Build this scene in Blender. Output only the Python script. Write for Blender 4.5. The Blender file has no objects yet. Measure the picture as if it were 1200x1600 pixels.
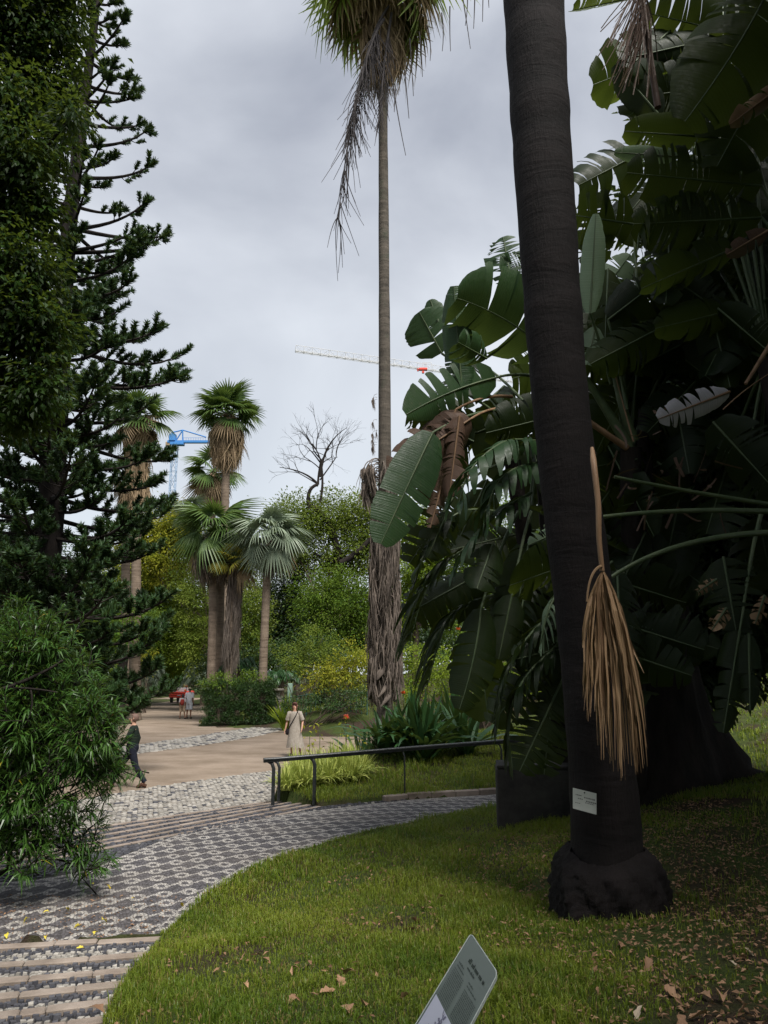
import bpy, math, random
import numpy as np
from mathutils import Vector, Matrix, Quaternion

rnd = random.Random(7)
rng = np.random.default_rng(11)
scene = bpy.context.scene
COL = scene.collection

# ------------------------------------------------------------------ camera
EYE = np.array([0.0, 0.0, 2.6])
PITCH = math.radians(11.9)
cam_d = bpy.data.cameras.new('camera')
cam = bpy.data.objects.new('camera', cam_d)
COL.objects.link(cam)
cam.location = EYE
cam.rotation_euler = (math.pi / 2 + PITCH, 0, 0)
cam_d.sensor_fit = 'VERTICAL'
cam_d.sensor_height = 24.0
cam_d.lens = 18.0
cam_d.clip_start = 0.05
cam_d.clip_end = 3000
scene.camera = cam

# ------------------------------------------------------------------ sky, sun, exposure
SUN_EL, SUN_AZ = math.radians(57), math.radians(152)     # azimuth from +Y towards +X
sun_dir = Vector((math.sin(SUN_AZ) * math.cos(SUN_EL), math.cos(SUN_AZ) * math.cos(SUN_EL), math.sin(SUN_EL)))
scene.view_settings.view_transform = 'Standard'
scene.view_settings.look = 'None'
scene.view_settings.gamma = 1
scene.view_settings.use_curve_mapping = False
scene.view_settings.exposure = 2.1

world = bpy.data.worlds.new('World')
scene.world = world
world.use_nodes = True
wt = world.node_tree
wt.nodes.clear()
def wn(t, **kw):
    n = wt.nodes.new(t)
    for k, v in kw.items():
        setattr(n, k, v)
    return n
w_out = wn('ShaderNodeOutputWorld')
w_bg = wn('ShaderNodeBackground')
w_bg.inputs['Strength'].default_value = 0.055
w_sky = wn('ShaderNodeTexSky', sky_type='NISHITA')
w_sky.sun_disc = False
w_sky.sun_elevation = SUN_EL
w_sky.sun_rotation = SUN_AZ
w_tc = wn('ShaderNodeTexCoord')
w_map = wn('ShaderNodeMapping')
w_map.inputs['Location'].default_value = (0.35, 0.2, 0.9)
w_map.inputs['Scale'].default_value = (1.0, 1.0, 1.35)
w_n1 = wn('ShaderNodeTexNoise')
w_n1.inputs['Scale'].default_value = 1.9
w_n1.inputs['Detail'].default_value = 7
w_n1.inputs['Roughness'].default_value = 0.47
w_n1.inputs['Distortion'].default_value = 0.35
w_r = wn('ShaderNodeValToRGB')
w_r.color_ramp.elements[0].position = 0.36
w_r.color_ramp.elements[0].color = (1.55, 1.66, 1.95, 1)
w_r.color_ramp.elements[1].position = 0.64
w_r.color_ramp.elements[1].color = (3.6, 3.75, 4.0, 1)
w_sep = wn('ShaderNodeSeparateXYZ')
w_hr = wn('ShaderNodeMapRange')
w_hr.inputs['From Min'].default_value = 0.0
w_hr.inputs['From Max'].default_value = 0.62
w_hr.inputs['To Min'].default_value = 1.0
w_hr.inputs['To Max'].default_value = 0.0
w_hr.interpolation_type = 'SMOOTHSTEP'
w_low = wn('ShaderNodeMix', data_type='RGBA')
w_low.inputs[7].default_value = (3.5, 3.75, 3.95, 1)
w_hm = wn('ShaderNodeMath', operation='MULTIPLY')
w_hm.inputs[1].default_value = 0.8
w_mix = wn('ShaderNodeMix', data_type='RGBA')
w_mix.inputs[0].default_value = 0.93
L = wt.links.new
L(w_tc.outputs['Generated'], w_map.inputs['Vector'])
L(w_map.outputs['Vector'], w_n1.inputs['Vector'])
L(w_n1.outputs['Fac'], w_r.inputs['Fac'])
L(w_tc.outputs['Generated'], w_sep.inputs[0])
L(w_sep.outputs['Z'], w_hr.inputs['Value'])
L(w_hr.outputs[0], w_hm.inputs[0])
L(w_hm.outputs[0], w_low.inputs[0])
L(w_r.outputs['Color'], w_low.inputs[6])
L(w_sky.outputs['Color'], w_mix.inputs[6])
L(w_low.outputs[2], w_mix.inputs[7])
L(w_mix.outputs[2], w_bg.inputs['Color'])
L(w_bg.outputs[0], w_out.inputs['Surface'])

sun_d = bpy.data.lights.new('sun', 'SUN')
sun_d.energy = 1.5
sun_d.angle = math.radians(20)
sun_d.color = (1.0, 0.96, 0.9)
sun = bpy.data.objects.new('sun', sun_d)
COL.objects.link(sun)
sun.rotation_euler = sun_dir.to_track_quat('Z', 'Y').to_euler()
sun.location = (10, 10, 40)

# ------------------------------------------------------------------ sight lines of the photograph (1200 x 1600 px)
CP, SP = math.cos(PITCH), math.sin(PITCH)
FPX = 1200.0
def ray(px, py):
    a, b = (px - 600) / FPX, (800 - py) / FPX
    return np.array([a, CP - b * SP, SP + b * CP])
def P(px, py, Y):                      # the point seen at a pixel, Y metres ahead
    d = ray(px, py)
    return EYE + d * (Y / d[1])
def G(px, py, z):                      # the point seen at a pixel, on level z
    d = ray(px, py)
    return EYE + d * ((z - EYE[2]) / d[2])
def scale_at(p):                       # metres per pixel at point p
    return ((p[1]) * CP + (p[2] - EYE[2]) * SP) / FPX

# ------------------------------------------------------------------ object helpers
def tag(o, label=None, cat=None, group=None, kind=None):
    if label: o['label'] = label
    if cat: o['category'] = cat
    if group: o['group'] = group
    if kind: o['kind'] = kind
    return o
def thing(name, label, cat, loc, group=None):
    o = bpy.data.objects.new(name, None)
    COL.objects.link(o)
    o.location = Vector(loc)
    o.empty_display_size = 0.2
    return tag(o, label, cat, group)
def origin_of(o):                      # world origin (only translations are used on parents)
    v = Vector((0, 0, 0))
    while o is not None:
        v += o.location + (o.matrix_parent_inverse.translation if o.parent else Vector((0, 0, 0)))
        o = o.parent
    return v
def adopt(o, parent):
    if parent is not None:
        o.parent = parent
        o.matrix_parent_inverse = Matrix.Translation(-origin_of(parent))
    return o
def place(name, mesh, parent=None, matrix=None):     # one more object on a shared mesh
    o = bpy.data.objects.new(name, mesh)
    COL.objects.link(o)
    adopt(o, parent)
    if matrix is not None:
        o.matrix_basis = matrix
    return o

class MB:
    """Collects vertices and faces (with material slot and a tint value) into ONE mesh."""
    def __init__(self):
        self.v, self.t, self.q, self.tm, self.qm, self.tint, self.aux, self.n = [], [], [], [], [], [], [], 0
    def add(self, V, F, mat=0, tint=0.5, aux=0.0):
        V = np.asarray(V, float).reshape(-1, 3)
        F = np.asarray(F, int)
        if len(F) == 0: return
        k = len(F)
        m = np.full(k, mat, int) if np.isscalar(mat) else np.asarray(mat, int)
        (self.t if F.shape[1] == 3 else self.q).append(F + self.n)
        (self.tm if F.shape[1] == 3 else self.qm).append(m)
        self.v.append(V)
        self.tint.append(np.full(len(V), tint, float) if np.isscalar(tint) else np.asarray(tint, float))
        self.aux.append(np.full(len(V), aux, float) if np.isscalar(aux) else np.asarray(aux, float))
        self.n += len(V)
    def poly(self, pts, F, mat=0, tint=0.5):
        for n in (3, 4):
            Fn = [f for f in F if len(f) == n]
            if Fn:
                self.add(pts, Fn, mat, tint)
    def tube(self, pts, rad, seg=8, mat=0, cap=True, tint=0.5, rough=0.0):
        pts = np.asarray(pts, float)
        n = len(pts)
        rad = np.full(n, rad, float) if np.isscalar(rad) else np.asarray(rad, float)
        T = np.gradient(pts, axis=0)
        T /= np.linalg.norm(T, axis=1)[:, None] + 1e-9
        up = np.array([0, 0, 1.0]) if abs(T[0][2]) < 0.9 else np.array([1.0, 0, 0])
        rings = []
        A = np.cross(T[0], up); A /= np.linalg.norm(A) + 1e-9
        ang = np.linspace(0, 2 * math.pi, seg, endpoint=False)
        for i in range(n):
            A = A - T[i] * A.dot(T[i]); A /= np.linalg.norm(A) + 1e-9
            B = np.cross(T[i], A)
            r = rad[i] * (1 + (rng.normal(0, rough, seg) if rough else 0))
            rings.append(pts[i] + np.outer(np.cos(ang) * r, A) + np.outer(np.sin(ang) * r, B))
        V = np.concatenate(rings)
        i, j = np.meshgrid(np.arange(n - 1), np.arange(seg), indexing='ij')
        j2 = (j + 1) % seg
        F = np.stack([i * seg + j, i * seg + j2, (i + 1) * seg + j2, (i + 1) * seg + j], -1).reshape(-1, 4)
        self.add(V, F, mat, tint)
        if cap:
            for idx, c in ((0, pts[0]), (n - 1, pts[-1])):
                Vc = np.vstack([rings[idx], c])
                f = [(k, (k + 1) % seg, seg) for k in range(seg)]
                if idx == 0: f = [(b, a, c_) for a, b, c_ in f]
                self.add(Vc, f, mat, tint)
    def box(self, c, size, mat=0, rot=0.0, bev=0.0, tint=0.5):
        sx, sy, sz = np.array(size) / 2.0
        b = min(bev, sx * .9, sy * .9, sz * .9)
        pts = []
        lv = [(-sz, b), (-sz + b, 0), (sz - b, 0), (sz, b)] if b > 0 else [(-sz, 0), (sz, 0)]
        for z, s in lv:
            x, y = sx - s, sy - s
            pts += ([(-x, -y + b, z), (-x + b, -y, z), (x - b, -y, z), (x, -y + b, z), (x, y - b, z), (x - b, y, z), (-x + b, y, z), (-x, y - b, z)]
                    if b > 0 else [(-x, -y, z), (x, -y, z), (x, y, z), (-x, y, z)])
        V = np.array(pts)
        n = 8 if b > 0 else 4
        F = []
        for l in range(len(lv) - 1):
            for k in range(n):
                F.append((l * n + k, l * n + (k + 1) % n, (l + 1) * n + (k + 1) % n, (l + 1) * n + k))
        tp = (len(lv) - 1) * n
        if b > 0:
            F += [(tp, tp + 1, tp + 2, tp + 3), (tp, tp + 3, tp + 4, tp + 7), (tp + 4, tp + 5, tp + 6, tp + 7)]
            F += [(3, 2, 1, 0), (7, 4, 3, 0), (7, 6, 5, 4)]
        else:
            F += [(tp, tp + 1, tp + 2, tp + 3), (3, 2, 1, 0)]
        cr, sr = math.cos(rot), math.sin(rot)
        R = np.array([[cr, -sr, 0], [sr, cr, 0], [0, 0, 1]])
        self.add(V @ R.T + np.asarray(c, float), F, mat, tint)
    def lathe(self, c, prof, seg=16, mat=0, tint=0.5):       # prof: (radius, z)
        c = np.asarray(c, float)
        self.tube([c + (0, 0, z) for r, z in prof], [max(r, 1e-3) for r, z in prof], seg, mat, True, tint)
    def bar(self, a, b, w, mat=0, h=None):
        a, b = np.asarray(a, float), np.asarray(b, float)
        self.tube([a, b], w, 4 if h is None else 6, mat)
    def build(self, name, mats, parent=None, smooth=True, kind=None):
        me = bpy.data.meshes.new(name)
        V = np.concatenate(self.v)
        nt = sum(len(a) for a in self.t); nq = sum(len(a) for a in self.q)
        me.vertices.add(len(V)); me.vertices.foreach_set('co', V.astype(np.float32).ravel())
        loops = np.concatenate(([np.concatenate(self.t).ravel()] if nt else []) + ([np.concatenate(self.q).ravel()] if nq else []))
        me.loops.add(len(loops)); me.loops.foreach_set('vertex_index', loops.astype(np.int32))
        me.polygons.add(nt + nq)
        ls = np.concatenate([np.arange(nt) * 3, nt * 3 + np.arange(nq) * 4])
        me.polygons.foreach_set('loop_start', ls.astype(np.int32))
        mi = np.concatenate(self.tm + self.qm)
        mats = mats if isinstance(mats, (list, tuple)) else [mats]
        for m in mats: me.materials.append(m)
        me.polygons.foreach_set('material_index', mi.astype(np.int32))
        me.polygons.foreach_set('use_smooth', np.full(nt + nq, smooth))
        at = me.attributes.new('tint', 'FLOAT', 'POINT')
        at.data.foreach_set('value', np.concatenate(self.tint).astype(np.float32))
        if any(a.any() for a in self.aux):
            at = me.attributes.new('aux', 'FLOAT', 'POINT')
            at.data.foreach_set('value', np.concatenate(self.aux).astype(np.float32))
        me.update(calc_edges=True)
        me.validate()
        if name == '_mesh': return me
        o = bpy.data.objects.new(name, me)
        COL.objects.link(o)
        adopt(o, parent)
        if kind: o['kind'] = kind
        return o
    def mesh(self, mats, smooth=True):
        return self.build('_mesh', mats, smooth=smooth)

def unit(v):
    v = np.asarray(v, float)
    return v / (np.linalg.norm(v, axis=-1, keepdims=True) + 1e-9)

def bez(a, b, c, n=8, d=None):
    t = np.linspace(0, 1, n)[:, None]
    a, b, c = (np.asarray(x, float) for x in (a, b, c))
    if d is None:
        return (1 - t) ** 2 * a + 2 * t * (1 - t) * b + t ** 2 * c
    d = np.asarray(d, float)
    return (1 - t) ** 3 * a + 3 * t * (1 - t) ** 2 * b + 3 * t ** 2 * (1 - t) * c + t ** 3 * d

# ------------------------------------------------------------------ materials
def newmat(name):
    m = bpy.data.materials.new(name)
    m.use_nodes = True
    t = m.node_tree
    t.nodes.clear()
    out = t.nodes.new('ShaderNodeOutputMaterial')
    return m, t, out
def mnode(t, ty, ins=None, **kw):
    n = t.nodes.new(ty)
    for k, v in kw.items(): setattr(n, k, v)
    for k, v in (ins or {}).items():
        if hasattr(v, 'links'): t.links.new(v, n.inputs[k])
        else: n.inputs[k].default_value = v
    return n
def rgba(c): return (c[0], c[1], c[2], 1)
def mixc(t, fac, a, b):
    n = t.nodes.new('ShaderNodeMix'); n.data_type = 'RGBA'
    for i, v in ((0, fac), (6, a), (7, b)):
        if hasattr(v, 'links'): t.links.new(v, n.inputs[i])
        else: n.inputs[i].default_value = v if i == 0 else rgba(v)
    return n.outputs[2]
def noise(t, scale, detail=4, rough=0.55, vec=None, dist=0.0):
    n = mnode(t, 'ShaderNodeTexNoise', {'Scale': scale, 'Detail': detail, 'Roughness': rough, 'Distortion': dist})
    if vec is not None: t.links.new(vec, n.inputs['Vector'])
    return n.outputs['Fac']
def ramp(t, fac, p0, p1):
    n = mnode(t, 'ShaderNodeMapRange', {'Value': fac, 'From Min': p0, 'From Max': p1})
    return n.outputs[0]
def math_(t, op, a, b=0.0, c=0.0):
    n = t.nodes.new('ShaderNodeMath'); n.operation = op
    for i, v in enumerate((a, b, c)):
        if hasattr(v, 'links'): t.links.new(v, n.inputs[i])
        else: n.inputs[i].default_value = v
    return n.outputs[0]
def bump(t, h, strength=0.4, dist=0.02):
    return mnode(t, 'ShaderNodeBump', {'Height': h, 'Strength': strength, 'Distance': dist}).outputs[0]

def leafmat(name, c1, c2, rough=0.5, trans=0.3, spec=0.4, c3=None, veins=None):
    m, t, out = newmat(name)
    a = mnode(t, 'ShaderNodeAttribute', attribute_name='tint').outputs['Fac']
    geo = mnode(t, 'ShaderNodeNewGeometry')
    nz = noise(t, 3.0, 3, vec=geo.outputs['Position'])
    f = math_(t, 'ADD', math_(t, 'MULTIPLY', a, 0.75), math_(t, 'MULTIPLY', ramp(t, nz, 0.35, 0.65), 0.25))
    col = mixc(t, f, c1, c2)
    if c3 is not None:
        col = mixc(t, ramp(t, a, 0.93, 0.97), col, c3)
    p = mnode(t, 'ShaderNodeBsdfPrincipled', {'Base Color': col, 'Roughness': rough, 'Specular IOR Level': spec})
    tr = mnode(t, 'ShaderNodeBsdfTranslucent', {'Color': mixc(t, 0.35, col, (0.25, 0.32, 0.04))})
    if veins:
        ax = mnode(t, 'ShaderNodeAttribute', attribute_name='aux').outputs['Fac']
        fine = math_(t, 'SINE', math_(t, 'MULTIPLY', ax, 300.0))
        broad = mnode(t, 'ShaderNodeTexNoise', {'W': math_(t, 'MULTIPLY', ax, 26.0), 'Detail': 3}, noise_dimensions='1D').outputs['Fac']
        spot = noise(t, 14.0, 5, 0.7, geo.outputs['Position'])
        hgt = math_(t, 'ADD', math_(t, 'MULTIPLY', fine, 0.35), math_(t, 'MULTIPLY', broad, 2.2))
        t.links.new(bump(t, hgt, 0.28, 0.008), p.inputs['Normal'])
        c_st = mixc(t, math_(t, 'MULTIPLY', ramp(t, broad, 0.4, 0.68), 0.45), col, (c2[0] * 1.7, c2[1] * 1.5, c2[2] * 1.5))
        c_sp = mixc(t, math_(t, 'MULTIPLY', ramp(t, spot, 0.62, 0.74), 0.5), c_st, (0.10, 0.085, 0.03))
        t.links.new(c_sp, p.inputs['Base Color'])
        t.links.new(mnode(t, 'ShaderNodeMapRange', {'Value': spot, 'From Min': 0.3, 'From Max': 0.7, 'To Min': rough - .06, 'To Max': rough + .25}).outputs[0], p.inputs['Roughness'])
    mx = mnode(t, 'ShaderNodeMixShader', {0: trans})
    t.links.new(p.outputs[0], mx.inputs[1]); t.links.new(tr.outputs[0], mx.inputs[2])
    t.links.new(mx.outputs[0], out.inputs['Surface'])
    return m

def surf(name, c1, c2=None, rough=0.7, spec=0.3, nscale=6.0, bscale=None, bstr=0.3, bdist=0.02, metal=0.0, stretch=None, c3=None):
    m, t, out = newmat(name)
    tc = mnode(t, 'ShaderNodeTexCoord').outputs['Object']
    if stretch:
        tc = mnode(t, 'ShaderNodeMapping', {'Vector': tc, 'Scale': stretch}).outputs[0]
    n1 = noise(t, nscale, 6, 0.6, tc)
    col = mixc(t, ramp(t, n1, 0.3, 0.7), c1, c2 or c1)
    if c3 is not None:
        n3 = noise(t, nscale * 0.35, 4, 0.6, tc)
        col = mixc(t, ramp(t, n3, 0.55, 0.72), col, c3)
    p = mnode(t, 'ShaderNodeBsdfPrincipled', {'Base Color': col, 'Roughness': rough, 'Specular IOR Level': spec, 'Metallic': metal})
    if bscale:
        t.links.new(bump(t, noise(t, bscale, 5, 0.65, tc), bstr, bdist), p.inputs['Normal'])
    t.links.new(p.outputs[0], out.inputs['Surface'])
    return m

def tintmat(name, c1, c2, rough=0.8, spec=0.25, bscale=40, bstr=0.3):
    m, t, out = newmat(name)
    a = mnode(t, 'ShaderNodeAttribute', attribute_name='tint').outputs['Fac']
    tc = mnode(t, 'ShaderNodeNewGeometry').outputs['Position']
    n1 = noise(t, bscale, 4, 0.6, tc)
    col = mixc(t, math_(t, 'ADD', math_(t, 'MULTIPLY', a, 0.7), math_(t, 'MULTIPLY', n1, 0.3)), c1, c2)
    p = mnode(t, 'ShaderNodeBsdfPrincipled', {'Base Color': col, 'Roughness': rough, 'Specular IOR Level': spec})
    t.links.new(bump(t, n1, bstr, 0.01), p.inputs['Normal'])
    t.links.new(p.outputs[0], out.inputs['Surface'])
    return m

M = {}
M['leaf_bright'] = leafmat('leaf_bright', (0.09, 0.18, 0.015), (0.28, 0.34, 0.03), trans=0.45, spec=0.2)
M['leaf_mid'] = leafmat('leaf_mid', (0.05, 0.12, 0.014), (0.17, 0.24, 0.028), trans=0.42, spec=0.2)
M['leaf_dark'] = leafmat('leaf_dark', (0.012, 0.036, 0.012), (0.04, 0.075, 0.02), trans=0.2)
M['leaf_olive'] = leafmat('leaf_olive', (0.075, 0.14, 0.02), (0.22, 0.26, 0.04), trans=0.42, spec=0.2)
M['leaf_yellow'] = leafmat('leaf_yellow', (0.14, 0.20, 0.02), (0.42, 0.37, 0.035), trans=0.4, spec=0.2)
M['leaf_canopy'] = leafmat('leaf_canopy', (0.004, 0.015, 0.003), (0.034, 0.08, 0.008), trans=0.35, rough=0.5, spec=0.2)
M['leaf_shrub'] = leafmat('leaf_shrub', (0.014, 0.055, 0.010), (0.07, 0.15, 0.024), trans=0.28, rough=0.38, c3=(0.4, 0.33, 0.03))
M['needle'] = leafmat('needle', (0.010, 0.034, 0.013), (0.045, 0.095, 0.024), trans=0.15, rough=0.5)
M['hedge'] = leafmat('hedge', (0.012, 0.04, 0.010), (0.045, 0.095, 0.02), trans=0.2)
M['strap'] = leafmat('strap', (0.012, 0.045, 0.016), (0.04, 0.10, 0.03), trans=0.2, rough=0.4, spec=0.35)
M['lime_grass'] = leafmat('lime_grass', (0.20, 0.29, 0.05), (0.52, 0.54, 0.14), trans=0.3)
M['grass'] = leafmat('grass', (0.06, 0.125, 0.009), (0.25, 0.29, 0.03), trans=0.42, rough=0.45, c3=(0.26, 0.2, 0.07))
M['frond'] = leafmat('frond', (0.035, 0.085, 0.02), (0.10, 0.16, 0.04), trans=0.25, rough=0.45)
M['frond_lime'] = leafmat('frond_lime', (0.10, 0.17, 0.03), (0.26, 0.33, 0.07), trans=0.42)
M['frond_silver'] = leafmat('frond_silver', (0.12, 0.17, 0.12), (0.26, 0.31, 0.22), trans=0.2)
M['frond_yellow'] = leafmat('frond_yellow', (0.12, 0.17, 0.03), (0.40, 0.34, 0.04), trans=0.3)
M['frond_dead'] = leafmat('frond_dead', (0.15, 0.10, 0.06), (0.40, 0.30, 0.19), trans=0.12, rough=0.8, spec=0.15)
M['frond_grey'] = leafmat('frond_grey', (0.05, 0.04, 0.035), (0.22, 0.18, 0.15), trans=0.08, rough=0.85, spec=0.15)
M['frond_tan'] = leafmat('frond_tan', (0.09, 0.045, 0.022), (0.42, 0.28, 0.16), trans=0.15, rough=0.6, spec=0.25)
M['strand'] = leafmat('strand', (0.02, 0.016, 0.018), (0.06, 0.05, 0.05), trans=0.0, rough=0.8)
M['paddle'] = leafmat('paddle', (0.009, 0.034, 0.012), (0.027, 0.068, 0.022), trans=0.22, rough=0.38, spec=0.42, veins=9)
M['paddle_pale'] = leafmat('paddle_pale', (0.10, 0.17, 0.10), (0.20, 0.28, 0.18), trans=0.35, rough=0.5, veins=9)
M['paddle_shaded'] = leafmat('paddle_shaded', (0.0033, 0.011, 0.003), (0.011, 0.024, 0.005), trans=0.3, rough=0.4, spec=0.3, veins=9)  # paddle leaf copy, canopy shade put into its base colour
M['paddle_backlit'] = leafmat('paddle_backlit', (0.007, 0.018, 0.002), (0.020, 0.037, 0.0045), trans=0.5, rough=0.5, spec=0.25, veins=9)  # paddle leaf copy, backlit dark tone put into its base colour
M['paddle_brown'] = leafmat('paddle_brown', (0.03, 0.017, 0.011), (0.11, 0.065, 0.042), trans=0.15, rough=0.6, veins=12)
M['paddle_grey'] = leafmat('paddle_grey', (0.22, 0.22, 0.23), (0.42, 0.42, 0.44), trans=0.1, rough=0.5, veins=12)
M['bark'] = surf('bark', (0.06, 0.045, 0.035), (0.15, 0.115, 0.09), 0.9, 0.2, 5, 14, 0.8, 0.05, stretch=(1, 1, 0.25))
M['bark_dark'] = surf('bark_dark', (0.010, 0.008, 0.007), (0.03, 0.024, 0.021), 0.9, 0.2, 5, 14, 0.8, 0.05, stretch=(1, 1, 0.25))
M['stem_green'] = surf('stem_green', (0.05, 0.085, 0.035), (0.10, 0.13, 0.06), 0.5, 0.4, 5, 30, 0.2)
M['stem_brown'] = surf('stem_brown', (0.15, 0.085, 0.045), (0.30, 0.19, 0.11), 0.55, 0.3, 8, 30, 0.3, stretch=(1, 1, .2))

def trunkmat(name, c1, c2, ring=7.0, rough=0.85, c3=None):
    m, t, out = newmat(name)
    tc = mnode(t, 'ShaderNodeTexCoord').outputs['Object']
    st = mnode(t, 'ShaderNodeMapping', {'Vector': tc, 'Scale': (1.2, 1.2, ring)}).outputs[0]
    n1 = noise(t, 1.0, 5, 0.6, st, 0.4)
    fine = noise(t, 14.0, 6, 0.7, mnode(t, 'ShaderNodeMapping', {'Vector': tc, 'Scale': (3, 3, 0.5)}).outputs[0])
    mott = noise(t, 2.2, 5, 0.65, tc)
    f = math_(t, 'ADD', math_(t, 'MULTIPLY', n1, 0.45), math_(t, 'ADD', math_(t, 'MULTIPLY', fine, 0.3), math_(t, 'MULTIPLY', mott, 0.25)))
    col = mixc(t, ramp(t, f, 0.36, 0.64), c1, c2)
    if c3 is not None:
        col = mixc(t, ramp(t, noise(t, 1.4, 5, 0.7, tc), 0.54, 0.66), col, c3)
    p = mnode(t, 'ShaderNodeBsdfPrincipled', {'Base Color': col, 'Roughness': rough, 'Specular IOR Level': 0.2})
    h = math_(t, 'ADD', math_(t, 'MULTIPLY', n1, 1.0), math_(t, 'MULTIPLY', fine, 0.5))
    t.links.new(bump(t, h, 0.9, 0.03), p.inputs['Normal'])
    t.links.new(p.outputs[0], out.inputs['Surface'])
    return m
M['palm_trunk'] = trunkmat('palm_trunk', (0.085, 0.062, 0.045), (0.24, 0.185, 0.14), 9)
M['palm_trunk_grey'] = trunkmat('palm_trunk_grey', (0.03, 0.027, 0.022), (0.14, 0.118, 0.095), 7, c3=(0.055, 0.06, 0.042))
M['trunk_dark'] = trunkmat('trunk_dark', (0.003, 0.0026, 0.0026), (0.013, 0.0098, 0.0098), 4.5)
M['black_metal'] = surf('black_metal', (0.012, 0.014, 0.014), (0.03, 0.034, 0.034), 0.35, 0.5, 20, 60, 0.1)
M['green_metal'] = surf('green_metal', (0.02, 0.06, 0.045), (0.04, 0.10, 0.075), 0.45, 0.5, 20, 60, 0.1)
M['stone'] = surf('stone', (0.22, 0.195, 0.165), (0.40, 0.36, 0.31), 0.85, 0.2, 4, 25, 0.5, 0.02, c3=(0.13, 0.12, 0.10))
M['stone_dark'] = surf('stone_dark', (0.022, 0.021, 0.021), (0.055, 0.052, 0.048), 0.85, 0.2, 4, 25, 0.5, 0.02)
M['nosing'] = surf('nosing', (0.17, 0.135, 0.11), (0.31, 0.26, 0.22), 0.85, 0.2, 3, 30, 0.6, 0.01, c3=(0.10, 0.08, 0.06))
M['cobble_white'] = tintmat('cobble_white', (0.15, 0.14, 0.125), (0.40, 0.375, 0.335), bscale=30)
M['cobble_dark'] = tintmat('cobble_dark', (0.03, 0.031, 0.038), (0.10, 0.10, 0.112), bscale=30)
M['litter'] = leafmat('litter', (0.16, 0.085, 0.045), (0.40, 0.24, 0.14), trans=0.1, rough=0.7, c3=(0.46, 0.37, 0.27))
M['litter_yellow'] = leafmat('litter_yellow', (0.45, 0.33, 0.03), (0.6, 0.5, 0.06), trans=0.1, rough=0.6)
M['flower_red'] = leafmat('flower_red', (0.6, 0.05, 0.015), (0.75, 0.13, 0.04), trans=0.2)
M['flower_pink'] = leafmat('flower_pink', (0.75, 0.12, 0.07), (0.8, 0.25, 0.16), trans=0.2)
# ================================================================== GROUND
def pip(pts, poly):
    x, y = pts[:, 0], pts[:, 1]
    inside = np.zeros(len(pts), bool)
    n = len(poly)
    for i in range(n):
        x0, y0 = poly[i][:2]; x1, y1 = poly[(i + 1) % n][:2]
        c = ((y0 > y) != (y1 > y))
        with np.errstate(divide='ignore', invalid='ignore'):
            xi = (x1 - x0) * (y - y0) / (y1 - y0 + 1e-12) + x0
        inside ^= c & (x < xi)
    return inside
def resample(pts, n):
    pts = np.asarray(pts, float)
    # smooth with a Catmull-Rom pass, then resample evenly
    q = []
    ext = np.vstack([2 * pts[0] - pts[1], pts, 2 * pts[-1] - pts[-2]])
    for i in range(1, len(ext) - 2):
        p0, p1, p2, p3 = ext[i - 1:i + 3]
        for t in np.linspace(0, 1, 12, endpoint=False):
            q.append(0.5 * ((2 * p1) + (-p0 + p2) * t + (2 * p0 - 5 * p1 + 4 * p2 - p3) * t * t + (-p0 + 3 * p1 - 3 * p2 + p3) * t ** 3))
    q.append(pts[-1])
    q = np.array(q)
    s = np.concatenate([[0], np.cumsum(np.linalg.norm(np.diff(q, axis=0), axis=1))])
    u = np.linspace(0, s[-1], n)
    return np.stack([np.interp(u, s, q[:, k]) for k in range(3)], 1)

LAND = 0.20                                     # level of the patterned landing above the sandy square
NEAR_EDGE_PX = [(253, 1463), (300, 1420), (350, 1384), (400, 1355), (500, 1320), (600, 1295), (700, 1275), (790, 1263), (950, 1250), (1060, 1240)]
FAR_EDGE_PX = [(190, 1338), (300, 1298), (400, 1279), (500, 1266), (640, 1250), (780, 1241), (950, 1228), (1060, 1220)]
near_edge = resample([G(x, y, LAND) for x, y in NEAR_EDGE_PX], 60)
far_edge = resample([G(x, y, LAND) for x, y in FAR_EDGE_PX], 60)

# near flight, climbing towards the viewer: brink lines (left end, right end)
NEAR_Y = [(1477, 253, 1463), (1505, 231, 1487), (1530, 214, 1510), (1557, 194, 1534), (1586, 176, 1560), (1616, 163, 1588), (1648, 150, 1618)]
near_lines = []
for k, (yl, xr, yr) in enumerate(NEAR_Y):
    z = LAND + 0.05 * (k + 1)
    near_lines.append((G(-60, yl + 3.3, z), G(xr + 3, yr, z)))
# far flight, going down to the sandy square
FAR_Y = [(165, 1290, 1251), (168, 1296, 1253.5), (174, 1302, 1256.5), (180, 1308, 1260), (185, 1313.5, 1264.5), (189, 1320, 1270)]
far_lines = []
for k, (xl, yl, yr) in enumerate(FAR_Y):
    z = 0.03 + 0.034 * k
    a, b = G(xl, yl, z), G(428 + 14 * k, yr - 2.0 * k, z)
    a = a + (a - b) * 0.9
    far_lines.append((a, b))

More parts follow.
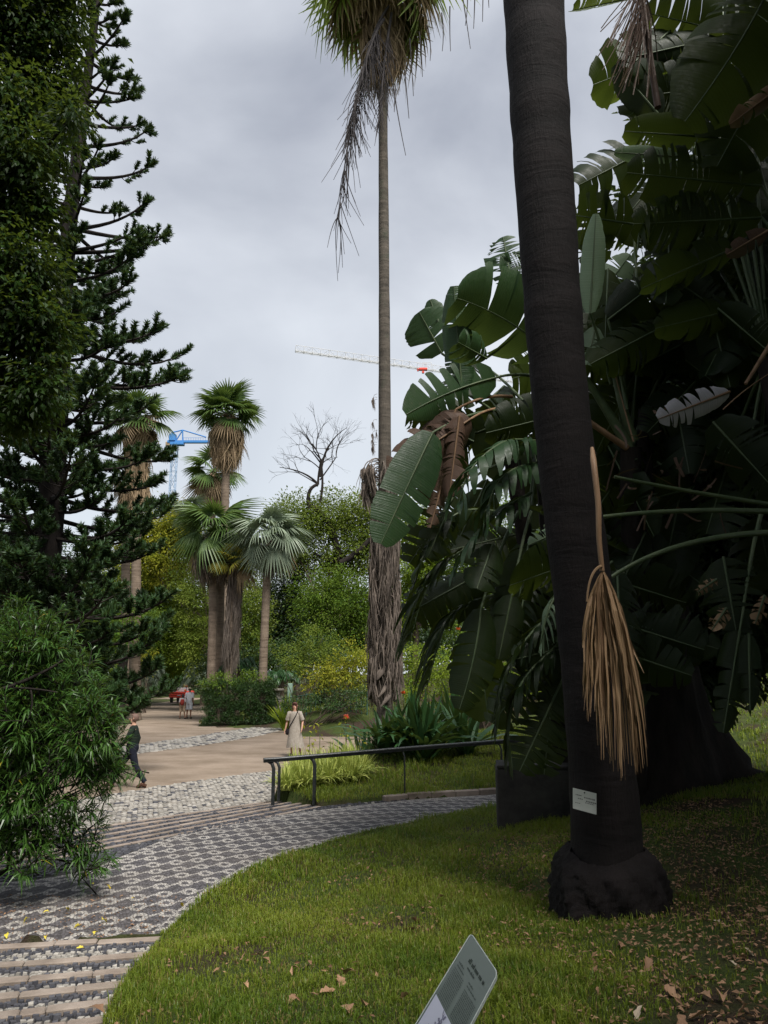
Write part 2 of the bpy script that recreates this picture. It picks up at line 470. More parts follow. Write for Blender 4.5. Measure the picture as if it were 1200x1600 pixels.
A0, A1 = far_lines[0]
plaza_poly = np.array([A0[:2] + (A0[:2] - A1[:2]) * 0.6, A0[:2], A1[:2], (-1.7, 17.6), (-0.6, 19.5), (0.4, 21.2), (2.2, 23.5), (4.5, 27), (3.5, 33), (-1.0, 35.5), (-4.0, 38),
                       (-5.3, 41.5), (-9.4, 40.2), (-10.6, 47), (-15.8, 72), (-22, 105), (-28, 130), (-34, 130), (-27, 95), (-20.5, 62), (-15.2, 43), (-14.5, 36), (-17, 30), (-20, 18), (-16, 9)])
steps_poly = np.array([A0[:2], A1[:2], far_lines[5][1][:2], far_lines[5][0][:2]])
land_poly = np.vstack([near_edge[:, :2], far_edge[::-1, :2], [G(120, 1352, LAND)[:2], G(0, 1352, LAND)[:2], G(-120, 1370, LAND)[:2], near_lines[0][0][:2]]])
band_poly = np.vstack([far_edge[:, :2], [far_lines[5][1][:2], far_lines[5][0][:2], G(0, 1372, LAND)[:2], G(120, 1366, LAND)[:2]]])
near_poly = np.array([near_lines[0][0][:2], near_lines[0][1][:2]] + [l[1][:2] for l in near_lines[1:]] + [near_lines[-1][0][:2]])

ctrl = [P(950, 1425, 7), P(600, 1600, 4.2), P(600, 1450, 7.0), P(1200, 1600, 4.0), P(1000, 1250, 12), P(1190, 1210, 12), P(800, 1290, 11.9),
        P(1150, 1130, 20), P(1150, 1020, 32), P(600, 1176, 19.5), P(760, 1168, 19.5), P(900, 1150, 20), P(500, 1114, 37), P(575, 1116, 35), P(700, 1090, 32)]
ctrl += [p + np.array([0, 0, .03]) for p in near_edge[::6]]
ctrl += [p + np.array([0, 0, .07]) for p in far_edge[20::6]]
ctrl += [l[1] + np.array([0.05, 0, .02]) for l in near_lines[1:]]
ctrl += [np.array(p, float) for p in [(20, 40, 4.5), (30, 20, 3.2), (15, 12, 1.7), (12, 4, 1.3), (-5, 20, 0), (-8, 16, 0), (-10, 25, 0), (-3, 25, 0), (-6, 32, 0),
         (-12, 45, 0), (-16, 70, 0), (-20, 100, 0), (-1, 30, 0.0), (2, 30, 0.15), (-14, 10, .3), (-5.5, 10.5, .5), (-4.6, 8.8, .42), (-8, 8, .6), (-20, 40, .3), (-30, 60, .5), (0, 0, 1.1), (3, 0, 1.15), (-3, 1, 1.2),
         (0, -10, 1.2), (-12, 0, 1.0), (0, 60, 1.5), (10, 60, 5), (-6, 45, .2), (-4, 60, .6)]]
ctrl = np.array(ctrl)
def _tps(r): return np.where(r > 1e-9, r * r * np.log(r + 1e-12), 0)
_n = len(ctrl)
_K = _tps(np.linalg.norm(ctrl[:, None, :2] - ctrl[None, :, :2], axis=2)) + np.eye(_n) * 0.05
_Pm = np.hstack([np.ones((_n, 1)), ctrl[:, :2]])
_A = np.block([[_K, _Pm], [_Pm.T, np.zeros((3, 3))]])
_sol = np.linalg.solve(_A, np.concatenate([ctrl[:, 2], np.zeros(3)]))
def H(xy):
    xy = np.atleast_2d(xy).astype(float)[:, :2]
    out = np.empty(len(xy))
    for s in range(0, len(xy), 20000):
        q = xy[s:s + 20000]
        r = np.linalg.norm(q[:, None] - ctrl[None, :, :2], axis=2)
        out[s:s + 20000] = _tps(r) @ _sol[:_n] + _sol[_n] + q @ _sol[_n + 1:]
    d = np.hypot(xy[:, 0], xy[:, 1] - 20)
    w = np.clip((d - 45) / 60, 0, 1); w = w * w * (3 - 2 * w)
    out = np.clip(out, -0.6, 7)
    lump = 0.02 * np.sin(xy[:, 0] * 2.1 + 1) * np.sin(xy[:, 1] * 1.7) + 0.012 * np.sin(xy[:, 0] * 5.3) * np.sin(xy[:, 1] * 4.1 + 2)
    return out * (1 - w) + 1.5 * w + lump * (1 - w)
def ground_z(x, y):
    q = np.array([[x, y]])
    if pip(q, plaza_poly)[0]: return 0.0
    return float(H(q)[0])

def axis(lo, fine0, fine1, hi, step, n_out):
    f = np.arange(fine0, fine1 + 1e-6, step)
    a = fine0 - (fine0 - lo) * (np.linspace(0, 1, n_out)[1:] ** 2.6)
    b = fine1 + (hi - fine1) * (np.linspace(0, 1, n_out)[1:] ** 2.6)
    return np.concatenate([a[::-1], f, b])
gx = axis(-900, -6.5, 7.0, 900, 0.11, 42)
gy = axis(-900, 3.0, 23.0, 1500, 0.11, 48)
X, Y_ = np.meshgrid(gx, gy, indexing='ij')
gp = np.stack([X.ravel(), Y_.ravel()], 1)
gz = H(gp)
def sink(poly, z, d=0.07):
    ins = pip(gp, poly)
    gz[ins] = np.minimum(gz[ins], z - d)
sink(plaza_poly, 0.0); sink(steps_poly, 0.0, .12); sink(land_poly, LAND, .08); sink(band_poly, LAND, .1)
ins = pip(gp, near_poly)
gz[ins] = np.minimum(gz[ins], LAND - .05)
mb = MB()
nx, ny = len(gx), len(gy)
i, j = np.meshgrid(np.arange(nx - 1), np.arange(ny - 1), indexing='ij')
F = np.stack([i * ny + j, (i + 1) * ny + j, (i + 1) * ny + j + 1, i * ny + j + 1], -1).reshape(-1, 4)
mb.add(np.column_stack([gp, gz]), F)

def soilmat():
    m, t, out = newmat('lawn_soil')
    pos = mnode(t, 'ShaderNodeNewGeometry').outputs['Position']
    n1 = noise(t, 0.9, 5, 0.6, pos); n2 = noise(t, 7, 5, 0.7, pos); n3 = noise(t, 60, 4, 0.7, pos)
    g = mixc(t, ramp(t, n2, 0.3, 0.7), (0.03, 0.05, 0.012), (0.07, 0.085, 0.025))
    s = mixc(t, ramp(t, n3, 0.3, 0.7), (0.022, 0.016, 0.012), (0.07, 0.05, 0.035))
    col = mixc(t, ramp(t, n1, 0.45, 0.6), g, s)
    p = mnode(t, 'ShaderNodeBsdfPrincipled', {'Base Color': col, 'Roughness': 0.95, 'Specular IOR Level': 0.1})
    t.links.new(bump(t, math_(t, 'ADD', n2, n3), 0.8, 0.04), p.inputs['Normal'])
    t.links.new(p.outputs[0], out.inputs['Surface'])
    return m
M['soil'] = soilmat()
tag(mb.build('ground', M['soil']), kind='structure')

# ------------------------------------------------------------------ sandy square and avenue
def sandmat():
    m, t, out = newmat('sand')
    pos = mnode(t, 'ShaderNodeNewGeometry').outputs['Position']
    st = mnode(t, 'ShaderNodeMapping', {'Vector': pos, 'Scale': (0.8, 1.1, 1), 'Rotation': (0, 0, math.radians(20))}).outputs[0]
    n1 = noise(t, 0.7, 5, 0.6, st); n2 = noise(t, 9, 5, 0.65, pos); n3 = noise(t, 90, 3, 0.6, pos)
    col = mixc(t, ramp(t, n1, 0.35, 0.68), (0.16, 0.124, 0.092), (0.275, 0.22, 0.172))
    col = mixc(t, math_(t, 'MULTIPLY', ramp(t, n2, 0.52, 0.75), 0.45), col, (0.14, 0.095, 0.068))
    col = mixc(t, math_(t, 'MULTIPLY', ramp(t, n3, 0.55, 0.8), 0.5), col, (0.38, 0.32, 0.25))
    p = mnode(t, 'ShaderNodeBsdfPrincipled', {'Base Color': col, 'Roughness': 0.95, 'Specular IOR Level': 0.1})
    t.links.new(bump(t, math_(t, 'ADD', n2, n3), 0.6, 0.02), p.inputs['Normal'])
    t.links.new(p.outputs[0], out.inputs['Surface'])
    return m
M['sand'] = sandmat()
def sheet(name, poly, z, mat):
    from mathutils.geometry import tessellate_polygon
    V = [Vector((p[0], p[1], z)) for p in poly]
    T = tessellate_polygon([V])
    m_ = MB(); m_.add([tuple(v) for v in V], [tuple(f) for f in T])
    me = m_.build(name, mat, smooth=False)
    bm_fix(me)
    return tag(me, kind='structure')
def bm_fix(o):
    import bmesh
    b = bmesh.new(); b.from_mesh(o.data)
    for f in b.faces:
        if f.normal.z < 0: f.normal_flip()
    b.to_mesh(o.data); b.free()
sheet('sandy_square', plaza_poly, 0.0, M['sand'])

# ------------------------------------------------------------------ cobble fields as real stones
def cobbles(mb_, poly, z, size, pick, gap=0.14, jit=0.22, hvar=0.006, ang=0.3, zfun=None, hgt=0.03):
    poly = np.asarray(poly)[:, :2]
    c0 = poly.mean(0)
    ca, sa = math.cos(ang), math.sin(ang)
    R = np.array([[ca, -sa], [sa, ca]])
    loc = (poly - c0) @ R
    lo, hi = loc.min(0), loc.max(0)
    xs = np.arange(lo[0], hi[0], size); ys = np.arange(lo[1], hi[1], size)
    GX, GY = np.meshgrid(xs, ys, indexing='ij')
    GX = GX + (np.arange(len(ys))[None, :] % 2) * size * 0.5
    q = np.stack([GX.ravel(), GY.ravel()], 1) + rng.normal(0, jit * size * 0.4, (GX.size, 2))
    w = q @ R.T + c0
    w = w[pip(w, poly)]
    n = len(w)
    if n == 0: return w
    hs = size * (0.5 - gap / 2) * rng.uniform(0.85, 1.1, (n, 1))
    base = np.array([[-1, -1], [1, -1], [1, 1], [-1, 1]], float)
    corner = base[None] * hs[:, None] + rng.normal(0, size * 0.06, (n, 4, 2))
    a = rng.normal(0, 0.18, n) + ang
    rot = np.stack([np.stack([np.cos(a), -np.sin(a)], 1), np.stack([np.sin(a), np.cos(a)], 1)], 1)
    corner = np.einsum('nij,nkj->nki', rot, corner)
    zz = (z if zfun is None else zfun(w)) + rng.normal(0, hvar, n)
    bot = np.concatenate([w[:, None] + corner, (zz[:, None, None] - hgt) * np.ones((n, 4, 1))], 2)
    top = np.concatenate([w[:, None] + corner * 0.82, zz[:, None, None] + rng.normal(0, hvar * 0.5, (n, 4, 1))], 2)
    V = np.concatenate([bot, top], 1).reshape(-1, 3)
    f = np.array([[4, 5, 6, 7], [0, 1, 5, 4], [1, 2, 6, 5], [2, 3, 7, 6], [3, 0, 4, 7]])
    F_ = (np.arange(n)[:, None, None] * 8 + f[None]).reshape(-1, 4)
    mats = np.repeat(pick(w), 5)
    mb_.add(V, F_, mats, np.repeat(rng.uniform(0, 1, n), 8))
    return w
CM = [M['cobble_white'], M['cobble_dark']]

# pale cobbled strip between the flight and the sand
strip_a = np.array([A0[:2], A1[:2], G(432, 1204, 0)[:2], G(300, 1222, 0)[:2], G(170, 1242, 0)[:2], G(60, 1262, 0)[:2], (A0 + (A0 - A1) * 0.35)[:2]])
strip_b = np.array([G(130, 1190, 0)[:2], G(215, 1178, 0)[:2], G(300, 1167, 0)[:2], G(395, 1152, 0)[:2], G(437, 1142, 0)[:2], G(445, 1134, 0)[:2], G(400, 1136, 0)[:2], G(310, 1150, 0)[:2], G(215, 1164, 0)[:2], G(130, 1176, 0)[:2]])
M['strip_bed'] = surf('strip_bed', (0.10, 0.085, 0.07), (0.18, 0.15, 0.12), 0.95, 0.1, 20)
for poly, sz in ((strip_a, 0.105), (strip_b, 0.17)):
    st_ = sheet('cobbled_strip', poly, 0.004, M['strip_bed'])
    m_ = MB()
    cobbles(m_, poly, 0.022, sz, lambda w: (rng.uniform(0, 1, len(w)) < 0.14).astype(int), ang=0.75)
    m_.build('cobbles', CM, st_, smooth=False, kind='stuff')

# ------------------------------------------------------------------ far flight (broad shallow treads of pale edging and dark cobbles)
far_steps = tag(thing('far_steps', None, None, (A1[0], A1[1], 0)), kind='structure')
m_ = MB(); m_c = MB()
for k in range(6):
    a, b = far_lines[k]
    z = 0.03 + 0.034 * k
    nrm = np.array([b[1] - a[1], -(b[0] - a[0]), 0]); nrm /= np.linalg.norm(nrm)
    if nrm[1] > 0: nrm = -nrm                              # towards the viewer
    if k < 5:
        a2, b2 = far_lines[k + 1]
    else:
        a2, b2 = a + nrm * 1.0, b + nrm * 0.3
    top = np.array([[*a[:2], z - .03], [*b[:2], z - .03], [*b2[:2], z - .03], [*a2[:2], z - .03]])
    low = top.copy(); low[:, 2] = -0.15
    m_.add(np.vstack([low, top]), [(4, 5, 6, 7), (0, 1, 5, 4), (1, 2, 6, 5), (2, 3, 7, 6), (3, 0, 4, 7)])
    wdt = 0.085
    n_st = 8
    if k < 5:
        tw = [(a + nrm * .088)[:2], (b + nrm * .088)[:2], (b2 - nrm * .01)[:2], (a2 - nrm * .01)[:2]]
        cobbles(m_c, np.array(tw), z, 0.085, lambda w: np.ones(len(w), int), ang=math.atan2(b[1] - a[1], b[0] - a[0]))
    cuts = np.linspace(0, 1, n_st + 1); cuts[1:-1] += rng.normal(0, .02, n_st - 1)
    for q in range(n_st):
        p0 = a + (b - a) * (cuts[q] + .0015); p1 = a + (b - a) * (cuts[q + 1] - .0015)
        c = (p0 + p1) / 2 + nrm * wdt / 2
        s_ = MB()
        s_.box((c[0], c[1], z - 0.04 + rng.normal(0, .004)), (np.linalg.norm(p1 - p0), wdt * rng.uniform(.93, 1.05), 0.1), 0, math.atan2(b[1] - a[1], b[0] - a[0]) + rng.normal(0, .003), 0.006)
        s_.build('edging_stone', M['nosing'], far_steps, smooth=False)
m_.build('step_bed', M['stone_dark'], far_steps, smooth=False)
m_c.build('tread_cobbles', CM, far_steps, smooth=False, kind='stuff')

# ------------------------------------------------------------------ patterned landing
def patternmat():
    m, t, out = newmat('patterned_paving')
    uv = mnode(t, 'ShaderNodeUVMap', uv_map='paving').outputs[0]
    vo = mnode(t, 'ShaderNodeTexVoronoi', {'Vector': uv, 'Scale': 30.0, 'Randomness': 0.75}, voronoi_dimensions='2D')
    ve = mnode(t, 'ShaderNodeTexVoronoi', {'Vector': uv, 'Scale': 30.0, 'Randomness': 0.75}, voronoi_dimensions='2D', feature='DISTANCE_TO_EDGE')
    mixv = t.nodes.new('ShaderNodeMix'); mixv.data_type = 'VECTOR'
    mixv.inputs[0].default_value = 0.35
    t.links.new(uv, mixv.inputs[4]); t.links.new(vo.outputs['Position'], mixv.inputs[5])
    wob = mnode(t, 'ShaderNodeTexNoise', {'Vector': uv, 'Scale': 1.3, 'Detail': 2})
    wv = mnode(t, 'ShaderNodeVectorMath', {0: wob.outputs['Color'], 1: (0.5, 0.5, 0.5)}, operation='SUBTRACT')
    wv2 = mnode(t, 'ShaderNodeVectorMath', {0: wv.outputs[0], 'Scale': 0.12}, operation='SCALE')
    wv3 = mnode(t, 'ShaderNodeVectorMath', {0: mixv.outputs[1], 1: wv2.outputs[0]}, operation='ADD')
    sep = mnode(t, 'ShaderNodeSeparateXYZ', {0: wv3.outputs[0]})
    U, V = sep.outputs[0], sep.outputs[1]
    pu, pv = 0.29, 0.36
    du = math_(t, 'MULTIPLY', math_(t, 'SUBTRACT', math_(t, 'FRACT', math_(t, 'DIVIDE', U, pu)), 0.5), pu)
    dv = math_(t, 'MULTIPLY', math_(t, 'SUBTRACT', math_(t, 'FRACT', math_(t, 'DIVIDE', V, pv)), 0.5), pv)
    eu, ev = math_(t, 'DIVIDE', du, 0.092), math_(t, 'DIVIDE', dv, 0.14)
    e = math_(t, 'SQRT', math_(t, 'ADD', math_(t, 'MULTIPLY', eu, eu), math_(t, 'MULTIPLY', ev, ev)))
    ring = math_(t, 'MULTIPLY', math_(t, 'GREATER_THAN', e, 0.42), math_(t, 'LESS_THAN', e, 1.0))
    wave = math_(t, 'MULTIPLY', math_(t, 'SINE', math_(t, 'MULTIPLY', du, 2 * math.pi / pu)), 0.03)
    bar = math_(t, 'MULTIPLY', math_(t, 'LESS_THAN', math_(t, 'ABSOLUTE', math_(t, 'ADD', dv, wave)), 0.03), math_(t, 'GREATER_THAN', e, 0.98))
    ed = mnode(t, 'ShaderNodeAttribute', attribute_name='edge').outputs['Fac']
    edw = math_(t, 'ADD', ed, math_(t, 'MULTIPLY', math_(t, 'SUBTRACT', mnode(t, 'ShaderNodeSeparateColor', {0: vo.outputs['Color']}).outputs[0], .5), 0.05))
    b1 = math_(t, 'LESS_THAN', math_(t, 'ABSOLUTE', math_(t, 'SUBTRACT', edw, 0.05)), 0.035)
    b2 = math_(t, 'LESS_THAN', math_(t, 'ABSOLUTE', math_(t, 'SUBTRACT', edw, 0.235)), 0.035)
    rope = math_(t, 'MULTIPLY', math_(t, 'LESS_THAN', math_(t, 'ABSOLUTE', math_(t, 'SUBTRACT', edw, 0.145)), 0.07),
                 math_(t, 'GREATER_THAN', math_(t, 'SINE', math_(t, 'MULTIPLY', math_(t, 'ADD', U, V), 22.0)), 0.1))
    border = math_(t, 'MAXIMUM', math_(t, 'MAXIMUM', b1, b2), rope)
    inner = math_(t, 'GREATER_THAN', edw, 0.29)
    pat = math_(t, 'MAXIMUM', math_(t, 'MULTIPLY', math_(t, 'MAXIMUM', ring, bar), inner), border)
    wear = mnode(t, 'ShaderNodeTexNoise', {'Vector': uv, 'Scale': 0.8, 'Detail': 5, 'Roughness': 0.65}).outputs['Fac']
    sc = mnode(t, 'ShaderNodeSeparateColor', {0: vo.outputs['Color']})
    white = mixc(t, sc.outputs[1], (0.24, 0.225, 0.21), (0.46, 0.435, 0.40))
    dark = mixc(t, sc.outputs[1], (0.035, 0.033, 0.038), (0.12, 0.113, 0.122))
    col = mixc(t, pat, dark, white)
    col = mixc(t, math_(t, 'MULTIPLY', ramp(t, wear, 0.45, 0.75), 0.35), col, (0.16, 0.13, 0.10))
    joint = math_(t, 'LESS_THAN', ve.outputs['Distance'], 0.07)
    col = mixc(t, joint, col, (0.055, 0.05, 0.045))
    p = mnode(t, 'ShaderNodeBsdfPrincipled', {'Base Color': col, 'Roughness': 0.75, 'Specular IOR Level': 0.3})
    hh = math_(t, 'MINIMUM', ve.outputs['Distance'], 0.25)
    t.links.new(bump(t, hh, 0.9, 0.03), p.inputs['Normal'])
    t.links.new(p.outputs[0], out.inputs['Surface'])
    return m
M['pattern'] = patternmat()
def landing():
    na = np.vstack([resample([near_lines[0][0], near_lines[0][1]], 24)[:-1], near_edge])
    left_far = resample([G(-60, 1382, LAND), G(60, 1374, LAND), G(140, 1358, LAND), far_edge[0]], 24)[:-1]
    fa = np.vstack([left_far, far_edge])
    na[:, 2] = LAND + .004; fa[:, 2] = LAND + .004
    nv = 22
    t = np.linspace(0, 1, nv)
    t = np.concatenate([[0, .05, .1], np.linspace(.15, .85, 16), [.9, .95, 1]])
    nv = len(t)
    V = na[:, None] * (1 - t)[None, :, None] + fa[:, None] * t[None, :, None]
    n = len(na)
    wd = np.linalg.norm(fa - na, axis=1)
    edge = np.minimum(t[None] * wd[:, None], (1 - t)[None] * wd[:, None])
    edge[:24] = np.maximum(edge[:24], 0.0)
    i, j = np.meshgrid(np.arange(n - 1), np.arange(nv - 1), indexing='ij')
    F = np.stack([i * nv + j, (i + 1) * nv + j, (i + 1) * nv + j + 1, i * nv + j + 1], -1).reshape(-1, 4)
    m_ = MB(); m_.add(V.reshape(-1, 3), F)
    o = m_.build('patterned_landing', M['pattern'])
    me = o.data
    at = me.attributes.new('edge', 'FLOAT', 'POINT')
    # along the near flight there is no border on the viewer's side
    e = edge.copy()
    e[:22] = np.maximum((1 - t)[None] * wd[:22, None], 0)
    at.data.foreach_set('value', e.ravel().astype(np.float32))
    uvl = me.uv_layers.new(name='paving')
    ca, sa = math.cos(math.radians(21)), math.sin(math.radians(21))
    co = np.array([v.co[:] for v in me.vertices])
    uvs = np.stack([co[:, 0] * ca + co[:, 1] * sa, -co[:, 0] * sa + co[:, 1] * ca], 1)
    uvs[:, 1] += .045 * (uvs[:, 0] - 2.0) ** 2
    li = np.empty(len(me.loops), np.int32); me.loops.foreach_get('vertex_index', li)
    uvl.data.foreach_set('uv', uvs[li].astype(np.float32).ravel())
    bm_fix(o)
    return tag(o, kind='structure')
landing()
dark_band = sheet('dark_cobble_band', np.vstack([far_edge[:34, :2], [far_lines[5][1][:2] + np.array([.9, .55])], [far_lines[5][1][:2], far_lines[5][0][:2], G(-60, 1383, LAND)[:2], G(60, 1375, LAND)[:2], G(140, 1359, LAND)[:2]]]), LAND, M['stone_dark'])
m_ = MB()
bp = np.vstack([far_edge[1:34, :2], [far_lines[5][1][:2] + np.array([.9, .5])], [(far_lines[5][1] + (0.05, -.1, 0))[:2], (far_lines[5][0] + (0.1, -.2, 0))[:2], G(60, 1372, LAND)[:2], G(140, 1356, LAND)[:2]]])
cobbles(m_, bp, LAND + .015, 0.07, lambda w: (rng.uniform(0, 1, len(w)) > 0.03).astype(int), ang=.5)
m_.build('band_cobbles', CM, dark_band, smooth=False, kind='stuff')

# ------------------------------------------------------------------ near flight
near_steps = tag(thing('near_steps', None, None, (-2.4, 6.5, LAND)), kind='structure')
m_ = MB(); m_c = MB()
singles = []
for k in range(len(near_lines)):
    a, b = near_lines[k]
    z = LAND + 0.05 * (k + 1)
    nrm = np.array([0, -1.0, 0])
    a2, b2 = near_lines[k + 1] if k + 1 < len(near_lines) else (a + nrm * .6, b + nrm * .6)
    top = np.array([[*a[:2], z - .03], [*b[:2], z - .03], [*b2[:2], z - .03], [*a2[:2], z - .03]])
    low = top.copy(); low[:, 2] = -0.05
    m_.add(np.vstack([low, top]), [(4, 5, 6, 7), (0, 1, 5, 4), (1, 2, 6, 5), (2, 3, 7, 6), (3, 0, 4, 7)])
    ang = math.atan2(b[1] - a[1], b[0] - a[0])
    n_st = 3
    cuts = np.array([0, .37 + rng.normal(0, .05), .68 + rng.normal(0, .05), 1])
    for q in range(n_st):
        p0 = a + (b - a) * (cuts[q] + .002); p1 = a + (b - a) * (cuts[q + 1] - .002)
        c = (p0 + p1) / 2 + nrm * 0.055
        s_ = MB()
        s_.box((c[0], c[1], z - 0.055 + rng.normal(0, .004)), (np.linalg.norm(p1 - p0), 0.105 * rng.uniform(.92, 1.06), 0.13), 0, ang + rng.normal(0, .006), 0.008)
        s_.build('edging_stone', M['nosing'], near_steps, smooth=False)
    # dark row of cobbles behind the edging, pale rows after it
    q0 = lambda f: [((1 - f) * (a + nrm * .112) + f * (a2 - nrm * .005))[:2], ((1 - f) * (b + nrm * .112) + f * (b2 - nrm * .005))[:2]]
    lo, mid, hi = q0(0), q0(.33), q0(1)
    for pp, dk in (((lo[0], lo[1], mid[1], mid[0]), True), ((mid[0], mid[1], hi[1], hi[0]), False)):
        cobbles(m_c, np.array(pp), z - .004, 0.048, (lambda w, dk=dk: (rng.uniform(0, 1, len(w)) < (.95 if dk else .22)).astype(int)), ang=ang, hvar=.005)
m_.build('step_bed', M['stone_dark'], near_steps, smooth=False)
# split the nearest, largest cobbles into stones of their own
V = np.concatenate(m_c.v).reshape(-1, 8, 3); Q = np.concatenate(m_c.qm).reshape(-1, 5)[:, 0]; TN = np.concatenate(m_c.tint).reshape(-1, 8)[:, 0]
cen = V.mean(1)
vis = (cen[:, 0] > -0.5 * cen[:, 1] - .1) & (cen[:, 1] > 4.2)
order = np.argsort(np.where(vis, cen[:, 1], 99))
f5 = [(4, 5, 6, 7), (0, 1, 5, 4), (1, 2, 6, 5), (2, 3, 7, 6), (3, 0, 4, 7)]
solo = set(order[:270].tolist())
m_rest = MB()
for idx in range(len(V)):
    if idx in solo:
        s_ = MB(); s_.add(V[idx], f5, int(Q[idx]), TN[idx]); s_.build('cobble', CM, near_steps, smooth=False)
    else:
        m_rest.add(V[idx], f5, int(Q[idx]), TN[idx])
m_rest.build('tread_cobbles', CM, near_steps, smooth=False, kind='stuff')

# kerb along the lawn side of the flight and along the far bed
kerb = tag(thing('kerb', None, None, tuple(far_edge[30])), kind='structure')
fe = resample(far_edge[26:] + np.array([0, .09, 0]), 15)
for a, b in zip(fe[:-1], fe[1:]):
    c = (a + b) / 2; s_ = MB()
    s_.box((c[0], c[1], LAND + .03 + rng.normal(0, .008)), (np.linalg.norm(b - a) - .012, .14, .16), 0, math.atan2(b[1] - a[1], b[0] - a[0]) + rng.normal(0, .01), .018)
    s_.build('kerb_stone', M['nosing'], kerb, smooth=False)
# ================================================================== VEGETATION BUILDERS
def rand_dirs(n):
    return unit(rng.normal(0, 1, (n, 3)))
def leaf_cards(mb_, pos, d, nrm, length, width, mat=0, tint=0.5, fold=0.25):
    """small pointed leaves, folded along the midrib (two triangles each)"""
    n = len(pos)
    d = unit(d); s = unit(np.cross(d, nrm)); nn = np.cross(s, d)
    length = np.broadcast_to(np.asarray(length, float), (n,))[:, None]; width = np.broadcast_to(np.asarray(width, float), (n,))[:, None]
    mid = pos + d * length * 0.45
    V = np.stack([pos, mid - s * width / 2 + nn * width * fold, pos + d * length - nn * length * .12, mid + s * width / 2 + nn * width * fold], 1)
    F = np.arange(n)[:, None, None] * 4 + np.array([[0, 1, 2], [0, 2, 3]])[None]
    tint = np.broadcast_to(np.asarray(tint, float), (n,))
    mb_.add(V.reshape(-1, 3), F.reshape(-1, 3), mat, np.repeat(tint, 4))
def blob_leaves(mb_, c, r, n, leaf, mat=0, clump=0.28, per=22, shell=0.55, droop=0.25, tint_mid=0.5, gap=0.0, flat=1.0):
    """clumps of leaves spread through an uneven ellipsoid, more of them near its surface"""
    c, r = np.asarray(c, float), np.asarray(r, float)
    k = max(3, n // per)
    u = rand_dirs(k)
    rad = np.where(rng.uniform(0, 1, k) < 0.8, rng.uniform(shell, 1.02, k), rng.uniform(0.1, shell, k))
    f1 = rng.normal(0, 1, (3, 3)); ph = rng.uniform(0, 6, 3)
    wob = 1 + 0.16 * np.sin(u @ f1[0] * 2.6 + ph[0]) + 0.10 * np.sin(u @ f1[1] * 5 + ph[1])
    cc = c + u * (rad * wob)[:, None] * r
    ct = np.clip(rng.normal(tint_mid, 0.22, k), 0, 0.9)
    m = k * per
    base = np.repeat(cc, per, 0); ud = np.repeat(u, per, 0)
    cs = clump * np.repeat(rng.uniform(0.6, 1.4, k), per)
    off = rng.normal(0, 1, (m, 3)) * cs[:, None] * 0.55
    off[:, 2] *= 0.6 * flat
    d = unit(off + ud * cs[:, None] * 0.6 + rng.normal(0, .3, (m, 3)) * cs[:, None] + np.array([0, 0, -droop]) * cs[:, None])
    nrm = unit(np.array([0, 0, 1.0]) + ud * 0.7 + np.repeat(rng.normal(0, .3, (k, 3)), per, 0) + rng.normal(0, 0.3, (m, 3)))
    tint = np.clip(np.repeat(ct, per) + rng.normal(0, 0.07, m), 0, 0.92)
    ln = leaf * rng.uniform(0.7, 1.25, m)
    leaf_cards(mb_, base + off, d, nrm, ln, ln * rng.uniform(.42, .6, m), mat, tint)

def limb(mb_, a, b, r0, r1, bend=0.12, seg=7, mat=0, n=8, rough=0.05):
    a, b = np.asarray(a, float), np.asarray(b, float)
    L_ = np.linalg.norm(b - a)
    m1 = (a + b) / 2 + rng.normal(0, bend * L_, 3) * (1, 1, .5)
    pts = bez(a, m1, b, n)
    pts[1:-1] += rng.normal(0, L_ * .012, (n - 2, 3))
    mb_.tube(pts, np.linspace(r0, r1, n), seg, mat, True, rough=rough)
    return pts

def tree(name, label, Y, base_px, blobs, leaf, dens, lmat, bark='bark', group=None, cat='tree', trunk_r=0.22, per=40, clump=None, depth=0.9, shell=0.5, limbs=True, droop=.2, base_y=None, gap=0):
    """blobs: (px, py, rx px, ry px[, dY]) seen ellipses of foliage, set at distance Y with a depth of their own"""
    b = P(base_px, 1060, Y)
    b[2] = ground_z(b[0], b[1]) - 0.1
    root = thing(name, label, cat, b, group)
    mf = MB(); mt = MB()
    cs = []
    for q in blobs:
        dy = q[4] if len(q) > 4 else 0
        c = P(q[0], q[1], Y + dy); s = scale_at(c)
        r = np.array([q[2] * s, (q[2] + q[3]) / 2 * s * depth, q[3] * s])
        cs.append((c, r))
        n = int(dens * 2.7 * q[2] * q[3])
        blob_leaves(mf, c, r, n, leaf * .72, 0, clump or leaf * 2.1, per, shell, droop, tint_mid=rng.uniform(.4, .6))
    top = max(cs, key=lambda t: t[0][2])[0]
    ctr = np.mean([c for c, r in cs], 0)
    fork = np.array([b[0] * .6 + ctr[0] * .4, b[1], b[2] + (ctr[2] - b[2]) * 0.55])
    pts = limb(mt, b, fork, trunk_r, trunk_r * .7, .05, 9)
    if limbs:
        for c, r in cs:
            p = limb(mt, pts[-1 - rng.integers(0, 3)], c - np.array([0, 0, r[2] * .2]), trunk_r * .5, trunk_r * .12, .12, 6)
            for _ in range(4):
                limb(mt, p[rng.integers(3, 7)], c + rand_dirs(1)[0] * r * .8, trunk_r * .14, trunk_r * .03, .15, 5, n=6)
    mt.build('trunk', M[bark], root)
    mf.build('crown', M[lmat], root, smooth=False, kind='stuff')
    return root

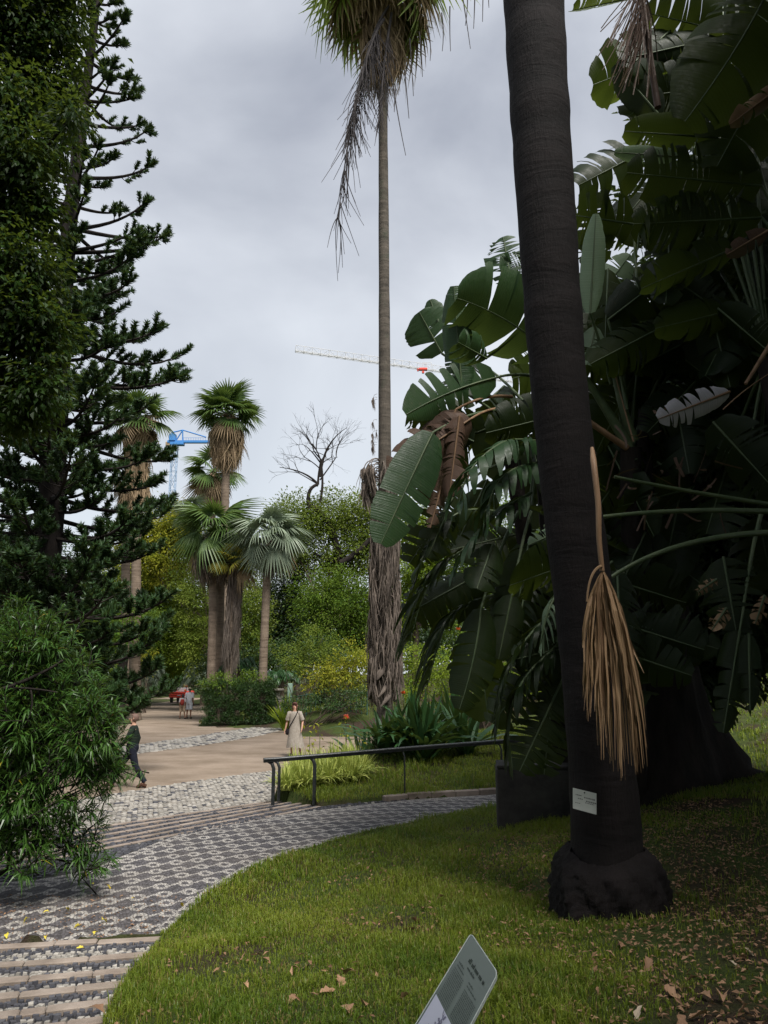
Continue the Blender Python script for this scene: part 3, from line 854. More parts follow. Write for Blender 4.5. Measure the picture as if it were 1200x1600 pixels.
def woody_clump(name, label, Y, blobs, leaf, dens, lmat, cat='shrub', group=None, base_px=None, per=18, clump=None, droop=.15, stems=5, shell=.5, flowers=None):
    """shrubs: foliage plus a few stems from the ground"""
    bx = base_px if base_px is not None else blobs[0][0]
    b = P(bx, 1080, Y); b[2] = ground_z(b[0], b[1])
    root = thing(name, label, cat, b, group)
    mf, mt = MB(), MB()
    for q in blobs:
        c = P(q[0], q[1], Y + (q[4] if len(q) > 4 else 0)); s = scale_at(c)
        r = np.array([q[2] * s, (q[2] + q[3]) / 2 * s, q[3] * s])
        blob_leaves(mf, c, r, int(dens * q[2] * q[3]), leaf, 0, clump or leaf * 2.2, per, shell, droop, tint_mid=rng.uniform(.4, .6))
        for _ in range(stems):
            limb(mt, b + rng.normal(0, .12, 3) * (1, 1, 0), c + rand_dirs(1)[0] * r * .6, .03, .008, .1, 5, n=6)
    mt.build('stems', M['bark'], root)
    mf.build('foliage', M[lmat], root, smooth=False, kind='stuff')
    return root

# ------------------------------------------------------------------ palms
def fan_mesh(R=1.0, pet=0.9, n=26, spread=118, droop=0.35, mat='frond', seed=0, tipdroop=0.5, wid=1.0, petmat='stem_green'):
    r_ = np.random.default_rng(seed)
    m_ = MB()
    p = bez((0, 0, 0), (pet * .5, 0, pet * .10), (pet, 0, -pet * droop * .25), 6)
    m_.tube(p, np.linspace(.028, .016, 6) * R, 5, 1)
    hub = p[-1]
    ax = unit(p[-1] - p[-2])
    side = np.array([0, 1.0, 0]); nup = np.cross(ax, side); nup = nup if nup[2] > 0 else -nup
    for k in range(n):
        a = math.radians(-spread + 2 * spread * k / (n - 1)) + r_.normal(0, .02)
        d = ax * math.cos(a) + side * math.sin(a)
        Lk = R * (0.74 + 0.26 * math.cos(a * .7)) * r_.uniform(.9, 1.06)
        t = np.array([0.06, .35, .62, .82, 1.0])
        w = np.array([.012, .05, .045, .026, .003]) * R * wid * (24 / n)
        sag = -droop * (t ** 2) * Lk * (.55 + .45 * abs(math.sin(a))) - tipdroop * np.clip(t - .55, 0, 1) ** 1.5 * Lk * r_.uniform(.5, 1.5)
        c = hub + np.outer(t * Lk, d) + np.outer(np.sin(t * 1.2) * .10 * Lk, nup) * math.cos(a)
        c[:, 2] += sag
        s = np.cross(d, nup)
        Lf, Rt = c - np.outer(w, s), c + np.outer(w, s)
        mid = c - np.outer(w * .7, nup)
        V = np.concatenate([Lf, mid, Rt])
        F = []
        for i in range(4):
            F += [(i, i + 1, 5 + i + 1, 5 + i), (5 + i, 5 + i + 1, 10 + i + 1, 10 + i)]
        m_.add(V, F, 0, np.clip(r_.normal(.5, .2) + .25 * t.repeat(1), 0, .92).tolist() * 3)
    return m_.mesh([M[mat], M[petmat]], smooth=False)
def dead_mesh(Lh=1.3, n=16, mat='frond_dead', seed=0, out=0.35, spread=.22, wid=.03, up=.12):
    """a dead leaf: stalk bending down against the trunk, blade folded shut and hanging"""
    r_ = np.random.default_rng(seed)
    m_ = MB()
    p = bez((0, 0, 0), (out * .8, 0, up), (out, 0, -Lh * .25), 6)
    m_.tube(p, np.linspace(.022, .012, 6), 5, 0, tint=.7)
    h = p[-1]
    for k in range(n):
        Lk = Lh * r_.uniform(.5, 1.0)
        e = h + np.array([r_.normal(.0, spread * .7) * Lh - out * .25, r_.normal(0, spread) * Lh, -Lk])
        c = bez(h, h + np.array([r_.normal(.1, .1), r_.normal(0, .08), -.2]) * Lh * .6, e, 5)
        c += r_.normal(0, .01, c.shape)
        a = r_.uniform(0, math.pi)
        s = np.array([math.cos(a), math.sin(a), 0])
        w = np.array([.3, 1, .9, .6, .1]) * wid * r_.uniform(.6, 1.3)
        V = np.concatenate([c - np.outer(w, s), c + np.outer(w, s)])
        m_.add(V, [(i, i + 1, 6 + i, 5 + i) for i in range(4)], 0, float(np.clip(r_.normal(.5, .25), 0, .9)))
    return m_.mesh([M[mat]], smooth=False)

FAN = {}
def fan_set(mat, key, **kw):
    FAN[key] = [fan_mesh(mat=mat, seed=s + 10, droop=kw.get('droop', .3) * f, tipdroop=kw.get('tip', .5), n=kw.get('n', 24), petmat=kw.get('petmat', 'stem_green'), pet=kw.get('pet', .9), wid=kw.get('wid', 1)) for s, f in enumerate((.7, 1.0, 1.4))]
fan_set('frond', 'green')
fan_set('frond', 'droopy', droop=.75, tip=1.2)
fan_set('frond_lime', 'lime', droop=.7, tip=1.1)
fan_set('frond_silver', 'silver', droop=.65, tip=1.1)
fan_set('frond_yellow', 'yellow', droop=.4)
fan_set('frond_dead', 'tan', droop=.9, tip=1.0, petmat='stem_brown')
DEAD = {'tan': [dead_mesh(mat='frond_dead', seed=s, n=26, spread=.13, wid=.017, out=.3) for s in range(4)],
        'grey': [dead_mesh(mat='frond_grey', seed=s + 5, n=24, spread=.10, wid=.017) for s in range(4)]}

def frond_matrix(p, az, el, roll, s):
    q = Quaternion((0, 0, 1), az) @ Quaternion((0, 1, 0), -el) @ Quaternion((1, 0, 0), roll)
    return Matrix.Translation(Vector(p)) @ q.to_matrix().to_4x4() @ Matrix.Diagonal((s, s, s, 1))

def palm(name, label, Y, base_px, base_py, crown, R_px, tr_px=(14, 11), live='green', n_live=26, el=(-25, 80), skirt=None, skirt_kind='tan', n_dead=40, dead_len=1.0, group=None,
         trunk='palm_trunk', tan=6, base_z=None, bulge=1.0):
    """fan palm from its picture: base column, crown centre and radius in pixels, skirt of dead leaves down to pixel row `skirt`"""
    c = P(crown[0], crown[1], Y)
    b = P(base_px, base_py, Y)
    b[2] = ground_z(b[0], b[1]) - .1 if base_z is None else base_z
    s = scale_at(c)
    R = R_px * s
    root = thing(name, label, 'palm tree', b, group)
    mt = MB()
    mid = (b + c) / 2 + np.array([rng.normal(0, .12), 0, 0])
    n = 40
    pts = bez(b, mid, c, n)
    rr = np.interp(np.linspace(0, 1, n), [0, .04, .15, 1], [tr_px[0] * 1.35, tr_px[0] * 1.05, tr_px[0], tr_px[1]]) * s / 2
    rr = rr * (1 + rng.normal(0, .018, n))
    mt.tube(pts, rr, 12, 0, rough=.015)
    mt.build('trunk', M[trunk], root)
    for k in range(n_live):
        f = (k + .5) / n_live
        e = math.radians(el[1] + (el[0] - el[1]) * f ** .8 + rng.normal(0, 6))
        az = k * 2.39996 + rng.normal(0, .2)
        place('frond', FAN[live][rng.integers(0, 3)], root, frond_matrix(c + (0, 0, R * .05 * (1 - f)), az, e, rng.normal(0, .35), R / 1.75 * rng.uniform(.88, 1.08)))
    for k in range(tan):
        place('withered_frond', FAN['tan'][rng.integers(0, 3)], root, frond_matrix(c - (0, 0, R * .05), k * 2.39996 + .7, math.radians(rng.uniform(-38, -12)), rng.normal(0, .4), R / 1.8 * rng.uniform(.75, 1.0)))
    if skirt is not None:
        sk = P(crown[0], skirt, Y)
        zt, zb = c[2] - R * .02, sk[2]
        for k in range(n_dead):
            f = (k + rng.uniform(0, 1)) / n_dead
            Ld = R * .72 * dead_len * rng.uniform(.8, 1.2)
            z = zt + (zb + Ld * 1.05 - zt) * f
            if z < zb + Ld * 1.0: z = zb + Ld * 1.0
            tt = np.clip((z - b[2]) / (c[2] - b[2]), 0, 1)
            q = pts[min(n - 1, int(tt * (n - 1)))]
            az = k * 2.39996 + rng.normal(0, .3)
            sc = Ld / 1.3
            place('dead_frond', DEAD[skirt_kind][rng.integers(0, 4)], root,
                  Matrix.Translation(Vector((q[0], q[1], z))) @ Matrix.Rotation(az, 4, 'Z') @ Matrix.Diagonal((sc * bulge, sc * bulge, sc, 1)))
    return root, c, R, pts

def feather_frond(mb_, pts, wid, n=40, Ln=.6, ang=50, mat=0, droop=.4, side_dir=None, tint=.4, taper=True, lw=.03, stemmat=None, stem_r=.018):
    """pinnate leaf along a given rachis"""
    pts = np.asarray(pts, float)
    mb_.tube(pts, np.linspace(stem_r, stem_r * .3, len(pts)), 5, mat if stemmat is None else stemmat, tint=.6)
    s = np.linspace(0, 1, len(pts))
    for k in range(n):
        f = .1 + .9 * k / (n - 1)
        p = np.array([np.interp(f, s, pts[:, q]) for q in range(3)])
        p2 = np.array([np.interp(min(1, f + .05), s, pts[:, q]) for q in range(3)])
        p1 = np.array([np.interp(max(0, f - .05), s, pts[:, q]) for q in range(3)])
        d = unit(p2 - p1)
        sd = unit(np.cross(d, (0, 0, 1.0))) if side_dir is None else unit(side_dir - d * np.dot(side_dir, d))
        for sg in (-1, 1):
            a = math.radians(ang + rng.normal(0, 6))
            Lk = Ln * (math.sin(math.pi * (.12 + .8 * f)) ** .6 if taper else 1) * rng.uniform(.85, 1.1)
            dd = d * math.cos(a) + sd * sg * math.sin(a)
            t = np.array([0, .4, .75, 1.0])
            c = p + np.outer(t * Lk, dd); c[:, 2] -= droop * Lk * t ** 2
            nn = unit(np.cross(dd, np.array([0, 0, 1.0]) + rng.normal(0, .3, 3)))
            w = np.array([.5, 1, .7, .05]) * lw
            V = np.concatenate([c - np.outer(w, nn), c + np.outer(w, nn)])
            mb_.add(V, [(i, i + 1, 5 + i, 4 + i) for i in range(3)], mat, float(np.clip(rng.normal(tint, .2), 0, .9)))

# ------------------------------------------------------------------ big paddle leaves
def paddle(mb_, base, tip, width, sag=(0, 0, 0), roll=0.0, fold=0.25, tears=5, gapw=0.10, droop=0.15, mat=0, ribmat=1, tint=.5, rib=.018, halves=(1, 1), n=26, ragged=0.0, seed=None, curl=0.0, face=None, pts=None, view=True):
    """paddle-shaped blade torn along its side veins. base/tip: world points; sag: offset of the mid point; roll turns the blade about its rib"""
    r_ = np.random.default_rng(seed) if seed is not None else rng
    base, tip = np.asarray(base, float), np.asarray(tip, float)
    c = bez(base, (base + tip) / 2 + np.asarray(sag, float) * 2, tip, n) if pts is None else resample(pts, n)
    t = np.linspace(0, 1, n)
    T = unit(np.gradient(c, axis=0))
    look = unit(EYE - c) if face is None else np.broadcast_to(unit(np.asarray(face, float)), c.shape)
    S = unit(np.cross(T, look)); N = np.cross(S, T)
    N = np.where((np.sum(N * look, 1) < 0)[:, None], -N, N)
    prof = np.clip(np.sin(np.pi * np.clip(t * .93 + .055, 0, 1)) ** .36, 0, 1) * np.interp(t, [0, .12, .75, 1], [.8, 1, .98, .8])
    mb_.tube(c + N * .004, np.linspace(rib, rib * .3, n), 5, ribmat, tint=.5)
    for hs, hw in zip((-1, 1), halves):
        if hw <= 0: continue
        cr, sr = math.cos(roll), math.sin(roll)
        cuts = np.sort(r_.choice(np.arange(3, n - 2), size=min(tears, n - 6), replace=False)) if tears else np.array([], int)
        bounds = [0] + list(cuts) + [n - 1]
        for q in range(len(bounds) - 1):
            i0, i1 = bounds[q], bounds[q + 1]
            if i1 <= i0: continue
            dz = r_.normal(0, droop); slant = r_.normal(.18, .08)
            lenf = 1 - max(ragged, .07) * r_.uniform(0, 1)
            idx = np.arange(i0, i1 + 1)
            rows = []
            cols = np.array([0, .3, .62, .86, 1.0])
            g = gapw * r_.uniform(.3, 1.4)
            for i in idx:
                # pull the torn edges apart towards the margin
                u = (i - i0) / max(1, i1 - i0)
                w = width * .5 * prof[i] * hw * lenf
                shift = (0.5 - u) * g
                a = fold + dz + curl * 0
                for cc in cols:
                    ang = a * cc + curl * cc * cc
                    lat = w * cc
                    side = (S[i] * math.cos(ang) - N[i] * math.sin(ang))
                    if roll: 
                        side = Vector(side); side.rotate(Quaternion(Vector(T[i]), roll * 1.0)); side = np.array(side)
                    if hs < 0:
                        s0 = (-S[i] * math.cos(ang) - N[i] * math.sin(ang))
                        if roll:
                            s0 = Vector(s0); s0.rotate(Quaternion(Vector(T[i]), roll)); s0 = np.array(s0)
                        side = s0
                    p = c[i] + side * lat + T[i] * (lat * slant + shift * cc * (w / max(width, .01)) * 2)
                    p = p + N[i] * (math.sin(i * 2.4 + q) * .004 * cc)
                    if cc == 1.0: p = p - side * abs(r_.normal(0, .012)) * width
                    p[2] -= abs(droop) * .35 * lat * cc * cc
                    rows.append(p)
            V = np.array(rows)
            k = len(cols); m = len(idx)
            F = [(a_ * k + b_, (a_ + 1) * k + b_, (a_ + 1) * k + b_ + 1, a_ * k + b_ + 1) for a_ in range(m - 1) for b_ in range(k - 1)]
            mb_.add(V, F, mat, np.clip(tint + r_.normal(0, .08) + np.tile(cols * .12, m), 0, .92), (t[idx][:, None] * np.ones(k) + .001).ravel())
    return c

# ------------------------------------------------------------------ blades, straps
def strap_clump(mb_, c, n, L_, w, spread=1.0, up=1.0, mat=0, tint=(.5, .2), seg=5, h0=0.0, arch=1.0):
    c = np.asarray(c, float)
    for k in range(n):
        az = rng.uniform(0, 2 * math.pi); e = rng.uniform(.15, 1.0) * spread
        l = L_ * rng.uniform(.6, 1.1)
        o = np.array([math.cos(az), math.sin(az), 0])
        t = np.linspace(0, 1, seg)
        p = c + rng.normal(0, .06, 3) * (1, 1, 0) + np.outer(t * l * e, o)
        p[:, 2] = c[2] + h0 + l * up * (t * (1.15 - .35 * e) - arch * .75 * e * t ** 2.2)
        s = np.array([-o[1], o[0], 0]); s = unit(s + rng.normal(0, .25, 3))
        ww = w * np.interp(t, [0, .15, .5, 1], [.45, .8, 1, .03]) / 2
        V = np.concatenate([p - np.outer(ww, s), p + np.outer(ww, s)])
        mb_.add(V, [(i, i + 1, seg + i + 1, seg + i) for i in range(seg - 1)], mat, float(np.clip(rng.normal(*tint), 0, .92)))

def grass(name, parent_kind, pts, z, L0, L1, w, mat='grass', dry=None):
    n = len(pts)
    p = np.column_stack([pts, z - .008])
    az = rng.uniform(0, 2 * math.pi, n)
    ln = rng.uniform(L0, L1, n) * (0.65 + 0.5 * np.clip(np.sin(pts[:, 0] * 3.1 + 1.3 * np.sin(pts[:, 1] * 2.3)) + .3, 0, 1))
    lean = rng.uniform(.15, .95, n)
    o = np.column_stack([np.cos(az), np.sin(az), np.zeros(n)])
    s = np.column_stack([-np.sin(az), np.cos(az), np.zeros(n)])
    up = np.array([0, 0, 1.0])
    m1 = p + o * (ln * lean * .25)[:, None] + up * (ln * .6)[:, None]
    tp = p + o * (ln * lean * .8)[:, None] + up * (ln * (1 - .35 * lean))[:, None]
    wv = (w * rng.uniform(.6, 1.2, n))[:, None] / 2
    V = np.stack([p - s * wv, p + s * wv, m1 - s * wv * .8, m1 + s * wv * .8, tp], 1)
    base = np.arange(n)[:, None, None] * 5
    F = (base + np.array([[0, 1, 3], [0, 3, 2], [2, 3, 4]])[None]).reshape(-1, 3)
    pn = .48 + .28 * np.sin(pts[:, 0] * 1.1 + 2) * np.sin(pts[:, 1] * .9 + .6) + .16 * np.sin(pts[:, 0] * 3.7 + pts[:, 1] * 2.9)
    t = np.clip(pn + rng.normal(0, .16, n), 0, .92)
    t[rng.uniform(0, 1, n) < (.08 if dry is None else dry)] = .99
    m_ = MB(); m_.add(V.reshape(-1, 3), F, 0, np.repeat(t, 5))
    o_ = m_.build(name, M[mat], smooth=False)
    return tag(o_, kind='stuff')
# ================================================================== TALL THIN PALM by the square
def tall_palm():
    Y = 20.0
    root, c, R, pts = palm('fan_palm', 'very tall thin palm with a long skirt of dead grey leaves on its lower trunk', Y, 601, 1172, (596, -38), 122, tr_px=(19, 11.5), live='lime', n_live=20,
                           el=(-42, 65), skirt=150, n_dead=80, dead_len=1.0, trunk='palm_trunk_grey', tan=16, bulge=1.1)
    # grey shaggy mantle on the lower trunk, rows 720-1075
    zt, zb = P(598, 728, Y)[2], P(600, 1082, Y)[2]
    ref_c = c; b = pts[0]
    for k in range(170):
        f = (k + rng.uniform(0, 1)) / 170
        z = zt + (zb + .75 - zt) * f
        tt = (z - b[2]) / (ref_c[2] - b[2]); q = pts[min(len(pts) - 1, int(tt * (len(pts) - 1)))]
        sc = rng.uniform(.75, 1.0)
        az = k * 2.39996 + rng.normal(0, .3)
        wide = .70 + .28 * f
        place('dead_frond', DEAD['grey'][rng.integers(0, 4)], root, Matrix.Translation(Vector((q[0] + math.cos(az) * .11, q[1] + math.sin(az) * .11, z))) @ Matrix.Rotation(az, 4, 'Z') @ Matrix.Diagonal((wide * .8, wide * .95, sc, 1)))
    # a ruff of loose dead leaves at the top of the mantle, on the left side
    for k in range(16):
        az = math.pi + rng.normal(0, .9)
        z = zt + rng.uniform(-.45, .15)
        place('dead_frond', DEAD['grey'][rng.integers(0, 4)], root, Matrix.Translation(Vector((P(597, 740, Y)[0] + math.cos(az) * .1, Y + math.sin(az) * .1, z))) @ Matrix.Rotation(az, 4, 'Z') @ Matrix.Diagonal((1.1, .8, .62, 1)))
    for k in range(9):       # frayed stubs above the mantle
        z = zt + rng.uniform(.5, 2.3)
        az = math.pi + rng.normal(0, .5)
        place('leaf_stub', DEAD['grey'][rng.integers(0, 4)], root, Matrix.Translation(Vector((P(596, 680, Y)[0] - .12, Y, z))) @ Matrix.Rotation(az, 4, 'Z') @ Matrix.Diagonal((.35, .3, .22, 1)))
    # woven stubs where the mantle ends
    m_ = MB()
    for k in range(34):
        z = zb + rng.uniform(-.25, .55); az = rng.uniform(0, 6.28)
        q = np.array([P(600, 1060, Y)[0], Y, z]); o = np.array([math.cos(az), math.sin(az), 0])
        m_.tube([q + o * .26 + (0, 0, .16), q + o * .36 + (o[1] * .1, -o[0] * .1, 0), q + o * .33 + (o[1] * .22, -o[0] * .22, -.16)], [.03, .055, .02], 6, 0, tint=rng.uniform(.2, .8))
    m_.build('leaf_bases', M['frond_grey'], root)
    # black, long, branched fruit stalks hanging to the left, and thin strings to the right
    def stalk(a, mid, e, side, n, Ls, name):
        m_ = MB()
        s = bez(a, mid, e, 22)
        m_.tube(s, np.linspace(.045, .012, 22), 5, 0)
        for k in range(n):
            i = rng.integers(4, 22); p = s[i]
            l = Ls * rng.uniform(.4, 1.0)
            d = np.array([rng.normal(side, .35), rng.normal(0, .35), -1.6])
            e2 = p + unit(d) * l
            m_.tube(bez(p, p + (rng.normal(side, .2) * l * .4, 0, -.1 * l), e2, 6), np.linspace(.017, .007, 6), 3, 0, cap=False)
        m_.build(name, M['strand'], root)
    stalk(P(607, 10, Y - .8), P(560, 70, Y - 1.2), P(528, 340, Y - .9), .12, 150, 1.7, 'fruit_stalk')
    stalk(P(600, 30, Y - .9), P(575, 60, Y - 1.4), P(548, 200, Y - 1.2), -.15, 90, 1.6, 'fruit_stalk')
    stalk(P(612, 20, Y - .7), P(600, 90, Y - 1.1), P(592, 190, Y - .9), 0, 50, 1.2, 'fruit_stalk')
    m_ = MB()
    for (x0, y0, x1, y1) in [(612, 120, 634, 243), (640, 60, 646, 150), (655, 50, 660, 120), (690, 20, 691, 80), (703, 10, 704, 80), (722, -10, 735, 76), (742, -10, 740, 45), (755, -20, 754, 34), (765, -20, 764, 12),
                             (632, 110, 639, 185), (606, 130, 604, 200), (618, 140, 616, 175), (590, 140, 592, 200), (668, 40, 672, 95), (730, -20, 727, 40), (600, 150, 590, 175)]:
        a, e = P(x0, y0, Y - .8), P(x1, y1, Y - .8)
        m_.tube(bez(a, (a + e) / 2 + rng.normal(0, .06, 3), e, 6), np.linspace(.02, .009, 6), 4, 0)
    m_.build('hanging_strings', M['strand'], root)
tall_palm()

# ------------------------------------------------------------------ far palms
palm('fan_palm', 'tallest of the distant palms, round green crown over a thick tan skirt against the sky', 52, 348, 1080, (355, 648), 54, (13, 12), 'green', 32, (-20, 85), 738, 'tan', 120, 1.25, 'palms beyond the square', tan=10, bulge=1.35)
palm('fan_palm', 'smaller distant palm with ragged tan skirt, half behind the tallest one', 62, 330, 1080, (334, 738), 46, (11, 10), 'green', 20, (-30, 80), 806, 'tan', 80, 1.15, 'palms beyond the square', tan=9, bulge=1.35)
palm('fan_palm', 'lush green palm with drooping crown and brown skirt, behind the clipped hedge', 43, 331, 1085, (336, 832), 62, (14, 12), 'droopy', 30, (-25, 88), 915, 'grey', 80, 1.15, 'palms beyond the square', tan=5, bulge=1.5)
palm('fan_palm', 'bare-trunked palm right beside the lush drooping one', 43.8, 345, 1085, (347, 850), 54, (15, 12), 'droopy', 16, (-20, 70), 900, 'grey', 18, 1.0, 'palms beyond the square', tan=3)
palm('fan_palm', 'short palm with yellowing crown and shaggy grey trunk behind the hedge', 42, 352, 1085, (369, 880), 40, (12, 13), 'yellow', 20, (-25, 80), 1058, 'grey', 110, 1.5, 'palms beyond the square', tan=3, bulge=.75)
palm('fan_palm', 'silvery palm with brown slender trunk right of the palm cluster', 41, 410, 1085, (421, 838), 56, (13, 12), 'silver', 30, (-45, 80), 905, 'grey', 30, 1.1, 'palms beyond the square', tan=2)
palm('fan_palm', 'far palm with pale straw skirt, crown hidden behind the dark conifer', 46, 214, 1080, (216, 655), 58, (15, 14), 'green', 24, (-20, 75), 815, 'tan', 90, 1.25, 'palms beyond the square', tan=8, bulge=1.1)
palm('fan_palm', 'low straw-skirted palm at the left of the taller one behind the conifer', 50, 196, 1080, (198, 742), 40, (14, 13), 'green', 14, (-20, 75), 835, 'tan', 50, 1.2, 'palms beyond the square', tan=6)
palm('fan_palm', 'small palm top showing between the yellow-green tree and the lush palm', 58, 345, 1080, (300, 800), 30, (9, 8), 'silver', 16, (-20, 80), 830, 'tan', 10, 1.0, 'palms beyond the square', tan=2)

# feather-leaved low palms on the avenue
def low_palm(name, label, Y, c_px, R_px, n, mat, tint=.5, droop=.9, ln=.32, trunk_px=None, lift=1.0):
    c = P(*c_px, Y); s = scale_at(c); R = R_px * s
    b = c.copy(); b[2] = ground_z(c[0], c[1]) - .1
    root = thing(name, label, 'palm tree', b, 'low feather palms')
    m_ = MB(); m_.tube([b, (b + c) / 2, c], [.2, .17, .15], 9, 0, rough=.06)
    m_.build('trunk', M['palm_trunk'], root)
    for k in range(n):
        az = k * 2.39996; f = (k + .5) / n
        o = np.array([math.cos(az), math.sin(az), 0])
        pts = bez(c, c + o * R * .45 + (0, 0, R * (.95 - .5 * f) * lift), c + o * R * (.75 + .3 * f) + (0, 0, R * (.35 - 1.1 * f * droop)), 10)
        m_ = MB(); feather_frond(m_, pts, .1, 26, ln * R, 48, 0, .8, tint=tint, lw=.018 * R, stem_r=.012 * R)
        m_.build('frond', M[mat], root, smooth=False)
low_palm('feather_palm', 'pale drooping feather palm at the left edge of the avenue', 60, (234, 1058), 30, 26, 'frond_silver', droop=1.1)
low_palm('feather_palm', 'feather palm behind the red vehicle at the right edge of the avenue', 66, (318, 1052), 34, 26, 'frond_silver', droop=.9)
low_palm('feather_palm', 'dark cycad-like palm behind the clipped hedge', 44, (372, 1045), 34, 22, 'strap', .3, .6)
low_palm('feather_palm', 'low cycad-like palm with broad leaves right of the silvery palm trunk', 43, (440, 1062), 30, 18, 'strap', .5, .5)
# grey trunks at the left of the avenue
def bole(name, label, Y, px, top_py, w_px, mat='bark'):
    b = P(px, 1085, Y); b[2] = ground_z(b[0], b[1]) - .1
    t = P(px + 3, top_py, Y); s = scale_at(b)
    root = thing(name, label, 'tree', b, 'boles along the avenue')
    m_ = MB(); limb(m_, b, t, w_px * s / 2 * 1.15, w_px * s / 2 * .9, .02, 10); m_.build('trunk', M[mat], root)
    mf = MB(); blob_leaves(mf, t + (0, 0, 1.2), (2.2, 2.0, 1.5), 1500, .22, 0, .5, tint_mid=.35); mf.build('crown', M['leaf_mid'], root, smooth=False, kind='stuff')
bole('avenue_tree', 'pale grey trunk nearest the avenue, at its left edge', 56, 216, 1005, 11)
bole('avenue_tree', 'dark trunk left of the pale grey one beside the avenue', 54, 204, 1000, 12, 'bark_dark')
bole('avenue_tree', 'dark leaning trunk behind the narrow-leaved shrub', 44, 188, 1010, 15, 'bark_dark')

# ------------------------------------------------------------------ trees behind the square
BG = 'trees behind the square'
T_ = tree
T_('broadleaf_tree', 'bright yellow-green tree left of the palm cluster, top against the sky', 62, 352, [(225, 835, 40, 38), (270, 825, 40, 40), (300, 850, 36, 40), (245, 875, 55, 40), (205, 860, 30, 40)], .34, .95, 'leaf_yellow', group=BG)
T_('broadleaf_tree', 'broad bright green tree filling the space behind the avenue', 66, 190, [(215, 925, 58, 60), (268, 915, 50, 55), (240, 985, 70, 55), (290, 975, 40, 60), (195, 985, 50, 50), (265, 1030, 55, 35, 3)], .34, .9, 'leaf_bright', group=BG, clump=.9)
T_('broadleaf_tree', 'olive green tree close behind the trunks of the palm cluster', 56, 390, [(300, 930, 36, 50), (385, 960, 40, 70), (310, 1000, 40, 50), (395, 1020, 34, 40)], .26, .95, 'leaf_olive', group=BG)
T_('broadleaf_tree', 'dark green tree behind the trunk of the silvery palm', 60, 470, [(450, 850, 40, 50), (455, 920, 46, 55), (480, 985, 60, 45), (430, 985, 40, 60)], .3, .85, 'leaf_dark', group=BG)
T_('broadleaf_tree', 'large mixed green tree under the bare branches in the middle', 58, 520, [(455, 810, 45, 36), (500, 815, 46, 42), (548, 800, 50, 40), (575, 850, 46, 60), (520, 870, 55, 44), (455, 870, 30, 30), (590, 800, 30, 34)], .3, .85, 'leaf_olive', group=BG, clump=.85)
T_('broadleaf_tree', 'green tree behind the shaggy palm trunk, lower and darker than its neighbour', 52, 540, [(500, 930, 46, 40), (550, 935, 45, 50), (515, 985, 50, 40), (565, 990, 40, 45)], .26, .8, 'leaf_mid', group=BG, clump=.7)
T_('broadleaf_tree', 'pale green airy tree between the shaggy palm and the paddle leaves', 50, 650, [(640, 830, 44, 60), (650, 900, 46, 60), (620, 960, 36, 50), (690, 920, 50, 60), (680, 850, 46, 50)], .26, .8, 'leaf_bright', group=BG)
T_('broadleaf_tree', 'green tree far behind the paddle leaves on the right', 48, 800, [(740, 900, 60, 70), (800, 930, 60, 70), (860, 940, 60, 70), (780, 840, 60, 60), (860, 850, 70, 60)], .3, .6, 'leaf_mid', group=BG)
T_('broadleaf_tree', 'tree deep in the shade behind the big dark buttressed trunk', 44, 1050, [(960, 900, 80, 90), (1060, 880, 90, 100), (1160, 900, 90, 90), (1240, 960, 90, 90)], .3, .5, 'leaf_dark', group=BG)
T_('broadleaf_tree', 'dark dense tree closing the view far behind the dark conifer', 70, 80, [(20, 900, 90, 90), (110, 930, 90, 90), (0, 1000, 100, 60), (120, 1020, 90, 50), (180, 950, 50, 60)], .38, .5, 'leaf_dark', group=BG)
T_('broadleaf_tree', 'dark trees closing off the far end of the avenue', 112, 335, [(240, 1010, 45, 50), (285, 1005, 45, 55), (330, 1010, 40, 50), (265, 1050, 50, 26), (300, 1050, 40, 30)], .5, .8, 'leaf_mid', group=BG, trunk_r=.35)
T_('conifer', 'small dark pointed tree below the blue crane', 75, 345, [(272, 805, 20, 22), (268, 832, 28, 24), (276, 850, 34, 24)], .3, 1.2, 'leaf_dark', group=BG, trunk_r=.14)
T_('broadleaf_tree', 'tree far off filling the gap under the leaves right of the buttressed trunk', 40, 1150, [(1110, 960, 60, 40), (1180, 955, 60, 50), (1230, 1000, 50, 60)], .2, .5, 'leaf_mid', group=BG)
T_('broadleaf_tree', 'dark wooded mass low behind the two slim palms in the middle', 72, 480, [(420, 960, 60, 60), (500, 960, 70, 60), (580, 970, 70, 60), (660, 980, 70, 60), (380, 900, 40, 60)], .38, .55, 'leaf_dark', group=BG)

T_('wooded_slope', 'far wooded slope closing the view between the trunks', 95, 480, [(420, 1000, 120, 55), (560, 990, 120, 70), (700, 990, 120, 80), (850, 980, 130, 90), (330, 1010, 60, 50), (1000, 970, 150, 90)], .8, .2, 'leaf_mid', group=BG, trunk_r=.3)
T_('wooded_slope', 'far wooded slope behind the conifer and the avenue', 100, 150, [(-60, 980, 150, 90), (100, 990, 130, 80), (200, 990, 80, 70), (262, 1010, 40, 60)], .8, .2, 'leaf_mid', group=BG, trunk_r=.3)

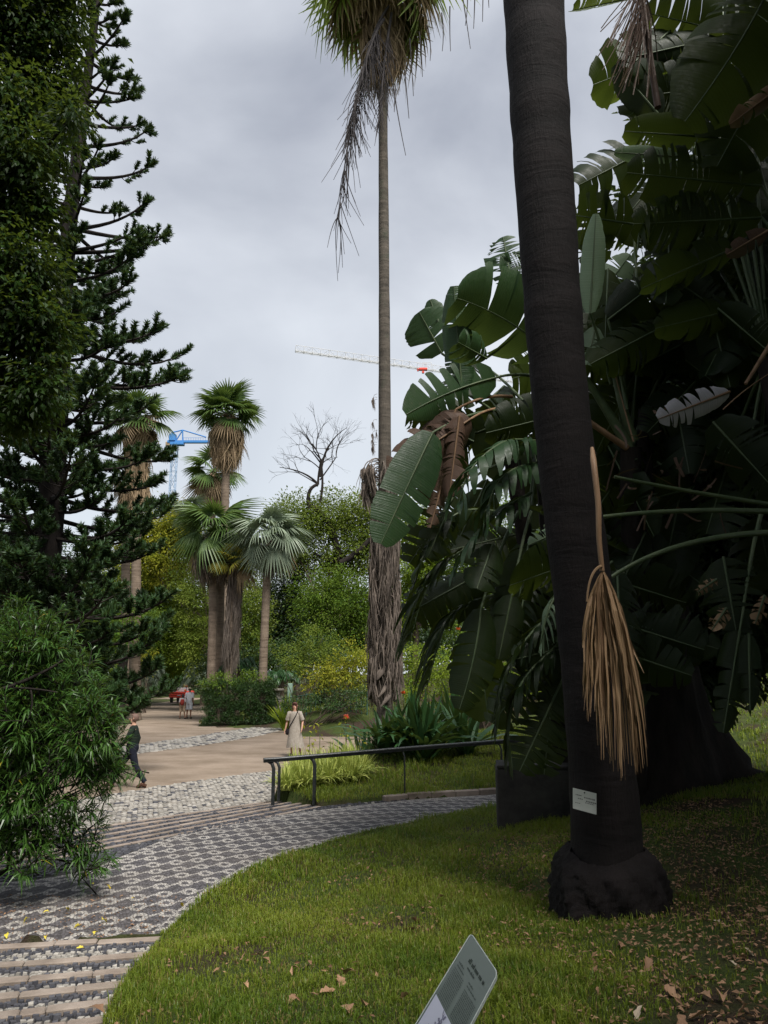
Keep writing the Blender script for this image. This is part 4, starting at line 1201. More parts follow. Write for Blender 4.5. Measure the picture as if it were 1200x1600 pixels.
# bare limbs of the middle tree
def bare_tree():
    Y = 57
    b = P(500, 1060, Y); b[2] = ground_z(b[0], b[1])
    root = thing('bare_tree', 'leafless dead tree with dark forked branches against the sky', 'tree', b)
    m_ = MB()
    def grow(p, d, L_, r, lvl):
        e = p + d * L_
        pts = bez(p, (p + e) / 2 + rng.normal(0, .10 * L_, 3) * (1, .5, 1), e, 7)
        m_.tube(pts, np.linspace(r, r * .6, 7) * .6, 6, 0, True)
        if lvl == 0: return
        for k in range(rng.integers(2, 4)):
            nd = unit(d + rng.normal(0, .52, 3) * (1, .6, .8) + np.array([0, 0, .12]))
            grow(pts[rng.integers(4, 7)], nd, L_ * rng.uniform(.6, .85), r * rng.uniform(.45, .62), lvl - 1)
    trunk = [b, P(520, 1000, Y), P(532, 880, Y)]
    m_.tube(bez(*trunk, 10), np.linspace(.4, .28, 10), 9, 0)
    fork = trunk[-1]
    for pts, r0 in (((P(532, 880, Y), P(522, 820, Y), P(500, 800, Y)), .34), ((P(532, 880, Y - 1), P(560, 868, Y - 1), P(590, 828, Y - 1)), .34),
                    ((P(532, 880, Y), P(505, 872, Y), P(490, 865, Y)), .2), ((P(590, 828, Y - 1), P(640, 880, Y - 2), P(668, 870, Y - 2)), .2), ((P(500, 800, Y), P(488, 790, Y), P(482, 790, Y)), .3)):
        m_.tube(bez(*pts, 9), np.linspace(r0 * .75, r0 * .45, 9), 8, 0)
    s1 = bez(P(484, 795, Y), P(476, 762, Y), P(497, 757, Y), 8); m_.tube(s1, np.linspace(.16, .12, 8), 7, 0)
    grow(P(497, 757, Y), unit(np.array([.1, 0, 1])), 2.0, .17, 4)
    grow(P(500, 785, Y), unit(np.array([.02, 0, 1])), 3.0, .2, 5)
    grow(P(497, 757, Y), unit(np.array([-.75, 0, .45])), 1.7, .09, 3)
    grow(P(500, 750, Y), unit(np.array([.6, 0, .9])), 2.2, .1, 4)
    m_.tube(bez(P(497, 757, Y), P(480, 735, Y), P(437, 730, Y), 9), np.linspace(.1, .025, 9), 5, 0)
    m_.tube(bez(P(500, 745, Y), P(505, 690, Y), P(542, 668, Y), 9), np.linspace(.12, .02, 9), 5, 0)
    m_.build('branches', M['bark_dark'], root)
bare_tree()

# ------------------------------------------------------------------ shrubs, hedge
SH = 'shrubs beyond the square'
W = woody_clump
W('flowering_shrub', 'yellow-green shrub right behind the iron fence', 37, [(530, 1048, 36, 36), (500, 1062, 22, 24), (556, 1040, 30, 40)], .14, 1.1, 'leaf_yellow', group=SH, clump=.45)
W('leafy_shrub', 'round green shrub uphill between the silvery palm and the fence', 40, [(470, 1030, 40, 32), (500, 1010, 40, 34)], .13, 1.2, 'leaf_olive', group=SH)
W('leafy_shrub', 'green shrub just right of the shaggy palm trunk', 31, [(650, 1040, 36, 44), (690, 1055, 40, 40), (640, 1085, 26, 28)], .11, 1.1, 'leaf_bright', group=SH)
W('leafy_shrub', 'bright green shrub with red blooms seen between the torn paddle leaves', 30, [(760, 1060, 50, 44), (820, 1040, 50, 50), (850, 980, 40, 50), (870, 1060, 40, 40)], .12, .9, 'leaf_bright', group=SH)
W('leafy_shrub', 'dark green undergrowth on the bank behind the iron fence', 35.5, [(480, 1096, 28, 16), (520, 1096, 30, 20), (556, 1088, 24, 22), (455, 1100, 18, 12)], .10, 1.6, 'hedge', group=SH)
W('leafy_shrub', 'low green shrub beside the clipped hedge, right of the palm trunks', 40.6, [(350, 1068, 30, 16), (385, 1062, 30, 14), (330, 1072, 16, 12)], .12, 1.4, 'leaf_mid', group=SH)
W('leafy_shrub', 'bright leafy bush on the slope right of the buttressed trunk', 24, [(1100, 1068, 22, 16), (1085, 1050, 18, 20)], .09, 1.2, 'leaf_bright', group=SH)
W('leafy_shrub', 'shrub bank in the shade left of the avenue', 48, [(150, 1060, 50, 40), (95, 1070, 60, 46), (185, 1075, 20, 22)], .15, 1.0, 'leaf_mid', group=SH)
W('leafy_shrub', 'yellowish shrub beside the boles at the left of the avenue', 54, [(228, 1030, 16, 20), (205, 1030, 20, 16)], .16, 1.4, 'leaf_yellow', group=SH)

W('leafy_shrub', 'dark thicket behind the slender silvery palm trunk', 47, [(395, 1032, 50, 30), (450, 1030, 50, 34), (505, 1030, 44, 40), (340, 1040, 40, 30)], .16, 1.6, 'hedge', group=SH)
W('leafy_shrub', 'dark thicket where the avenue bends out of sight behind the red truck', 92, [(240, 1058, 36, 24), (275, 1062, 34, 22), (312, 1058, 34, 24)], .3, 2.2, 'hedge', group=SH)
W('leafy_shrub', 'bright leafy bank along the left side of the avenue', 66, [(215, 1050, 26, 34), (190, 1040, 30, 40), (230, 1030, 30, 30)], .2, 1.6, 'leaf_bright', group=SH)

def hedge():
    Y = 40.3
    b = P(372, 1134, Y); b[2] = 0
    root = thing('clipped_hedge', 'clipped dark green hedge at the corner of the avenue', 'hedge', b)
    mf, mt = MB(), MB()
    x0, x1 = P(322, 1100, Y)[0], P(421, 1100, Y)[0]
    for k in range(230):
        f = rng.uniform(0, 1); h = 2.15 + .2 * f + .06 * math.sin(f * 17)
        side = rng.integers(0, 4)
        q = [rng.uniform(.02, 1), rng.uniform(0, 1), rng.uniform(.04, 1)]
        if side == 0: q[2] = 1
        elif side in (1, 2): q[1] = 0
        else: q[0] = rng.choice([0.0, 1.0])
        c = np.array([x0 + (x1 - x0) * q[0], Y - .1 + 1.7 * q[1], .12 + (h - .3) * q[2]])
        blob_leaves(mf, c, (.26, .2, .24), 150, .075, 0, .14, 15, .3, .05, tint_mid=.42)
    for k in range(8):
        limb(mt, (x0 + (x1 - x0) * (k + .5) / 8, Y + .7, -.05), (x0 + (x1 - x0) * (k + .5) / 8, Y + .7, 1.7), .05, .02)
    core = MB(); core.box(((x0 + x1) / 2, Y + .75, 1.0), (x1 - x0 - .5, 1.1, 1.8), bev=.2)
    mt.build('stems', M['bark'], root)
    mf.build('foliage', M['hedge'], root, smooth=False, kind='stuff')
hedge()

def strap_plant(name, label, cat, p, n, L_, w, mat, spread=1.0, up=1.0, tint=(.5, .2), group=None, count=1, foot=.5, arch=1.0, seg=5):
    root = thing(name, label, cat, p, group)
    m_ = MB()
    for k in range(count):
        o = rng.normal(0, foot * .4, 2)
        z = ground_z(p[0] + o[0], p[1] + o[1])
        strap_clump(m_, (p[0] + o[0], p[1] + o[1], max(z, -0.02)), n, L_, w, spread, up, 0, tint, arch=arch, seg=seg)
    m_.build('leaves', M[mat], root, smooth=False, kind='stuff')
    return root
q = P(672, 1186, 19.2); q[2] = ground_z(q[0], q[1])
strap_plant('strap_leaved_bush', 'large dark green clump of broad strap leaves beside the tall palm', 'plant', q, 40, 1.75, .15, 'strap', .95, .95, (.5, .25), None, 10, 1.5, .9, 6)
def lime_tuft():
    q = P(500, 1238, 16.4); q[2] = ground_z(q[0], q[1])
    root = thing('ornamental_grass', 'lime yellow mass of arching grass under the handrail', 'plant', q)
    m_ = MB()
    for px, Yk, L_ in [(448, 16.3, .62), (462, 16.9, .75), (480, 16.5, .72), (496, 17.2, .85), (512, 16.7, .75), (530, 17.2, .85), (548, 16.9, .72), (470, 17.6, .8), (562, 17.4, .7), (520, 17.8, .85), (545, 17.9, .8)]:
        c = P(px, 1230, Yk); z = float(H(c[None])[0])
        strap_clump(m_, (c[0], c[1], z), 230, L_, .026, .95, .9, 0, (.6, .25), arch=1.0)
    m_.build('leaves', M['lime_grass'], root, smooth=False, kind='stuff')
lime_tuft()
q = P(448, 1112, 38); q[2] = ground_z(q[0], q[1])
strap_plant('fan_leaved_plant', 'bright spiky green plant behind the iron fence', 'plant', P(460, 1085, 37.4), 70, 1.6, .09, 'leaf_bright', .7, 1.0, (.6, .2), None, 3, .8, .6)
strap_plant('pale_shrub', 'pale lime tuft beside the stone pedestal', 'plant', P(431, 1082, 42.5), 90, .9, .06, 'lime_grass', .8, .9, (.6, .2), None, 2, .5, .8)
for k, (px, py, Yk, lab) in enumerate([(448, 1166, 20.6, 'thin sprig'), (470, 1150, 21.6, 'taller sprig')]):
    pass
def sprigs():
    for (px, py, Yk, h, lab) in [(484, 1185, 20, 46, 'slender leafy stalk at the left of the stalks behind the lime grass'), (500, 1180, 20, 44, 'slender stalk in the middle of those behind the lime grass'), (540, 1178, 20, 52, 'slender stalk below the pink bloom behind the handrail'), (565, 1178, 20, 26, 'short leafy sprig left of the tall palm base')]:
        b = P(px, py, Yk); b[2] = ground_z(b[0], b[1])
        s = scale_at(b); root = thing('garden_stalk', lab, 'plant', b, 'stalks behind the handrail')
        ms, ml = MB(), MB()
        top = P(px, py - h, Yk)
        pts = bez(b, (b + top) / 2 + rng.normal(0, .04, 3), top, 8)
        ms.tube(pts, np.linspace(.014, .006, 8), 5, 0)
        for k in range(26):
            p = pts[rng.integers(1, 8)]
            leaf_cards(ml, (p + rng.normal(0, .05, 3))[None], rand_dirs(1) + (0, 0, .3), rand_dirs(1) + (0, 0, 1.2), .12, .06, 0, rng.uniform(.2, .9, 1))
        ms.build('stem', M['stem_green'], root); ml.build('leaves', M['leaf_yellow'], root, smooth=False, kind='stuff')
sprigs()

def blossom(label, p, r, mat, group='scattered blossoms', stem=None, n=9):
    root = thing('blossom', label, 'flower', p, group)
    m_ = MB()
    for k in range(n):
        az, e = k * 2.4, rng.uniform(-.3, 1.2)
        o = np.array([math.cos(az) * math.cos(e), math.sin(az) * math.cos(e), math.sin(e)])
        c = np.asarray(p) + o * r * .5
        s = unit(np.cross(o, (.1, .2, 1.0))); u = np.cross(s, o)
        V = [c - o * r * .5, c - s * r * .45 + u * .1 * r, c + o * r * .6, c + s * r * .45 + u * .1 * r]
        m_.add(V, [(0, 1, 2), (0, 2, 3)], 0, rng.uniform(.1, .9))
    m_.build('petals', M[mat], root, smooth=False)
    if stem is not None:
        m_ = MB(); m_.tube(bez(stem, (np.asarray(stem) + p) / 2 + (.02, 0, 0), p, 6), .008, 5); m_.build('stem', M['stem_green'], root)
g_ = lambda px, py, Yk: (lambda b: np.array([b[0], b[1], ground_z(b[0], b[1])]))(P(px, py, Yk))
blossom('large coral pink bloom above the handrail, left of the tall palm', P(541, 1122, 20), .10, 'flower_pink', stem=g_(541, 1180, 20), n=22)
blossom('red-orange bloom just right of the tall palm base', P(630, 1084, 19.2), .085, 'flower_red', stem=g_(640, 1160, 19.2), n=12)
blossom('red-orange bloom in the shrub below the pendent paddle leaf', P(752, 1050, 29), .17, 'flower_red')
blossom('small red bloom against the torn dark leaves', P(716, 984, 28.5), .12, 'flower_red')
blossom('faint red bloom above the strap leaves', P(720, 1092, 19), .07, 'flower_red', stem=g_(716, 1160, 19))
blossom('small orange bloom in foliage left of the dark trunk', P(823, 985, 29), .12, 'flower_red')
blossom('scarlet bloom beside the buttressed trunk', P(1081, 1048, 19), .10, 'flower_red', stem=g_(1084, 1100, 19), n=12)
blossom('lower scarlet bloom on the grass slope right of the buttressed trunk', P(1091, 1077, 17), .075, 'flower_red', stem=g_(1092, 1110, 17))
blossom('red flower on the edge of the narrow-leaved shrub', P(178, 1121, 9.5), .05, 'flower_red', n=12)

# ------------------------------------------------------------------ LEFT: dark conifer with pom-pom branches
def araucaria():
    global rng
    keep_rng = rng; rng = np.random.default_rng(33)
    Y = 21.0
    bx = P(55, 1000, Y)
    b = np.array([bx[0], Y, ground_z(bx[0], Y) - .1])
    top_z = 27.0
    root = thing('conifer', 'tall dark conifer with upturned tufted branches at the left', 'tree', b)
    mt = MB()
    n = 30
    zz = np.linspace(b[2], top_z, n)
    ax = np.column_stack([b[0] + .12 * np.sin(zz * .3), np.full(n, Y), zz])
    mt.tube(ax, np.linspace(.46, .06, n) * (1 + rng.normal(0, .02, n)), 12, 0, rough=.02)
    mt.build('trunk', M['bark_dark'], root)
    tri = np.array([[0, 1, 2]])
    def tuft(m_, p, d, L_, r, cnt):
        """bottle-brush of needles about a twig end"""
        t = rng.uniform(0, 1, cnt)
        base = p + d * (t * L_)[:, None]
        u = rand_dirs(cnt); u = unit(u - d * (u @ d)[:, None] * .8)
        out = unit(u * .9 + d * .55 + np.array([0, 0, .18]))
        ln = r * rng.uniform(.7, 1.15, cnt) * np.interp(t, [0, .2, .8, 1], [.8, 1, 1, .75])
        s = unit(np.cross(out, rand_dirs(cnt)))
        w = (.024 * rng.uniform(.8, 1.3, cnt))[:, None]
        V = np.stack([base - s * w, base + s * w, base + out * ln[:, None]], 1)
        F = (np.arange(cnt)[:, None, None] * 3 + tri[None]).reshape(-1, 3)
        m_.add(V.reshape(-1, 3), F, 1, np.repeat(np.clip(rng.normal(.45, .2, cnt) + .15 * u[:, 2], 0, .92), 3))
    z = 1.6; k = 0
    reach_z = [0, 2.0, 4.5, 8, 11, 14.5, 18, 21, 24, 27]
    reach_r = [3.4, 3.9, 4.5, 4.4, 3.9, 3.5, 2.9, 2.1, 1.5, .5]
    while z < 26.5:
        nb = rng.integers(7, 10) if z < 16 else rng.integers(4, 7)
        a0 = rng.uniform(0, 6.28)
        for q in range(nb):
            az = a0 + q * 2 * math.pi / nb + rng.normal(0, .15)
            R = np.interp(z, reach_z, reach_r) * (rng.choice([rng.uniform(.3, .5), rng.uniform(.6, .8)]) if rng.uniform() < .84 else rng.uniform(.85, 1.0))
            o = np.array([math.cos(az), math.sin(az), 0])
            if 5.2 < z < 9.8 and o[0] > .3: R = min(R, 2.75 / o[0])
            if o[1] > .75 and rng.uniform() < .5: continue
            p0 = np.array([np.interp(z, zz, ax[:, 0]), Y, z + rng.normal(0, .1)])
            dip = (-.10 if z < 14 else .02) * R
            pts = bez(p0, p0 + o * R * .4 + (0, 0, dip - .1), p0 + o * R * .8 + (0, 0, dip), 10, p0 + o * R + (0, 0, dip + R * rng.uniform(.10, .28)))
            m_ = MB()
            m_.tube(pts, np.linspace(.05 + R * .008, .018, 10), 6, 0)
            dense = z < 15
            nt = int((5.6 if dense else 2.8) * R) + 1
            sc = 1.0 if dense else .75
            tuft(m_, pts[-2], unit(pts[-1] - pts[-2]), (.5 if dense else .34), (.19 if dense else .2), (110 if dense else 150))
            for w in range(nt):
                f = rng.uniform(.25 if dense else .5, .97)
                p = np.array([np.interp(f, np.linspace(0, 1, 10), pts[:, c]) for c in range(3)])
                sd = np.array([-o[1], o[0], 0]) * rng.choice([-1, 1])
                d = unit(sd * rng.uniform(.3, 1) + o * rng.uniform(.2, .8) + np.array([0, 0, rng.uniform(-.1, .6)]))
                l = rng.uniform(.25, .75) * (1.15 - f * .5) * (R / 4)
                e = p + d * l
                m_.tube(bez(p, (p + e) / 2 - (0, 0, .04), e, 5), [.02, .016, .014, .012, .010], 4, 0)
                tuft(m_, e - d * .12, unit(d + np.array([0, 0, .7])), rng.uniform(.32, .52) * sc, rng.uniform(.15, .20) * sc, 96 if dense else 84)
            m_.build('branch', [M['bark_dark'], M['needle']], root, smooth=False)
        z += rng.uniform(.46, .62) if z < 15 else rng.uniform(.62, .85)
araucaria()
rng = np.random.default_rng(5)

# ------------------------------------------------------------------ LEFT: near broadleaf tree hanging into the frame
def near_tree():
    Y = 8.2
    b = np.array([-6.9, 9.0, ground_z(-6.9, 9.0) - .1])
    root = thing('broadleaf_tree', 'near leafy tree hanging dense dark foliage down the left edge', 'tree', b)
    mt, mf = MB(), MB()
    fork = np.array([-6.4, 8.6, 6.0])
    limb(mt, b, fork, .34, .26, .04, 10)
    blobs = [(20, 40, 85, 80), (75, 40, 58, 70), (60, 120, 72, 80), (15, 160, 70, 80), (90, 160, 48, 62), (30, 250, 62, 66), (78, 235, 44, 48), (10, 330, 62, 70), (62, 330, 32, 60),
             (20, 420, 62, 70), (62, 440, 32, 60), (30, 510, 62, 60), (66, 520, 38, 62), (15, 590, 58, 60), (58, 600, 36, 56), (5, 650, 50, 46), (50, 655, 30, 34), (-60, 200, 80, 160), (-60, 450, 80, 160), (-50, 20, 90, 100), (90, -30, 60, 50), (0, -60, 120, 70), (95, 500, 14, 26), (112, 180, 22, 40)]
    for (px, py, rx, ry) in blobs:
        c = P(px, py, Y + rng.uniform(-.5, .5)); s = scale_at(c)
        r = np.array([rx * s, (rx + ry) / 2 * s, ry * s])
        blob_leaves(mf, c, r, int(.40 * rx * ry), .088, 0, .2, 30, .35, .7, tint_mid=.35)
        limb(mt, fork + rng.normal(0, .2, 3), c, .06, .012, .12, 6)
    mt.build('trunk', M['bark_dark'], root)
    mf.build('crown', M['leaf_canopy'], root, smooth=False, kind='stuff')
near_tree()

# ------------------------------------------------------------------ LEFT: narrow-leaved shrub
def narrow_shrub():
    Y = 8.9
    b = np.array([-4.9, 9.2, ground_z(-4.9, 9.2) - .05])
    root = thing('narrow_leaved_shrub', 'big bright green shrub with narrow willow-like leaves beside the steps', 'shrub', b)
    mt, mf = MB(), MB()
    shapes = [(60, 1010, 75, 70), (20, 1000, 70, 70), (120, 1065, 62, 62), (40, 1110, 90, 90), (135, 1140, 62, 75), (90, 1200, 80, 70), (165, 1195, 42, 48), (30, 1230, 80, 80), (110, 1290, 68, 60), (40, 1310, 70, 56), (145, 1330, 40, 36), (-20, 1120, 70, 150), (30, 948, 24, 26), (180, 1165, 22, 42), (204, 1192, 13, 18), (172, 1120, 24, 34)]
    tips = []
    for (px, py, rx, ry) in shapes:
        c = P(px, py, Y + rng.uniform(-.25, .3)); s = scale_at(c)
        r = np.array([rx * s, rx * s * .9, ry * s])
        k = int(rx * ry / 48)
        low = py > 1190
        for _ in range(k if not low else int(k * .62)):
            u = rand_dirs(1)[0]; u[1] = -abs(u[1]) if rng.uniform() < .7 else u[1]
            tips.append((c + u * r * rng.uniform(.45, 1.05), unit(u * (1, 1, .6) + np.array([0, 0, .55]) + rng.normal(0, .35, 3))))
    for p, d in tips:
        L_ = rng.uniform(.16, .34); st = p - d * L_
        mt.tube([st, (st + p) / 2, p], [.008, .006, .004], 4, 0, cap=False)
        n = rng.integers(16, 26)
        f = np.sort(rng.uniform(0, 1, n)) ** .8
        base = st + d * (L_ * f)[:, None]
        u = rand_dirs(n); u = unit(u - d * (u @ d)[:, None])
        dd = unit(u * (.95 - .5 * f)[:, None] + d * (.35 + .6 * f)[:, None] + np.array([0, 0, -.05]))
        ln = rng.uniform(.11, .21, n)
        # narrow bent leaves: two segments
        s = unit(np.cross(dd, np.array([0, 0, 1.0]) + rng.normal(0, .4, (n, 3))))
        w = (ln * .048)[:, None]
        mid = base + dd * (ln * .5)[:, None]
        tip = base + dd * ln[:, None] + np.array([0, 0, -1.0]) * (ln * .28)[:, None]
        V = np.stack([base, mid - s * w, mid + s * w, tip], 1)
        F = (np.arange(n)[:, None, None] * 4 + np.array([[0, 1, 2], [1, 3, 2]])[None]).reshape(-1, 3)
        t = np.clip(rng.normal(.45, .22, n) + .1, 0, .92); t[rng.uniform(0, 1, n) < .004] = .99
        mf.add(V.reshape(-1, 3), F, 0, np.repeat(t, 4))
    # visible woody branches
    for k in range(60):
        p, d = tips[rng.integers(0, len(tips))]
        a = b + np.array([rng.normal(0, .3), rng.normal(0, .25), rng.uniform(0, .5)])
        limb(mt, a, p - d * .2, rng.uniform(.018, .035), .006, .14, 5, n=9)
    mt.tube(bez(P(-20, 1085, 8.3), P(60, 1060, 8.3), P(98, 1032, 8.3), 9), np.linspace(.028, .012, 9), 6)
    mt.tube(bez(P(20, 1075, 8.3), P(55, 1075, 8.3), P(90, 1082, 8.3), 9), np.linspace(.014, .007, 9), 5)
    mt.tube(bez(P(48, 1078, 8.3), P(55, 1110, 8.3), P(40, 1130, 8.3), 9), np.linspace(.012, .005, 9), 5)
    mt.build('stems', M['bark_dark'], root)
    mf.build('foliage', M['leaf_shrub'], root, smooth=False, kind='stuff')
narrow_shrub()

# ------------------------------------------------------------------ grass
def scatter(n, x0, x1, y0, y1, dens=None, keep=None):
    p = np.column_stack([rng.uniform(x0, x1, n), rng.uniform(y0, y1, n)])
    bad = pip(p, plaza_poly) | pip(p, land_poly) | pip(p, band_poly) | pip(p, near_poly) | pip(p, steps_poly)
    p = p[~bad]
    le = np.vstack([[l[1][:2] for l in near_lines[::-1]], near_edge[:14, :2]])
    p = p[(p[:, 1] > le[-1, 1]) | (p[:, 0] > np.interp(p[:, 1], le[:, 1], le[:, 0]) - .03)]
    if keep is not None: p = p[keep(p)]
    return p
vis = lambda p: (np.abs(p[:, 0]) < .54 * p[:, 1] + .3)
def bare(p):           # worn patches and the shaded foot of the trunk carry less grass
    v = .5 + .5 * np.sin(p[:, 0] * 2.3 + 1.7 * np.sin(p[:, 1] * 1.1)) * np.sin(p[:, 1] * 1.9 + 1.3 * np.sin(p[:, 0] * 1.6))
    shade = np.clip((p[:, 0] - .9 + (6.5 - p[:, 1]) * .12) / 1.2, 0, 1) * np.clip((11.5 - p[:, 1]) / 2.5, 0, 1)
    return rng.uniform(0, 1, len(p)) < np.clip(1.15 - .75 * (v > .72) - 1.05 * shade, .03, 1)
p = scatter(170000, -3.6, 4.2, 3.6, 8.6, keep=lambda p: vis(p) & bare(p))
grass('lawn_grass', 0, p, H(p), .035, .09, .0065)
p = scatter(26000, 2.0, 7.5, 2.6, 9.0, keep=lambda p: ~vis(p) & (p[:, 0] < 1.0 * p[:, 1] + 1) & (rng.uniform(0, 1, len(p)) < .5))
grass('lawn_grass', 0, p, H(p), .04, .10, .010)
p = scatter(100000, -3.0, 8.0, 8.6, 14.0, keep=lambda p: vis(p) & bare(p))
grass('lawn_grass', 0, p, H(p), .04, .11, .011)
c_ = scatter(420, -2.6, 3.6, 3.9, 12, keep=lambda p: vis(p) & bare(p)); p = np.repeat(c_, 22, 0) + rng.normal(0, .035, (len(c_) * 22, 2)); p = p[~(pip(p, land_poly) | pip(p, near_poly))]
grass('lawn_tufts', 0, p, H(p), .07, .15, .007)
c_ = scatter(320, -2.4, 3.6, 3.9, 11, keep=lambda p: vis(p) & bare(p)); p = np.repeat(c_, 26, 0) + rng.normal(0, .06, (len(c_) * 26, 2)); p = p[~(pip(p, land_poly) | pip(p, near_poly))]
grass('dry_tufts', 0, p, H(p), .03, .08, .006, dry=.85)
p = scatter(50000, -1.8, 6.0, 13.5, 22.0, keep=lambda p: vis(p))
grass('bank_grass', 0, p, H(p), .07, .17, .014)
p = scatter(40000, 5.0, 20.0, 13.0, 34.0, keep=lambda p: vis(p))
grass('slope_grass', 0, p, H(p), .08, .2, .03)
p = scatter(30000, -30, 6, 30, 70, keep=lambda p: vis(p) & (np.abs(H(p)) < 1.6))
grass('verge_grass', 0, p, H(p), .08, .25, .05, mat='grass')

# ------------------------------------------------------------------ fallen leaves
def leaf_mesh(mat, seed):
    r_ = np.random.default_rng(seed); m_ = MB()
    n = 11
    t = np.linspace(0, 1, n)
    def half(): return (.30 * np.sin(math.pi * np.clip(t, .03, .98)) ** .8) * (1 + .28 * np.sin(t * r_.uniform(14, 20) + r_.uniform(0, 6))) * r_.uniform(.7, 1.15)
    wl, wr_ = half(), half()
    zc = .16 * np.sin(t * 3.4 + r_.uniform(0, 2)); cl, cr = r_.uniform(.1, .9, 2)
    cu = r_.uniform(-.12, .12) * np.sin(t * math.pi)
    V = np.concatenate([np.column_stack([t - .5, cu - wl * (1 - .35 * cl), zc + wl * cl]), np.column_stack([t - .5, cu, zc]), np.column_stack([t - .5, cu + wr_ * (1 - .35 * cr), zc + wr_ * cr])])
    F = [(i, i + 1, n + i + 1, n + i) for i in range(n - 1)] + [(n + i, n + i + 1, 2 * n + i + 1, 2 * n + i) for i in range(n - 1)]
    m_.add(V, F, 0, r_.choice([.1, .3, .5, .7, .9, .99]))
    m_.tube([(-.5, 0, zc[0]), (-.72, .04, zc[0])], .012, 4, 0, tint=.3)
    return m_.mesh([M[mat]])
LEAVES = [leaf_mesh('litter', s) for s in range(8)]
YEL = [leaf_mesh('litter_yellow', s + 20) for s in range(4)]
def drop(mesh, px, py, size, label, group, zfix=None, dz=.02):
    # walk along the sight line down to the ground
    d = ray(px, py); t0 = 1.0
    for t in np.linspace(2, 24, 500):
        p = EYE + d * t
        z = (H(p[None])[0] if zfix is None else zfix)
        if p[2] < z + dz: break
    e = Matrix.Translation(Vector((p[0], p[1], z + dz))) @ Matrix.Rotation(rng.uniform(0, 6.28), 4, 'Z') @ Matrix.Rotation(rng.normal(0, .35), 4, 'X') @ Matrix.Rotation(rng.normal(0, .3), 4, 'Y') @ Matrix.Scale(size * .82, 4)
    o = place('fallen_leaf', mesh, None, e)
    tag(o, label, 'fallen leaf', group)
for (px, py, s) in [(970, 1478, .13), (1008, 1512, .15), (878, 1460, .10), (1065, 1400, .11), (1118, 1362, .09), (1158, 1392, .08), (1042, 1530, .1), (1100, 1560, .13), (1130, 1562, .14), (1080, 1535, .1), (1150, 1478, .11), (1172, 1490, .1), (1050, 1555, .13), (1000, 1585, .12), (1090, 1590, .13), (1160, 1580, .1), (1148, 1508, .08), (1190, 1420, .09), (1195, 1440, .1), (1075, 1296, .10), (1120, 1290, .1), (1010, 1365, .1), (1130, 1330, .08), (1185, 1530, .08), (1020, 1450, .08), (955, 1495, .09), (1070, 1470, .09), (1120, 1440, .09), (1060, 1600, .12), (1140, 1610, .12)]:
    where = ('near the foot of the thick trunk' if px < 1030 and py < 1500 else 'near the bottom edge right of the information plate' if px < 1030 else 'high on the shaded slope, behind the foot of the thick trunk' if py < 1345
             else 'on the shaded slope at the right edge' if py < 1470 else 'in the litter patch at the lower right edge' if px > 1110 else 'in the litter patch below the shaded slope')
    drop(LEAVES[rng.integers(0, 8)], px, py, s, 'dry brown leaf lying ' + where, 'brown leaves in the shade')
for (px, py, s) in [(785, 1518, .11), (650, 1440, .13), (660, 1420, .1), (640, 1455, .12), (530, 1535, .15), (545, 1520, .12), (512, 1550, .12), (570, 1570, .12), (540, 1580, .13), (620, 1500, .1), (690, 1405, .11), (700, 1310, .1), (660, 1358, .07), (720, 1395, .09), (760, 1360, .08), (620, 1340, .06), (740, 1330, .07), (470, 1445, .08), (415, 1500, .09), (455, 1560, .1), (800, 1440, .09), (830, 1400, .09), (735, 1430, .1), (630, 1560, .09), (385, 1540, .08), (350, 1470, .06), (560, 1350, .06), (480, 1510, .09), (600, 1410, .08), (850, 1340, .09)]:
    where = ('right of the information plate' if px > 720 and py > 1430 else 'in the grass left of the information plate' if py > 1500 else 'in the upper lawn near the stone block' if px > 690 and py < 1420
             else 'on the upper lawn below the patterned paving' if py < 1380 else 'in the middle of the lawn')
    drop(LEAVES[rng.integers(0, 8)], px, py, s, 'dry brown leaf lying ' + where, 'brown leaves on the lawn')
for (px, py, s) in [(285, 1414, .09), (163, 1441, .10), (105, 1423, .09), (72, 1466, .09), (10, 1463, .1), (150, 1459, .09), (170, 1387, .09), (143, 1382, .09), (72, 1426, .08), (208, 1405, .06), (120, 1450, .07), (40, 1440, .08)]:
    drop(YEL[rng.integers(0, 4)], px, py, s, 'small yellow leaf on the paving, ' + ('beside the lawn edge' if px > 240 else 'in the shade below the narrow-leaved shrub' if py < 1395 else 'just above the topmost near step' if py > 1452 else 'out in the middle, nearest the lawn' if px > 150 else 'in the open left part of the landing'), 'yellow leaves on the paving', LAND + .01, .012)
drop(LEAVES[2], 150, 1578, .13, 'curled brown leaf lying on the near steps', None, LAND + .62, .02)
drop(YEL[1], 125, 1484, .08, 'yellow leaf lying on the topmost near step', None, LAND + .10, .015)
